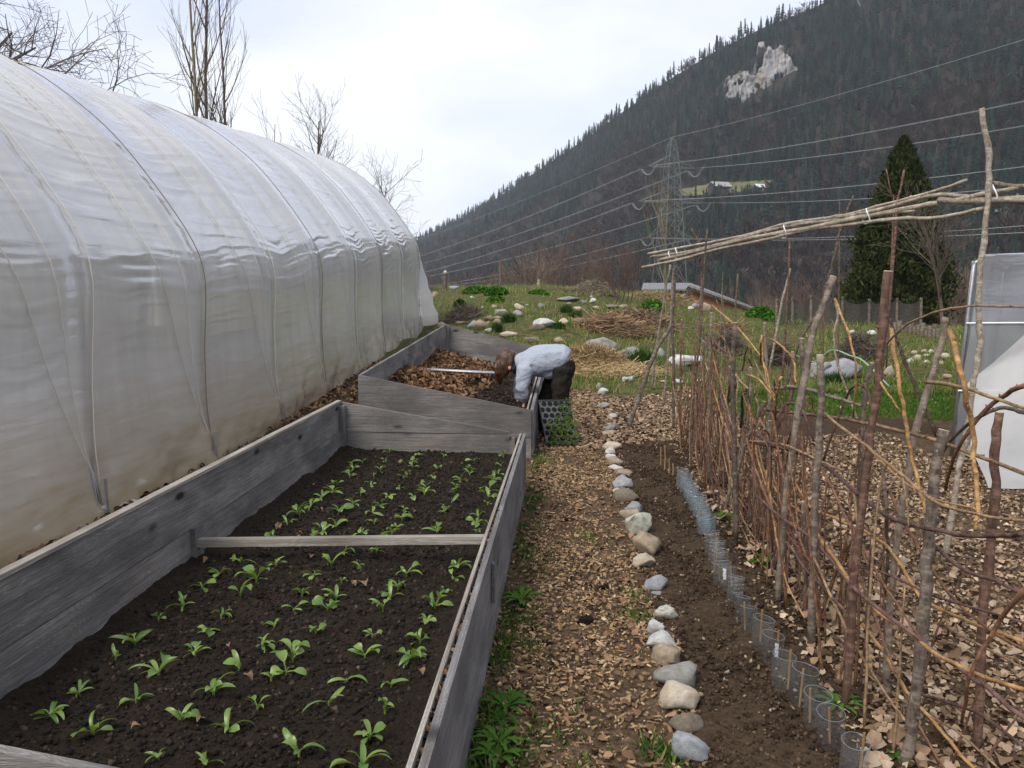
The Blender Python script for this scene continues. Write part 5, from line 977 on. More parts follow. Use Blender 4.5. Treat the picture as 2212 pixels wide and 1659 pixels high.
# ------------------------------------------------------------------ rocks of the back garden
zG = zone(1350, 850, 650 / 2212); sG = 650 / 2212 / 1.4756; sD = 700 / 1936 / 1.4756; sC = 764 / 1950 / 1.4756; sA = 1264 / 2207 / 1.4756
gr = [(zG, sG, [(1310, 665, 265, 105, 'white', 'white streaked boulder right of the far frame corner'), (1235, 690, 165, 72, 'brown', 'pinkish brown stone leaning on the white streaked boulder'), (1520, 640, 112, 86, 'cream', 'pale cream boulder amid dark green tufts'), (1725, 645, 190, 90, 'brown', 'brown grey boulder left of the brushwood heap'),
        (525, 690, 115, 110, 'blue', 'round blue grey stone behind the far frame'), (605, 690, 125, 118, 'tan', 'tall tan stone beside the round blue one'), (690, 665, 60, 78, 'tan', 'narrow tan stone in the low wall'), (845, 540, 155, 78, 'grey', 'flat grey cap stone of the low wall'), (805, 575, 115, 40, 'tan', 'thin tan slab under the flat cap stone'), (800, 630, 95, 62, 'tan', 'tan block under the thin slab'), (705, 595, 115, 66, 'brown', 'brownish stone left of the thin slab'), (700, 715, 92, 50, 'lichen', 'small greenish stone by the frame edge'),
        (1045, 475, 135, 76, 'cream', 'cream topped boulder right of the cap stone'), (1020, 555, 110, 84, 'grey', 'grey stone under the cream topped boulder'), (1570, 380, 255, 58, 'grey', 'long flat grey slab on the crest'), (1835, 392, 82, 52, 'white', 'white stone below the rubble mound'), (1745, 405, 66, 44, 'grey', 'grey stone between slab and white stone'), (1570, 425, 75, 38, 'blue', 'low bluish stone under the long slab'), (1580, 480, 95, 52, 'tan', 'tan stone below the long slab'), (1670, 485, 88, 50, 'cream', 'cream stone below the long slab'),
        (920, 770, 195, 66, 'cream', 'flat pale tan slab behind the far board'), (1175, 830, 175, 66, 'brown', 'low brown stone just behind the person'), (1475, 840, 125, 78, 'tan', 'rounded tan boulder above the bent back'), (1915, 960, 385, 190, 'grey', 'largest grey boulder behind the straw'), (2175, 1015, 125, 118, 'grey', 'dark granite block right of the largest boulder'), (122, 342, 82, 72, 'tan', 'tan boulder beside the tunnel end'), (330, 250, 122, 42, 'blue', 'bluish rubble by the leaning post'), (130, 222, 105, 50, 'white', 'white rubble at the far crest by the tunnel'),
        (770, 455, 66, 44, 'tan', 'small tan stone on the grass bank'), (1275, 452, 72, 56, 'grey', 'grey stone half hidden in grass'), (1870, 470, 80, 48, 'tan', 'tan stone under the shrub'), (2050, 465, 150, 54, 'brown', 'broad brown stone under the twiggy shrub'), (2170, 462, 112, 52, 'tan', 'tan stone right of the twiggy shrub'), (525, 350, 52, 30, 'white', 'small white stone in the near clearing'), (1820, 340, 36, 26, 'white', 'tiny white stone on the rubble mound'), (190, 670, 92, 70, 'tan', 'tan stones between tunnel flap and far frame'), (415, 640, 150, 50, 'brown', 'low dark flat stones behind the frame corner'), (1480, 850, 30, 20, 'grey', 'pebble'), (640, 455, 40, 24, 'white', 'tiny pale stone by the orange flower'), (1120, 435, 50, 30, 'grey', 'small grey stone above the cream topped boulder')]),
      (zD, sD, [(40, 660, 125, 92, 'grey', 'grey boulder left of the dark iris tuft'), (295, 670, 85, 92, 'grey', 'grey boulder right of the dark iris tuft'), (515, 745, 310, 96, 'white', 'long white boulder behind the trellis poles'), (610, 245, 100, 60, 'grey', 'grey stone of the heap below the shed'), (560, 250, 60, 40, 'white', 'pale stone of the heap below the shed'), (700, 270, 85, 92, 'tan', 'tallest tan stone below the shed'), (1035, 250, 105, 64, 'white', 'bluish white boulder by the sloping shed roof'), (225, 240, 130, 40, 'white', 'flat white slab below the grass mound'), (575, 135, 85, 42, 'white', 'white slab resting against the shed'), (640, 880, 60, 26, 'cream', 'pale stone at the mulch edge'), (330, 890, 80, 26, 'cream', 'low cream stone at the mulch edge'), (440, 895, 110, 40, 'white', 'white stone at the mulch edge behind the poles'), (20, 880, 70, 50, 'white', 'white stone at the left mulch edge')]),
      (zC, sC, [(500, 405, 310, 160, 'blue', 'big blue grey boulder left of the green hose'), (310, 395, 205, 128, 'grey', 'grey boulder crossed by the green hose'), (860, 385, 100, 90, 'cream', 'pale pointed stone behind the stakes'), (1062, 212, 46, 40, 'cream', 'topmost left stone of the scattered pale stones'), (1090, 258, 62, 50, 'cream', 'roundest cream stone of the scattered pale stones'), (1032, 275, 56, 42, 'white', 'leftmost white stone of the scattered pale stones'), (1140, 198, 46, 34, 'cream', 'second topmost of the scattered pale stones'), (1200, 195, 44, 32, 'white', 'third topmost of the scattered pale stones'), (1165, 228, 50, 26, 'cream', 'small middle stone of the scattered pale stones'), (1325, 245, 80, 50, 'cream', 'rightmost of the scattered pale stones'), (1335, 408, 80, 42, 'tan', 'tan stone by the tunnel edge'), (1160, 282, 46, 32, 'white', 'lowest middle of the scattered pale stones'), (1270, 290, 60, 34, 'cream', 'lowest right of the scattered pale stones'), (550, 40, 60, 36, 'white', 'white stone on the grass below the net'), (722, 50, 80, 44, 'white', 'larger white stone below the net')])]
q_ = 0
for zz_, ss_, lst in gr:
    for (x_, y_, w_, h_, kd_, lab) in lst:
        q_ += 1
        if lab == 'pebble': continue
        u_, v_ = zz_(x_, y_); rock('garden_rock', u_, v_, w_ * ss_, h_ * ss_, kd_, lab if len(lab.split()) > 3 else lab + ' on the bank', 'rocks in the back garden', 600 + q_, .7, .85, 'rock', .08, True, 3 if w_ * ss_ > 30 else 2)

# ------------------------------------------------------------------ grass, weeds, straw
BLADE = [T([(-.5, 0, 0), (.5, 0, 0), (.35, .12, .55), (-.35, .12, .55)] + [(-.06, .42, .98), (.06, .42, .98)], [(0, 1, 2, 3), (3, 2, 5, 4)]), T([(-.5, 0, 0), (.5, 0, 0), (.4, -.05, .6), (-.4, -.05, .6), (-.05, -.2, 1.05), (.05, -.2, 1.05)], [(0, 1, 2, 3), (3, 2, 5, 4)])]
t = NT('grass_blade'); c = t.attr(); d = t.n('ShaderNodeBsdfDiffuse', Color=c); tr = t.n('ShaderNodeBsdfTranslucent', Color=c); grass_m = _mixs(t, .35, d, tr)
def grass(name, px, py, h0, h1, cols, wts, label, wd=.006, tilt=.35):
    n = len(px); hh_ = rng.uniform(h0, h1, n); return tag(scatter(name, np.stack([px, py, hgt(px, py) - .005], 1), BLADE, np.stack([wd * (1 + rng.random(n)), hh_, hh_], 1), tilt, pal(cols, n, .22, wts), grass_m), label)
GREEN = [(.07, .16, .022), (.12, .21, .038), (.20, .24, .065), (.30, .25, .12), (.36, .29, .155)]
n = 90000; py = 12.2 + 24 * rng.random(n) ** 1.8; px = rng.uniform(-.16, .62, n) * py * 1.0; zz_ = zones(px, py)[2]; dn_ = n2d(px * .9, py * .9, 71, 4)
k = (zz_ > 0) & (rng.random(n) < np.clip(.55 + .9 * dn_, .05, 1)) & ~((px < -.3) & (py < 13.4)) & ~((px < -3.2) & (py < 19.3)); px, py = px[k], py[k]
grass('rough_grass', px, py, .04, .16, GREEN, [.22, .26, .22, .18, .12], 'rough green and straw coloured grass of the back garden', .009)
n = 16000; px = rng.uniform(1.8, 5.2, n); py = rng.uniform(10.2, 13.2, n); k = zones(px, py)[2] > 0; px, py = px[k], py[k]
grass('lawn', px, py, .03, .07, [(.045, .13, .015), (.075, .17, .022), (.10, .19, .03)], [.4, .4, .2], 'short bright green lawn behind the wattle fence', .006)
# weeds along the boards, on the path
def tuft_pts(list_uv, n_each, rad):
    X_ = []; Y_ = []
    for (u_, v_), m_, r_ in list_uv:
        p = GH(u_, v_); k_ = int(n_each * m_); X_.append(p[0] + r_ * rad * rng.normal(size=k_)); Y_.append(p[1] + 1.6 * r_ * rad * rng.normal(size=k_))
    return np.concatenate(X_), np.concatenate(Y_)
edgeuv = [(z4(300, 1620), 1.6, 1.2), (z4(345, 1560), 1.4, 1.2), (z4(400, 1480), 1.0, 1.2), (z4(380, 1340), .9, .8), (z4(470, 1590), 1, 1.6), (z4(560, 1500), .7, 2), (z4(430, 1140), .7, .8), (z4(460, 1030), .8, .9), (z4(580, 1055), .5, 1), (z4(470, 940), .6, .8), (z4(600, 920), .4, .9), (z4(560, 590), .8, 1.2), (z4(620, 640), .6, 1.4), (z4(545, 540), .6, .9), (z4(580, 460), .5, .9), (z4(590, 320), .9, .7), (z4(600, 250), .5, .9), (z4(1140, 905), .8, .8), (z4(1170, 810), .5, .7), (z4(900, 510), .5, .9), (z4(1240, 1580), .5, .5), (z4(1345, 1640), .6, .5), (z4(700, 120), .5, 1), (z4(640, 70), .7, 1), (z4(880, 1600), .3, 1.4), (z4(700, 1530), .4, 2)]
px, py = tuft_pts(edgeuv, 210, .05); k = (px > -.33); px, py = px[k], py[k]
grass('edge_grass', px, py, .02, .065, [(.05, .115, .02), (.085, .15, .03), (.13, .17, .05), (.24, .20, .10)], [.35, .35, .2, .1], 'short weedy grass along the front board and on the path', .005, .6)
n = 2600; px = -.33 + np.abs(rng.normal(0, .07, n)); py = 2.0 + 6 * rng.random(n) ** 1.3
k = n2d(px * 2, py * 2.4, 77, 3) > -.15; grass('board_grass', px[k], py[k], .015, .05, [(.05, .105, .02), (.09, .14, .035), (.16, .17, .06)], [.4, .35, .25], 'thin grass strip at the foot of the front board', .004, .7)
# leafy dandelion like plants
weed_me = []
for q in range(3):
    b = MB(); rr = random.Random(70 + q)
    for k in range(13):
        th = 6.28 * k / 13 + rr.uniform(-.2, .2); L_ = rr.uniform(.7, 1.1); rs = rr.uniform(.25, .75); nseg = 9; base = len(b.v)
        for i in range(nseg):
            f = i / (nseg - 1); w_ = (.028 + .085 * math.sin(min(1, f * 1.05) * math.pi) ** .8) * (1 if i % 2 else .55); x_ = L_ * f * .9; z_ = rs * (f - .75 * f * f) * 1.3
            for s_ in (-1, 0, 1): b.v.append((x_ * math.cos(th) - s_ * w_ * math.sin(th), x_ * math.sin(th) + s_ * w_ * math.cos(th), z_ + .3 * w_ * abs(s_)))
        b.f += [(base + i * 3 + j, base + (i + 1) * 3 + j, base + (i + 1) * 3 + j + 1, base + i * 3 + j + 1) for i in range(nseg - 1) for j in range(2)]
    me_ = b.mesh('rosette', True); me_.materials.append(spin_m); weed_me.append(me_)
t = NT('weed_leaf'); c = t.mix(t.rand(), (.05, .125, .022), (.10, .19, .035)); d = t.n('ShaderNodeBsdfDiffuse', Color=c); tr = t.n('ShaderNodeBsdfTranslucent', Color=c); weed_m = _mixs(t, .3, d, tr)
for me_ in weed_me: me_.materials[0] = weed_m
weeds = [(z4(330, 1620), .12, 'leafy weed in the lower corner by the front board'), (z4(500, 1600), .07, 'small leafy weed on the path edge below the board weeds'), (z4(520, 1330), .07, 'small leafy weed right of the large board weed'), (z4(480, 790), .09, 'small leafy weed behind the one past the batten'), (z4(590, 300), .07, 'small weed far along the front board'), (z4(450, 1370), .13, 'large leafy weed at the near front board'), (z4(370, 1555), .12, 'leafy weed lowest along the front board'), (z4(430, 1440), .09, 'smaller leafy weed between the two large board weeds'), (z4(530, 830), .13, 'leafy weed against the board past the batten'), (zB(640, 730), .13, 'green weed among the fence shoots'), (zB(435, 515), .12, 'green weed beside the bluish bottles'), (zB(970, 1390), .12, 'thistle like weed by the nearest bottles'), (zF(650, 130), .10, 'small far weed behind the canes'), (zE(900, 1620), .05, 'tiny weed at the lower edge beside a bottle')]
for i, (uv, sz, lab) in enumerate(weeds):
    p = GH(*uv); o = tag(link('weed', weed_me[i % 3]), lab, 'weed', 'leafy weeds'); o.location = (max(p[0], -.24), p[1], p[2] + .005); o.scale = (sz, sz, sz * 1.1); o.rotation_euler = (0, 0, i)
# leafy green ground cover mounds and dark iris tufts in the back
for i, (uv, w_, h_, lab) in enumerate([(zG(560, 300), 300, 70, 'broad leafy green mound by the leaning post'), (zG(780, 300), 260, 80, 'taller leafy green mound left of the short post'), (zG(770, 400), 190, 80, 'bright green leafy clump in front of the mounds'), (zG(1250, 320), 220, 50, 'low green mound below the short post'), (zD(1390, 350), 390, 90, 'bright leafy green patch in front of the net fence'), (zD(1180, 310), 240, 80, 'leafy green patch by the foot of the shed roof'), (zG(380, 455), 130, 70, 'dark green leafy clump near the tunnel'), (zD(240, 240), 210, 70, 'leafy green patch below the straw coloured mound'), (zD(930, 230), 120, 50, 'leafy green patch beneath the shed wall')]):
    p = GH(*uv); ss_ = (sG if i in (0, 1, 2, 3, 6) else sD) * p[1] / 1853; n = 900; th = rng.uniform(0, 6.28, n); r_ = np.sqrt(rng.random(n)); xx = p[0] + .5 * w_ * ss_ * r_ * np.cos(th); yy_ = p[1] + .45 * w_ * ss_ * r_ * np.sin(th) + .2; zz_ = hgt(xx, yy_) + h_ * ss_ * np.sqrt(np.clip(1 - r_ ** 2, 0, 1)) * (.5 + .5 * rng.random(n))
    o = scatter('leafy_clump', np.stack([xx, yy_, zz_], 1), LEAFS, rng.uniform(.06, .12, n), .6, pal([(.05, .14, .018), (.08, .20, .025), (.035, .09, .018)], n, .2) * (.5 if i == 6 else 1), grass_m); del o['kind']; tag(o, lab, 'ground cover', 'leafy clumps in the back garden')
for i, (uv, w_, h_, lab) in enumerate([(zD(130, 735), 220, 150, 'dark green iris tuft between two grey boulders'), (zG(920, 610), 140, 110, 'dark green blade tuft by the flat cap stone'), (zG(1470, 680), 120, 80, 'dark tuft between white and cream boulders'), (zG(1640, 560), 150, 60, 'dark green tufts below the long slab'), (zG(790, 715), 110, 100, 'green tuft in the low stone wall'), (zG(1550, 500), 120, 80, 'green tuft left of the low bluish stone'), (zC(430, 460), 170, 110, 'dark grass tuft in front of the big blue boulder')]):
    p = GH(*uv); ss_ = (sD if i == 0 else sC if i == 6 else sG) * p[1] / 1853; n = 420; xx = p[0] + .22 * w_ * ss_ * rng.normal(size=n); yy_ = p[1] + .1 + .2 * w_ * ss_ * rng.normal(size=n); hh_ = h_ * ss_ * rng.uniform(.5, 1.1, n)
    o = scatter('blade_tuft', np.stack([xx, yy_, hgt(xx, yy_) - .01], 1), BLADE, np.stack([np.full(n, .014), hh_, hh_], 1), .3, pal([(.022, .060, .014), (.04, .09, .02), (.06, .12, .03)], n, .2), grass_m); del o['kind']; tag(o, lab, 'grass tuft', 'dark tufts in the back garden')
# straw heap, brush heaps
STRAW = [T([(-.5, 0, 0), (0, .02, .06), (.5, 0, 0), (.5, 1, .02), (0, 1.02, .08), (-.5, 1, .02)], [(0, 1, 4, 5), (1, 2, 3, 4)])]
straw_m = mat_attr('straw', .8, 40, .3)
def heapmound(name, uv, w_, d_, h_, n, cols, lab, cat, L_, wd, tilt=.5, flat=.0):
    p = GH(*uv); th = rng.uniform(0, 6.28, n); r_ = rng.random(n) ** .55; xx = p[0] + w_ * .5 * r_ * np.cos(th); yy_ = p[1] + d_ * .5 + d_ * .5 * r_ * np.sin(th); f_ = np.clip(1 - r_ ** 2, 0, 1); zz_ = hgt(xx, yy_) + h_ * f_ * rng.uniform(.55, 1.05, n) + .02
    root = tag(empty(name, (p[0], p[1] + d_ * .5, p[2])), lab, cat)
    rr_ = np.linspace(0, 1, 8)[:, None]; tt_ = np.linspace(0, 2 * np.pi, 25)[None]; mx_ = p[0] + w_ * .5 * rr_ * np.cos(tt_); my_ = p[1] + d_ * .5 + d_ * .5 * rr_ * np.sin(tt_); mz_ = hgt(mx_, my_) + h_ * .8 * np.clip(1 - rr_ ** 2, 0, 1) - .02; ii_ = np.arange(8 * 25).reshape(8, 25)
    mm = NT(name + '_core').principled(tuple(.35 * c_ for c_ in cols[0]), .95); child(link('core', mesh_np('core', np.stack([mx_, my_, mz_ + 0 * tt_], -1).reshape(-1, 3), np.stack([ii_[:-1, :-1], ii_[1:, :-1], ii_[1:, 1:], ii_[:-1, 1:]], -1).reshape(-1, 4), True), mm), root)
    ln_ = L_ * rng.uniform(.5, 1.1, n); o = scatter('stalks', np.stack([xx, yy_, zz_], 1), STRAW, np.stack([np.full(n, wd), ln_, ln_ * .5], 1), tilt, pal(cols, n, .25), straw_m); child(o, root); return root
SC_ = [(.36, .25, .12), (.46, .34, .18), (.28, .18, .085), (.20, .125, .06)]
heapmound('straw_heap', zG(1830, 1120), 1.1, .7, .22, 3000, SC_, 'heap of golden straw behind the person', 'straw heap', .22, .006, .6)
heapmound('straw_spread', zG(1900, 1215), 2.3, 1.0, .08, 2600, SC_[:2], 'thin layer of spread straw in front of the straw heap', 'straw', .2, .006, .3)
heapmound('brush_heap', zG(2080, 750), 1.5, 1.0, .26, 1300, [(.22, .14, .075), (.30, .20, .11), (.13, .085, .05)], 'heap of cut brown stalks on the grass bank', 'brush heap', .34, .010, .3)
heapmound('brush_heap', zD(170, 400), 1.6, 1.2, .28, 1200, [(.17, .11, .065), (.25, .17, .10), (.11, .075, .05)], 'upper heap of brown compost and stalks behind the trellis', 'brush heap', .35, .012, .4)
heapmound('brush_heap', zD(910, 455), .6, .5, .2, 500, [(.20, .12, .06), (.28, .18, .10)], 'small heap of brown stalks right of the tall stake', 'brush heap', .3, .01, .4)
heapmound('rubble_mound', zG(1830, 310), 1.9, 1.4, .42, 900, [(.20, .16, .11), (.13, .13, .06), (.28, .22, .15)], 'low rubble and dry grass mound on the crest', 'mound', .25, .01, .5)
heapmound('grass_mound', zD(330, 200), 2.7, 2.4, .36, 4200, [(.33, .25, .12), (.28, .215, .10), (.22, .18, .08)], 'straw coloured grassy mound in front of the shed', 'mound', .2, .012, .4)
for i, (uv, w_, h_, lab) in enumerate([(zC(650, 260), .75, .42, 'grey dry lavender bush behind the stakes'), (zG(400, 610), .9, .22, 'grey brown heather mat behind the far frame'), (zD(1340, 740), .5, .35, 'dark dry bush behind the pole with the green hose'), (zD(900, 640), .5, .35, 'grey dry shrub behind the tall stakes')]): heapmound('dry_bush', uv, w_, w_ * .8, h_, 900, [(.13, .10, .085), (.19, .15, .125), (.09, .07, .055)], lab, 'bush', .22, .006, .9)

# ------------------------------------------------------------------ bare trees and shrubs
def grow(b_tr, b_cr, p, d, L_, r_, lev, rr, spread, up, nkid, seg=4, maxlev=4, nside=5, droop=0.0, kink=.22, minr=.003, bl=.55):
    pts_ = [p]; rad = [r_]; dd_ = d / np.linalg.norm(d); cur = p.copy()
    for i in range(seg):
        dd_ = dd_ + np.array([rr.gauss(0, kink), rr.gauss(0, kink), rr.gauss(0, kink * .6) + up]); dd_ /= np.linalg.norm(dd_); cur = cur + dd_ * L_ / seg; pts_.append(cur); rad.append(max(minr, r_ * (1 - .72 * (i + 1) / seg)))
    (b_tr if lev == 0 else b_cr).tube(pts_, rad, nside if lev < 2 else 3, cap=False)
    if lev >= maxlev: return
    kids = nkid[min(lev, len(nkid) - 1)]
    for k in range(kids):
        f = (.25 if lev == 0 else .15) + (.8 if lev else .72) * (k + rr.random()) / kids; i = min(seg - 1, int(f * seg)); q = pts_[i] + (pts_[i + 1] - pts_[i]) * (f * seg - i); ax = pts_[i + 1] - pts_[i]; ax /= np.linalg.norm(ax)
        th = rr.uniform(0, 6.283); a = np.cross(ax, np.array([.3, .5, .8])); a /= np.linalg.norm(a); c_ = np.cross(ax, a); sd_ = math.cos(th) * a + math.sin(th) * c_; sp_2 = spread * rr.uniform(.7, 1.3)
        nd = ax * math.cos(sp_2) + sd_ * math.sin(sp_2); nd[2] -= droop
        grow(b_tr, b_cr, q, nd, L_ * (.62 if lev else bl) * (1 - .45 * f) * rr.uniform(.75, 1.2) * 1.25, rad[i] * .55, lev + 1, rr, spread, up, nkid, max(2, seg - 1), maxlev, nside, droop, kink, minr, bl)
twig_m = mat_bark('twig_bark', (.06, .048, .040), (.12, .10, .085), 3); twig_y = mat_bark('olive_twig_bark', (.13, .11, .06), (.22, .185, .10), 3); brush_m = mat_bark('red_brown_twigs', (.075, .045, .035), (.13, .085, .066), 2); brush_p = mat_bark('grey_brown_twigs', (.10, .075, .058), (.16, .125, .10), 2)
def tree(name, loc, H_, r_, seed, lab, m_=twig_m, spread=.7, up=.05, nkid=(9, 5, 4, 3), maxlev=4, seg=5, lean=(0, 0), cat='tree', group=None, droop=0.0, trunks=1, kink=.2, minr=.004, share=None, fork=.3, bl=.55):
    root = tag(empty(name, loc), lab, cat, group); rr = random.Random(seed)
    if share: tm, cm = share
    else:
        bt, bc = MB(), MB()
        for k in range(trunks):
            off = np.array([rr.uniform(-1, 1), rr.uniform(-1, 1), 0]) * (.12 * H_ if trunks > 1 and maxlev < 4 else r_ * 2 if trunks > 1 else 0)
            grow(bt, bc, off + np.array([0, 0, -.1]), np.array([lean[0] + (rr.uniform(-fork, fork) if trunks > 1 else 0), lean[1] + (rr.uniform(-fork, fork) if trunks > 1 else 0), 1.0]), H_ * (rr.uniform(.75, 1) if trunks > 1 else 1), r_, 0, rr, spread, up, nkid, seg, maxlev, 6, droop, kink, minr, bl)
        tm, cm = bt.mesh('trunk', True), bc.mesh('crown', False)
        tm.materials.append(m_); cm.materials.append(m_)
    link('trunk', tm, None, root); link('crown', cm, None, root); return root, (tm, cm)
def foot(u_, y, zf=None): p = P(u_, 612, y); return (p[0], p[1], float(hgt(p[0], p[1])) if zf is None else zf)
tree('bare_tree', foot(-205, 27), 11.2, .44, 4, 'large bare spreading tree behind the tunnel at the left edge', twig_m, .95, .0, (11, 7, 6, 4), 4, 6, (.06, -.05), kink=.3, minr=.008)
tree('poplar_tree', foot(436, 42), 19, .12, 11, 'left slim bare poplar with yellowish stem behind the tunnel', twig_y, .36, .07, (14, 4, 2), 3, 9, kink=.045, minr=.006, bl=.20)
tree('poplar_tree', foot(476, 43), 20, .13, 12, 'middle tallest bare poplar behind the tunnel', twig_m, .40, .07, (17, 4, 2), 3, 9, kink=.045, minr=.007, bl=.20)
tree('poplar_tree', foot(512, 42), 14.5, .11, 13, 'right bare poplar of the three behind the tunnel', twig_m, .42, .07, (14, 4, 2), 3, 9, kink=.045, minr=.006, bl=.20)
tree('bare_shrub', foot(566, 40), 8.2, .05, 15, 'thin bare sapling right of the poplars behind the tunnel', twig_m, .40, .05, (8, 3), 2, 6, kink=.1, minr=.006, bl=.3)
tree('bare_tree', foot(692, 46), 9.8, .12, 21, 'round bare tree with upswept branches above the tunnel', twig_m, .72, .10, (20, 5, 3), 3, 7, kink=.05, minr=.006, bl=.34)
tree('bare_tree', foot(768, 47), 6.9, .10, 22, 'lower bare tree hanging over the far tunnel roof', twig_m, .85, .05, (18, 5, 3), 3, 7, kink=.07, minr=.006, lean=(.10, 0), bl=.42)
tree('young_tree', (*GH(1440, 690)[:2], GH(1440, 690)[2]), 2.9, .028, 31, 'young tree with yellowish buds in front of the pylon', twig_y, .55, .10, (9, 4, 3), 2, 6, kink=.06, minr=.004)
tree('fruit_tree', foot(1298, 44), 3.4, .05, 33, 'small vase shaped fruit tree beyond the crest', twig_m, .95, .16, (9, 5), 2, 5, kink=.1, minr=.006)
tree('sapling', (*GH(1745, 655)[:2], GH(1745, 655)[2]), 2.6, .025, 35, 'pale young tree left of the net fence', brush_p, .5, .14, (8, 4), 2, 6, kink=.1, minr=.005)
tree('bare_tree', foot(2040, 54, -.8), 6.6, .12, 37, 'bare tree just right of the big conifer', brush_p, .6, .06, (14, 6, 4), 3, 6, kink=.12, minr=.009)
tree('twiggy_shrub', tuple(GH(*zG(2150, 400))), 1.7, .018, 41, 'red twigged shrub left of the grassy mound', brush_m, .35, .06, (8, 4), 2, 5, trunks=9, kink=.12, minr=.004, fork=.55)
# thicket of brown bushes beyond the crest
proto = [tree('brown_bush', (0, 0, -100), 6.5, .05, 50 + q, 'x', [brush_m, brush_p, brush_m][q], .45, .05, (12, 5, 3), 2, 6, trunks=7, kink=.12, minr=.012, fork=.5)[1] for q in range(3)]
for o in [o for o in bpy.data.objects if o.name.startswith('brown_bush')]:
    for c_ in list(o.children): bpy.data.objects.remove(c_)
    bpy.data.objects.remove(o)
bushes = [(915, 95, 6.5), (950, 100, 7), (985, 90, 5.5), (1012, 98, 6.5), (1048, 80, 5), (1080, 96, 6.5), (1112, 84, 6.5), (1140, 78, 6.5), (1172, 82, 8.5), (1200, 86, 7.5), (1228, 80, 6), (1252, 84, 5.5), (1285, 88, 6), (1325, 84, 5), (1362, 92, 5.5), (1405, 98, 5.5), (1470, 104, 7), (1520, 100, 6.5), (1570, 108, 7.5), (1625, 96, 5.5), (1690, 100, 7), (1760, 92, 6.5), (1820, 96, 7), (2010, 80, 6), (2055, 90, 7.5), (2110, 84, 6.5), (2165, 94, 8), (2205, 86, 7)]
for i, (u_, y_, h_) in enumerate(bushes):
    r0, _ = tree('brown_bush', foot(u_, y_), h_, .05, 0, 'bare brown bush in the thicket beyond the garden crest', group='brown thicket beyond the crest', share=proto[i % 3], cat='bush'); sx = h_ / 6.5; r0.scale = (sx * 1.1, sx * 1.1, sx); r0.rotation_euler = (0, 0, i * 1.7)

# big conifer at the right
t = NT('conifer_foliage'); c = t.attr(); d = t.n('ShaderNodeBsdfDiffuse', Color=c); tr = t.n('ShaderNodeBsdfTranslucent', Color=c); conif_m = _mixs(t, .2, d, tr)
cb = foot(1938, 62, -1.3); con = tag(empty('conifer_tree', cb), 'tall olive green conifer standing behind the net fence', 'tree'); b = MB(); b.tube([(0, 0, -.3), (.05, 0, 4), (0, 0, 11.5)], [.28, .2, .04], 8); b.build('trunk', twig_m, con, True)
n = 28000; f_ = rng.random(n) ** .85; zc = .4 + 12.3 * f_; lim = 4.9 * np.clip((1.0 - f_), .0, 1) ** .72 * (1 - .35 * np.exp(-f_ * 9)); th = rng.uniform(0, 6.283, n); lob = .78 + .22 * np.sin(th * 5 + zc * 1.1) * np.sin(zc * 2.3 + th * 2) + .10 * rng.normal(size=n); rad_ = lim * np.clip(lob, .25, 1.25) * (1 - .28 * rng.random(n) ** 2)
pos = np.stack([rad_ * np.cos(th), rad_ * np.sin(th), zc - .22 * rad_], 1)
SPRAY = [T([(-.5, 0, 0), (.5, 0, 0), (.6, .2, .5), (-.55, -.1, .5), (.1, .25, 1.1), (-.1, .2, 1.0)], [(0, 1, 2, 3), (3, 2, 4, 5)]), T([(-.3, 0, -.2), (.4, 0, 0), (.5, .3, .6), (-.4, .1, .5), (0, .5, .9), (-.2, .3, .9)], [(0, 1, 2, 3), (3, 2, 4, 5)])]
o = scatter('crown', pos, SPRAY, np.stack([rng.uniform(.06, .14, n), rng.uniform(.14, .28, n), rng.uniform(.2, .4, n)], 1), .6, pal([(.030, .043, .016), (.045, .056, .019), (.062, .066, .024), (.018, .027, .012)], n, .22), conif_m); o.parent = con; del o['kind']

# ------------------------------------------------------------------ forest on the mountain
def spruce_temp(seed, layers=6, sp_n=5):
    r_ = np.random.default_rng(seed); v_ = []; f_ = []
    for l_ in range(layers):
        z0 = .06 + .86 * l_ / layers; z1 = z0 + .20; rr_ = .185 * (1 - z0) ** .85 + .012; k0 = len(v_); v_.append((0, 0, min(1, z1))); ph_ = r_.uniform(0, 6)
        for k in range(sp_n):
            a_ = ph_ + 2 * np.pi * k / sp_n; R2 = rr_ * r_.uniform(.65, 1.2); v_.append((R2 * np.cos(a_), R2 * np.sin(a_), z0 - .02 * r_.random())); a2 = a_ + np.pi / sp_n; v_.append((R2 * .42 * np.cos(a2), R2 * .42 * np.sin(a2), z0 + .05))
        m2 = 2 * sp_n; f_ += [(k0, k0 + 1 + k, k0 + 1 + (k + 1) % m2) for k in range(m2)]
    return np.array(v_), np.array(f_)
def bare_temp(seed, nb=36):
    r_ = np.random.default_rng(seed); v_ = [(-.012, 0, 0), (.012, 0, 0), (0, 0, .75), (0, -.012, 0), (0, .012, 0), (0, 0, .75)]; f_ = [(0, 1, 2), (3, 4, 5)]
    for k in range(nb):
        th_ = r_.uniform(0, 6.28); z0 = r_.uniform(.18, .6); L_ = r_.uniform(.2, .42); e_ = r_.uniform(.5, 1.35); d_ = np.array([np.cos(th_) * np.cos(e_), np.sin(th_) * np.cos(e_), np.sin(e_)]); q0 = np.array([0, 0, z0]) + d_ * r_.uniform(0, .12); q1 = q0 + d_ * L_; s2 = np.cross(d_, [0, 0, 1]); s2 = s2 / np.linalg.norm(s2) * r_.uniform(.012, .026); k0 = len(v_); v_ += [tuple(q0 - s2 * .5), tuple(q1 + s2), tuple(q1 - s2 + np.array([0, 0, .04]))]; f_.append((k0, k0 + 1, k0 + 2))
    return np.array(v_), np.array(f_)
SPR = [spruce_temp(k) for k in range(4)]; BAR = [bare_temp(k) for k in range(5)]
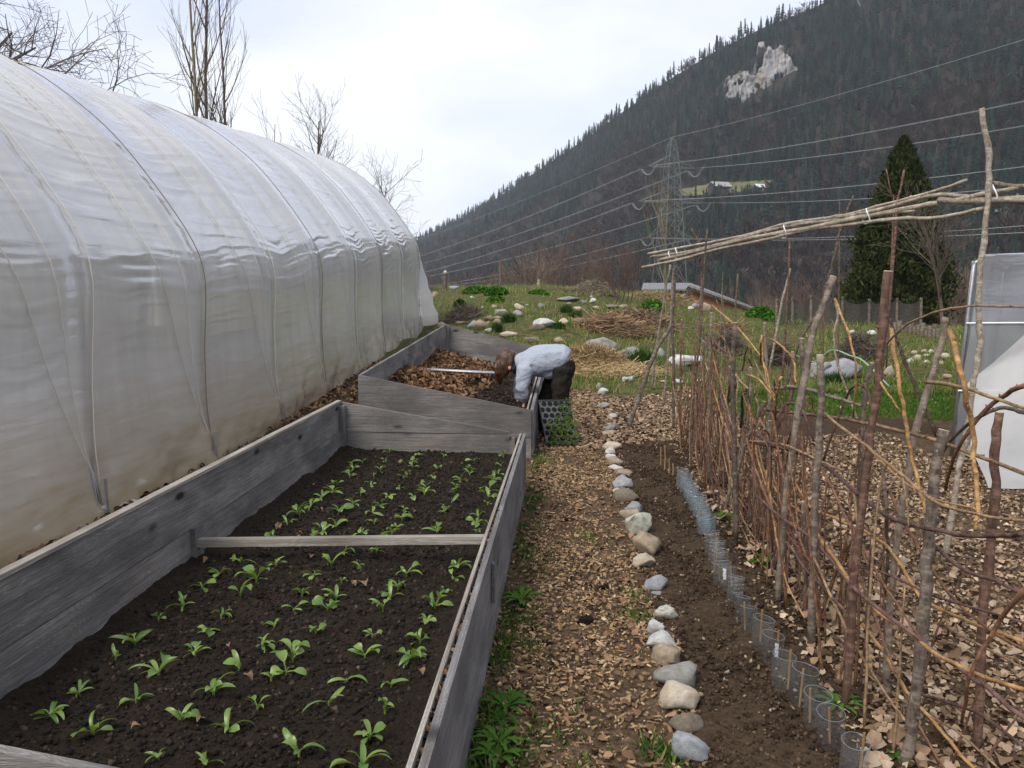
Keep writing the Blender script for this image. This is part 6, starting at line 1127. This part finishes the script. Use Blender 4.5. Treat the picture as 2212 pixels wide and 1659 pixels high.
t = NT('spruce_needles'); c = t.mix(1.0, t.attr(), (.74, .74, .78), 'MULTIPLY'); forest_m = t.principled(c, .9, None, .05)
cl_uv = [(1655, 190, 62, 60), (1690, 150, 28, 30), (1855, 12, 14, 18), (1620, 205, 30, 30)]
def cliffmask(u_, v_): return (((u_ - 1672) / 48) ** 2 + ((v_ - 165) / 52) ** 2 < 1) | (((u_ - 1622) / 34) ** 2 + ((v_ - 198) / 34) ** 2 < 1) | (((u_ - 1855) / 12) ** 2 + ((v_ - 12) / 18) ** 2 < 1)
def meadow(u_, v_): return ((u_ > 1465) & (u_ < 1665) & (np.abs(v_ - (420 - .10 * (u_ - 1465))) < 13))
NCAND = 90000; S_ = rng.random(NCAND); Q_ = rng.random(NCAND) ** .9; e_ = 1e-3; p0 = mtn(S_, Q_); ar = np.linalg.norm(np.cross(mtn(S_ + e_, Q_) - p0, mtn(S_, Q_ + e_) - p0), axis=1)
qv = p0 - np.array([0, 0, CAM_H]); wv = qv @ FWD; uu = (512 + F * (qv @ RGT) / wv) / K; vv = (384 - F * (qv @ UPV) / wv) / K
dist = np.linalg.norm(qv, axis=1); wt = ar / dist ** 1.1; wt = wt / wt.max(); ok = (uu > 780) & (uu < 2420) & (vv > -160) & (rng.random(NCAND) < np.clip(wt * 3.0, 0, 1)) & ~cliffmask(uu, vv) & ~meadow(uu, vv - 6)
k = np.nonzero(ok)[0]; k = k[rng.permutation(len(k))][:20000]; p0 = p0[k]; Q_ = Q_[k]; uu = uu[k]; vv = vv[k]; dist = dist[k]
mixn = n2d(p0[:, 0] / 75, p0[:, 1] / 110, 91, 3); prob = np.clip(.08 + 2.2 * np.clip(Q_ - .36, 0, .42) + .75 * mixn + .15 * (uu > 1500), .03, .90); isc = rng.random(len(k)) < prob
low = (Q_ < .16) & (uu > 1380) & (uu < 1960) & (mixn > -.15); isc |= low & (rng.random(len(k)) < .8)
hs = np.where(isc, 8 + 18 * rng.random(len(k)) ** 1.4, rng.uniform(8, 18, len(k)))
pc = p0[isc]; big = np.argsort(-(hs[isc] / dist[isc])); sky_i = np.nonzero(Q_[isc] > .95)[0]
own = set(list(big[:70]) + list(rng.permutation(sky_i)[:70])); mask = np.ones(len(pc), bool); mask[list(own)] = False
hc = hs[isc]
tag(scatter('spruce_forest', pc[mask] - np.array([0, 0, .5]), SPR, np.stack([hc[mask] * rng.uniform(.8, 1.15, mask.sum()), hc[mask], hc[mask]], 1)[:, [0, 0, 1]], .03, pal([(.012, .024, .019), (.017, .031, .023), (.026, .040, .025), (.009, .017, .015)], mask.sum(), .34), forest_m), 'dark spruce forest covering the mountain')
pb = p0[~isc]; hb_ = hs[~isc]; tag(scatter('bare_forest', pb - np.array([0, 0, .3]), BAR, np.stack([hb_ * 1.15, hb_ * 1.15, hb_], 1), .04, pal([(.058, .040, .034), (.075, .053, .042), (.046, .033, .030), (.085, .064, .048)], len(pb), .25), forest_m), 'brown leafless woodland on the mountain slope')
sm = []
for q in range(3):
    tv, tf = spruce_temp(20 + q, 12, 10); me_ = mesh_np('crown', tv, tf, False, pal([(.018, .032, .020), (.025, .040, .024)], len(tv), .2)); me_.materials.append(forest_m); b = MB(); b.tube([(0, 0, -.02), (0, 0, .9)], [.012, .003], 5); tm_ = b.mesh('trunk'); tm_.materials.append(twig_m); sm.append((tm_, me_))
for j, i in enumerate(sorted(own)):
    p = pc[i]; onr = i in set(sky_i); r0 = tag(empty('spruce_tree', p - np.array([0, 0, .5]), j * .7), 'dark spruce standing on the skyline of the mountain' if onr else 'dark spruce standing out on the lower mountain slope', 'tree', 'skyline spruces' if onr else 'spruces on the lower slope'); h_ = hc[i] * 1.05; r0.scale = (h_, h_, h_); link('trunk', sm[j % 3][0], None, r0); link('crown', sm[j % 3][1], None, r0)

# rock cliffs on the mountain
t = NT('limestone_cliff'); v = t.coord(); n1 = t.noise(t.coord('Object', (1, 1, .35)), .35, 6, .7); n2 = t.noise(v, .06, 3); c = t.mix(t.ramp(n1, [(.35, 0), (.62, 1)]), (.10, .098, .096), (.34, .335, .33)); c = t.mix(t.ramp(n2, [(.5, 0), (.65, .7)]), c, (.22, .17, .13)); cliff_m = t.principled(c, .9, t.bump(n1, .8, .8), .1)
def cliff(name, u_, v_, wu, hv, seed, lab, tilt=.35, y_=None):
    c0 = mtn_at(u_, v_) if y_ is None else P(u_, v_, y_); dd_ = np.linalg.norm(c0); m_ = dd_ / 1853; W_, H2 = wu * m_, hv * m_; na, nb_ = 70, 70; A_, B_ = np.meshgrid(np.linspace(-.5, .5, na), np.linspace(-.5, .5, nb_)); edge_ = np.clip(.80 - 2.1 * np.hypot(A_ * 1.05, B_ + .25 * A_) + .65 * n2d(A_ * 6 + 9, B_ * 4, seed, 5) - .5 * np.clip(n2d(A_ * 14 + 3, B_ * 9, seed + 7, 2) - .35, 0, 1), -1, 1)
    blk = np.floor(5 * n2d(A_ * 9, B_ * 5, seed + 1, 3)) / 5 + .2 * n2d(A_ * 30, B_ * 20, seed + 2, 2); dep = -W_ * (.07 * blk + .5 * np.clip(edge_, -1, .12)); right_ = np.array([c0[1], -c0[0], 0]); right_ /= np.linalg.norm(right_); fw_ = np.array([c0[0], c0[1], 0]); fw_ /= np.linalg.norm(fw_)
    V = c0 + (A_ * W_)[..., None] * right_ + (B_ * H2)[..., None] * np.array([0, 0, 1.0]) + (dep + tilt * B_ * H2)[..., None] * fw_ + np.clip(-edge_, 0, 1)[..., None] * fw_ * W_ * 2.5; ii_ = np.arange(na * nb_).reshape(nb_, na)
    return tag(link(name, mesh_np(name, V.reshape(-1, 3), np.stack([ii_[:-1, :-1], ii_[:-1, 1:], ii_[1:, 1:], ii_[1:, :-1]], -1).reshape(-1, 4)), cliff_m), lab, 'cliff', 'rock faces on the mountain')
cliff('rock_face', 1684, 168, 112, 150, 3, 'tall white limestone cliff in the forested mountain'); cliff('rock_face', 1622, 205, 105, 100, 8, 'lower left limestone cliff beside the tall one'); cliff('rock_face', 1855, 14, 20, 34, 5, 'small white rock outcrop near the top of the picture')
cliff('rock_face', 2150, 465, 170, 36, 7, 'pale quarried rock face low behind the trellis poles', .5); cliff('rock_face', 1950 + 95, 395, 60, 20, 9, 'small scree patch right of the big conifer', .8)
# meadow with two huts
t = NT('meadow_grass'); c = t.mix(t.ramp(t.noise(t.coord(), .08, 3), [(.3, 0), (.7, 1)]), (.085, .09, .034), (.14, .13, .058)); mead_m = t.principled(c, .95)
us_ = np.linspace(1462, 1668, 26); rowsP = []
for dv in (-13, -7, 0, 8, 15): rowsP.append([mtn_at(u_, 420 - .10 * (u_ - 1465) + dv * (1 - .6 * abs(u_ - 1560) / 110)) + np.array([0, 0, 2.2]) for u_ in us_])
V = np.array(rowsP); ii_ = np.arange(V.shape[0] * V.shape[1]).reshape(V.shape[:2])
tag(link('meadow', mesh_np('meadow', V.reshape(-1, 3), np.stack([ii_[:-1, :-1], ii_[1:, :-1], ii_[1:, 1:], ii_[:-1, 1:]], -1).reshape(-1, 4), True), mead_m), 'small olive meadow on the mountain slope', kind='structure')
t = NT('hut_wall'); hutw = t.principled((.055, .040, .032), .9); t = NT('hut_roof'); hutr = t.principled((.30, .29, .29), .6); t = NT('hut_roof_pale'); hutr2 = t.principled((.55, .58, .60), .5)
for i, (u_, v_, w_, lab) in enumerate([(1553, 418, 36, 'dark wooden mountain hut with grey roof on the meadow'), (1643, 416, 26, 'small far hut with pale metal roof')]):
    c0 = mtn_at(u_, v_) + np.array([0, 0, 2]); m_ = np.linalg.norm(c0) / 1853; W_ = w_ * m_; hroot = tag(empty('hut', c0, .35), lab, 'hut', 'huts on the mountain meadow'); h1, h2 = W_ * .26, W_ * .52
    b = MB(); b.quad_box((-W_ / 2, -W_ * .4, -2), (W_ / 2, W_ * .4, h1)); b.build('wall', hutw, hroot)
    for s_ in (-1, 1): b = MB(); b.v = [(-W_ * .56, s_ * W_ * .5, h1 * .85), (W_ * .56, s_ * W_ * .5, h1 * .85), (W_ * .56, 0, h2), (-W_ * .56, 0, h2)]; b.v += [(x_, y_, z_ + W_ * .03) for x_, y_, z_ in b.v]; b.f = [(0, 1, 2, 3), (4, 5, 6, 7), (0, 1, 5, 4), (1, 2, 6, 5), (2, 3, 7, 6), (3, 0, 4, 7)]; b.build('roof_slope', hutr2 if i else hutr, hroot)
    for s_ in (-1, 1): b = MB(); b.v = [(s_ * W_ * .5, -W_ * .4, h1), (s_ * W_ * .5, W_ * .4, h1), (s_ * W_ * .5, 0, h2 * .97)]; b.f = [(0, 1, 2)]; b.build('gable', hutw, hroot)
    b = MB(); b.quad_box((-W_ * .12, -W_ * .41, -1), (W_ * .08, -W_ * .395, h1 * .75)); b.build('door', hutr, hroot)

# ------------------------------------------------------------------ pylon and power lines
t = NT('pylon_steel'); pyl_m = t.principled((.145, .165, .158), .7, None, .4, Metallic=.3); t = NT('conductor'); wire_m = t.principled((.40, .41, .42), .6); t = NT('insulator'); ins_m = t.principled((.05, .05, .055), .4)
YPy = 190.0; pb_ = P(1444, 700, YPy); py_ = tag(empty('pylon', (pb_[0], YPy, -12.0)), 'grey green lattice power pylon in front of the mountain', 'pylon'); ztop = P(1444, 296, YPy)[2] + 12
za = [P(1444, v_, YPy)[2] + 12 for v_ in (362, 437, 515)]
def hw(z): return 3.6 + (1.25 - 3.6) * min(1, z / za[0]) if z < za[0] else 1.25 - .55 * (z - za[0]) / (ztop - 1.6 - za[0])
ang_p = .35; ca_, sa_ = math.cos(ang_p), math.sin(ang_p)
def pr(x_, y_, z_): return (x_ * ca_ - y_ * sa_, x_ * sa_ + y_ * ca_, z_)
lv = [0, 7, 13, 18.5, 23.2] + [z_ for z_ in np.linspace(27, ztop - 1.6, 8)]
for sx, sy in ((-1, -1), (1, -1), (1, 1), (-1, 1)): b = MB(); b.tube([pr(sx * hw(z_), sy * hw(z_), z_) for z_ in lv] + [pr(0, 0, ztop)], .085, 4); b.build('leg', pyl_m, py_)
for fx, (A1, A2) in enumerate((((-1, -1), (1, -1)), ((1, -1), (1, 1)), ((1, 1), (-1, 1)), ((-1, 1), (-1, -1)))):
    b = MB()
    for z0, z1 in zip(lv, lv[1:]):
        a_, c_ = hw(z0), hw(z1); b.tube([pr(A1[0] * a_, A1[1] * a_, z0), pr(A2[0] * c_, A2[1] * c_, z1)], .055, 3); b.tube([pr(A2[0] * a_, A2[1] * a_, z0), pr(A1[0] * c_, A1[1] * c_, z1)], .055, 3); b.tube([pr(A1[0] * c_, A1[1] * c_, z1), pr(A2[0] * c_, A2[1] * c_, z1)], .06, 3)
    b.build('bracing', pyl_m, py_)
tips = []
for lvl, (z_, hwid) in enumerate(zip(za, (5.6, 7.7, 5.6))):
    for s_ in (-1, 1):
        b = MB(); w0 = hw(z_); tip = pr(s_ * hwid, 0, z_); tips.append((lvl, s_, np.array(tip) + np.array([pb_[0], YPy, -12])))
        for sy in (-1, 1): b.tube([pr(s_ * w0, sy * w0, z_), tip], .085, 3); b.tube([pr(s_ * w0, sy * w0, z_ + 2.2), tip], .07, 3)
        for f in (.25, .5, .75): x_ = w0 + (hwid - w0) * f; q = w0 * (1 - f); b.tube([pr(s_ * x_, -q, z_), pr(s_ * x_, q, z_)], .05, 3); b.tube([pr(s_ * x_, 0, z_), pr(s_ * x_, 0, z_ + 2.2 * (1 - f))], .05, 3)
        b.build('cross_arm', pyl_m, py_)
rv = {(0, -1): (2212, 205), (0, 1): (2212, 250), (1, -1): (2212, 347), (1, 1): (2212, 384), (2, -1): (2212, 488), (2, 1): (2212, 470)}
def catenary(a, b_, sag): return [a + (b_ - a) * f + np.array([0, 0, -4 * sag * f * (1 - f)]) for f in np.linspace(0, 1, 26)]
LVN = ['top', 'middle', 'lowest']; SDN = {-1: 'left', 1: 'right'}
for lvl, s_, tip in tips:
    ru, rvv = rv[(lvl, s_)]; rend = P(ru + 500, rvv + (rvv - (362, 437, 515)[lvl]) * .62, 95); lend = P(640 + 40 * lvl, (612, 640, 668)[lvl] + 12 * s_, 560); lend[2] = max(lend[2], 2)
    lab = f'twin power wires from the {SDN[s_]} end of the {LVN[lvl]} pylon arm'
    root = tag(empty('power_line', tip), lab, 'power line', 'power lines of the pylon')
    for side, end, sg in (('r', rend, 1.2), ('l', lend, 7)):
        d0 = (end - tip) / np.linalg.norm(end - tip); st_ = tip + d0 * 2.6
        b = MB(); b.tube([tip, st_], .11, 5); child(b.build('insulator_string', ins_m, None), root)
        pp2 = np.cross(d0, [0, 0, 1]); pp2 /= np.linalg.norm(pp2)
        for o_ in (-.22, .22): b = MB(); b.tube([q + pp2 * o_ for q in catenary(st_, end, sg)], .016 if side == 'r' else .020, 3, False); child(b.build('wire', wire_m, None), root)
    dl = (lend - tip) / np.linalg.norm(lend - tip); dr_ = (rend - tip) / np.linalg.norm(rend - tip); j0, j1 = tip + dl * 2.6, tip + dr_ * 2.6
    for o_ in (0, .3): b = MB(); b.tube([j0 + (j1 - j0) * f + np.array([o_, 0, -4 * 1.6 * f * (1 - f)]) for f in np.linspace(0, 1, 14)], .035, 4); child(b.build('jumper_loop', wire_m, None, True), root)
tp0 = np.array([pb_[0], YPy, ztop - 12]); er = tag(empty('power_line', tp0), 'single earth wire running over the pylon top', 'power line', 'power lines of the pylon')
for end, sg in ((P(2700, -70, 95), 1.0), (P(600, 590, 560), 6)): b = MB(); b.tube(catenary(tp0, end, sg), .022, 3, False); child(b.build('wire', wire_m, None), er)

# ------------------------------------------------------------------ shed dug into the bank, net fence, posts
ySh = 33.0; shed = tag(empty('shed', tuple(P(1490, 660, ySh))), 'low wooden shed with grey shingle roof dug into the grassy bank', 'shed')
t = NT('grey_shingles'); v = t.coord('Object', (1, 1, 1)); c = t.mix(t.ramp(t.noise(v, 14, 4), [(.3, 0), (.7, 1)]), (.13, .13, .135), (.23, .23, .235)); shing_m = t.principled(c, .7); t = NT('red_brown_boards'); c = t.mix(t.ramp(t.noise(t.coord('Object', (1, 1, 6)), 3, 3), [(.3, 0), (.7, 1)]), (.16, .075, .04), (.26, .135, .075)); board_m = t.principled(c, .8)
A0 = P(1386, 624, ySh); A1 = P(1482, 624, ySh); B0 = P(1390, 611, ySh + 2.2); B1 = P(1494, 611, ySh + 2.2); C1 = P(1662, 674, ySh - 1.0)
def slab(q, th): b = MB(); b.v = [tuple(p) for p in q] + [(p[0], p[1], p[2] - th) for p in q]; b.f = [(0, 1, 2, 3), (7, 6, 5, 4), (0, 4, 5, 1), (1, 5, 6, 2), (2, 6, 7, 3), (3, 7, 4, 0)]; return b
nsh = 16
for k in range(nsh):
    f0, f1 = k / nsh, (k + .93) / nsh; L4 = lambda a, c_, f: np.array(a) + (np.array(c_) - np.array(a)) * f; child(slab([L4(A0, A1, f0), L4(A0, A1, f1), L4(B0, B1, f1), L4(B0, B1, f0)], .06).build('shingle', shing_m, None), shed)
child(slab([L4(A0, A1, .15) - np.array([0, -.3, .09]), A1 - np.array([.1, -.3, .09]), A1 - np.array([.1, -1.5, .09]), L4(A0, A1, .15) - np.array([0, -1.5, .09])], .55).build('board_wall', board_m, None), shed)
D1 = B1 + np.array([.0, .3, .0]); C2 = C1 + np.array([.2, 1.6, -.02])
for k in range(14):
    f0, f1 = k / 14, (k + .95) / 14; child(slab([L4(A1 + np.array([.12, .1, .16]), C1, f0), L4(A1 + np.array([.12, .1, .16]), C1, f1), L4(D1, C2, f1), L4(D1, C2, f0)], .08).build('roof_slope', shing_m, None), shed)
b = MB(); w0 = A1 + np.array([.2, .5, -.05]); w1 = C1 + np.array([-.3, .5, -.05]); b.v = [tuple(w0), tuple(w1), (w1[0], w1[1], w1[2] - .5), (w0[0], w0[1], w1[2] - .5)]; b.v += [(x_, y_ + .1, z_) for x_, y_, z_ in b.v]; b.f = [(0, 1, 2, 3), (4, 5, 6, 7), (0, 1, 5, 4), (1, 2, 6, 5), (2, 3, 7, 6), (3, 0, 4, 7)]; child(b.build('side_wall', board_m, None), shed)
netf = tag(empty('net_fence', tuple(GH(1830, 706))), 'sagging dark net fence on wooden posts below the conifer', 'fence')
t = NT('shade_net'); g_ = t.n('ShaderNodeTexChecker', Vector=t.coord('Object'), Scale=70.0).outputs['Fac']; d = t.n('ShaderNodeBsdfDiffuse', Color=(.075, .07, .062)); tp = t.n('ShaderNodeBsdfTransparent'); net_m = _mixs(t, .22, d, tp)
npst = [(1678, 648, 700), (1712, 644, 702), (1752, 640, 705), (1820, 643, 708), (1878, 648, 708), (1938, 646, 708), (1990, 645, 710)]; nn = []
for i, (u_, vt, vb) in enumerate(npst):
    p = GH(u_, vb, 10); y_ = 23.5; p = np.array([P(u_, vb, y_)[0], y_, P(u_, vb, y_)[2]]); q = P(u_, vt, y_); nn.append((p, q)); b = MB(); b.tube([p - np.array([0, 0, .4]), q + np.array([0, 0, .03])], .035, 7); child(b.build('post', bark_m, None), netf)
for (p, q), (p2, q2) in zip(nn, nn[1:]):
    b = MB(); m_ = 12
    for i in range(m_ + 1): f = i / m_; lo = p + (p2 - p) * f; hi = q + (q2 - q) * f; sg = .14 * 4 * f * (1 - f); b.v += [tuple(lo - np.array([0, .04, .25])), tuple((lo + hi) / 2 + np.array([0, .05 * math.sin(f * 9), -sg * .5])), tuple(hi - np.array([0, .04, sg]))]
    b.f = [(i * 3 + j, (i + 1) * 3 + j, (i + 1) * 3 + j + 1, i * 3 + j + 1) for i in range(m_) for j in range(2)]; child(b.build('net_panel', net_m, None, True), netf)
for i in range(13):
    u_ = 1925 + i * 8.5; p = P(u_, 712 + i * .9, 21 - .1 * i); b = MB(); b.tube([p - np.array([0, 0, .3]), p + np.array([0, 0, .13 + .05 * (i % 3)])], .06, 7); tag(b.build('log_edging', bark_m), f'short upright edging log, {ORD[i]} of the row right of the net fence', 'log', 'edging logs by the net')
for i, (u_, vt, vb, r_, m_, lab, cat) in enumerate([(960, 590, 640, .075, bark_d, 'weathered leaning post with a white cap on the crest', 'post'), (1080, 562, 622, .03, bark_m, 'thin tall stake on the crest', 'stake'), (1163, 603, 626, .055, bark_p, 'short pale post on the crest', 'post')]):
    y_ = 30.0; p = P(u_, vb, y_); q = P(u_ + (2 if i == 0 else 0), vt, y_); root = tag(empty('post' if cat == 'post' else 'stake', p), lab, cat); b = MB(); b.tube([p - np.array([0, 0, .3]), (p + q) / 2 + np.array([.01, 0, 0]), q], [r_, r_ * .9, r_ * .8], 8); child(b.build('shaft', m_, None), root)
    if i == 0: b = MB(); b.loft([q - np.array([0, 0, .02]), q + np.array([0, 0, .05]), q + np.array([0, 0, .1])], [.06, .065, .02], [.06, .065, .02], side=(1, 0, 0)); child(b.build('cap', rockm['white'], None, True), root)
t = NT('green_hose'); hose_m = t.principled((.22, .42, .27), .5); b = MB(); b.tube(smooth_path([GH(*zC(x_, y_)) + np.array([0, 0, .03 + (.28 if 300 < x_ < 660 else 0)]) for x_, y_ in ((60, 210), (240, 280), (380, 320), (520, 370), (640, 430), (860, 490))], 5), .013, 6); tag(b.build('garden_hose', hose_m, None, True), 'pale green garden hose lying over the grey boulders', 'hose')

# ------------------------------------------------------------------ small plastic greenhouse at the right edge
gh0 = G(2052, 984); yg = gh0[1]; gh = tag(empty('small_greenhouse', gh0), 'small greenhouse of clear plastic sheeting at the right edge', 'greenhouse')
sheet_m = mat_film('clear_sheeting', (.50, .52, .56), .42, False, .12, .3); white_sheet = mat_film('white_fleece_sheet', (.60, .60, .59), .14, False, .5, .05)
TLg = P(2102, 566, yg); TL2 = P(2124, 551, yg); gx0, gx1 = gh0[0], gh0[0] + 3.2
outl = [np.array([gx0, yg, .0]), TLg, TL2, np.array([gx1, yg, TL2[2] + .12]), np.array([gx1 + .3, yg, .0])]
def gridpanel(q, n1_, n2_, amp, seed):
    A_, B_ = np.meshgrid(np.linspace(0, 1, n1_), np.linspace(0, 1, n2_)); V = (q[0][None, None] * (1 - A_)[..., None] + q[1][None, None] * A_[..., None]) * (1 - B_)[..., None] + (q[3][None, None] * (1 - A_)[..., None] + q[2][None, None] * A_[..., None]) * B_[..., None]; nrm = np.cross(q[1] - q[0], q[3] - q[0]); nrm /= np.linalg.norm(nrm); V = V + (amp * n2d(A_ * 5, B_ * 4, seed, 3))[..., None] * nrm; ii_ = np.arange(n1_ * n2_).reshape(n2_, n1_); return V.reshape(-1, 3), np.stack([ii_[:-1, :-1], ii_[:-1, 1:], ii_[1:, 1:], ii_[1:, :-1]], -1).reshape(-1, 4)
back = np.array([2.3, 4.2, 0.0])
for nm_, q in (('front_sheet', [outl[0], outl[4], outl[3], TL2]), ('side_sheet', [outl[0] + back, outl[0], TLg, TLg + back]), ('shoulder_sheet', [TLg + back, TLg, TL2, TL2 + back]), ('roof_sheet', [TL2 + back, TL2, outl[3], outl[3] + back]), ('back_sheet', [outl[0] + back, outl[4] + back, outl[3] + back, TL2 + back])):
    V, Fq_ = gridpanel([np.asarray(x_) for x_ in q], 40, 40, .015, len(nm_)); child(link(nm_, mesh_np(nm_, V, Fq_, True), sheet_m), gh)
for off in (np.zeros(3), back * .5, back): b = MB(); b.tube([p + off + np.array([.02, .02, -.01]) for p in outl], .02, 7); child(b.build('frame_hoop', steel, None, True), gh)
for p in (TLg, TL2): b = MB(); b.tube([p, p + back], .016, 6); child(b.build('frame_rail', steel, None), gh)
for zf_ in (.62, 1.25): b = MB(); xl = np.interp(zf_, [0, TLg[2]], [gx0, TLg[0]]); b.tube([(xl, yg - .01, zf_), (gx1, yg - .01, zf_ + .03)], .009, 6); child(b.build('cross_rail', white_m, None), gh)
cv0, cv1, cv2 = P(*zA(2207, 1010), yg - .5), P(*zA(1945, 1290), yg - .55), P(*zA(1905, 1600), yg - .6); n1_ = 40; A_, B_ = np.meshgrid(np.linspace(0, 1, n1_), np.linspace(0, 1, n1_))
topx = cv1[0] + (gx1 - cv1[0]) * A_; topz = np.interp(topx, [cv1[0] - .4, cv1[0], cv0[0], cv0[0] + .5, gx1], [.1, cv1[2], cv0[2], cv0[2] + .45, cv0[2] + .6]); Xv = topx - .25 * B_ * (1 - A_); Zv = topz * (1 - B_) + .02; Yv = yg - .45 - .9 * B_ ** 1.5 + .06 * n2d(A_ * 8, B_ * 3, 4, 3); Zv = Zv + .05 * np.clip(B_ - .7, 0, 1) * n2d(A_ * 12, B_ * 8, 6, 2); ii_ = np.arange(n1_ * n1_).reshape(n1_, n1_)
child(link('fleece_flap', mesh_np('fleece_flap', np.stack([Xv, Yv, Zv], -1).reshape(-1, 3), np.stack([ii_[:-1, :-1], ii_[:-1, 1:], ii_[1:, 1:], ii_[1:, :-1]], -1).reshape(-1, 4), True), white_sheet), gh)
A_, B_ = np.meshgrid(np.linspace(0, 1, 50), np.linspace(0, 1, 20)); e0, e1 = G(*zB(1470, 190)), G(*zB(1900, 400)); Xv = e0[0] + (e1[0] - e0[0]) * A_ + .35 * B_; Yv = e0[1] + (e1[1] - e0[1]) * A_ + .55 * B_ + .05 * n2d(A_ * 6, B_ * 2, 3, 3); Zv = .03 + .10 * np.sin(B_ * 3.0) * (1 + .7 * n2d(A_ * 9, B_ * 4, 8, 3)); ii_ = np.arange(1000).reshape(20, 50)
hem_m = mat_film('dirty_hem', (.62, .56, .46), .05, False, .5, .05); child(link('loose_hem', mesh_np('loose_hem', np.stack([Xv, Yv, Zv], -1).reshape(-1, 3), np.stack([ii_[:-1, :-1], ii_[:-1, 1:], ii_[1:, 1:], ii_[1:, :-1]], -1).reshape(-1, 4), True), hem_m), gh)

# ------------------------------------------------------------------ air
b = MB(); b.quad_box((-5200, -140, -40), (5200, 5600, 640)); hz = b.build('haze', None); tag(hz, 'thin bluish haze in the valley air', kind='stuff')
hm = bpy.data.materials.new('haze_air'); hm.use_nodes = True; hm.node_tree.nodes.clear(); ho = hm.node_tree.nodes.new('ShaderNodeOutputMaterial'); hv = hm.node_tree.nodes.new('ShaderNodeVolumePrincipled')
hv.inputs['Color'].default_value = (.80, .88, 1, 1); hv.inputs['Density'].default_value = .00008; hm.node_tree.links.new(hv.outputs['Volume'], ho.inputs['Volume']); hz.data.materials.append(hm)
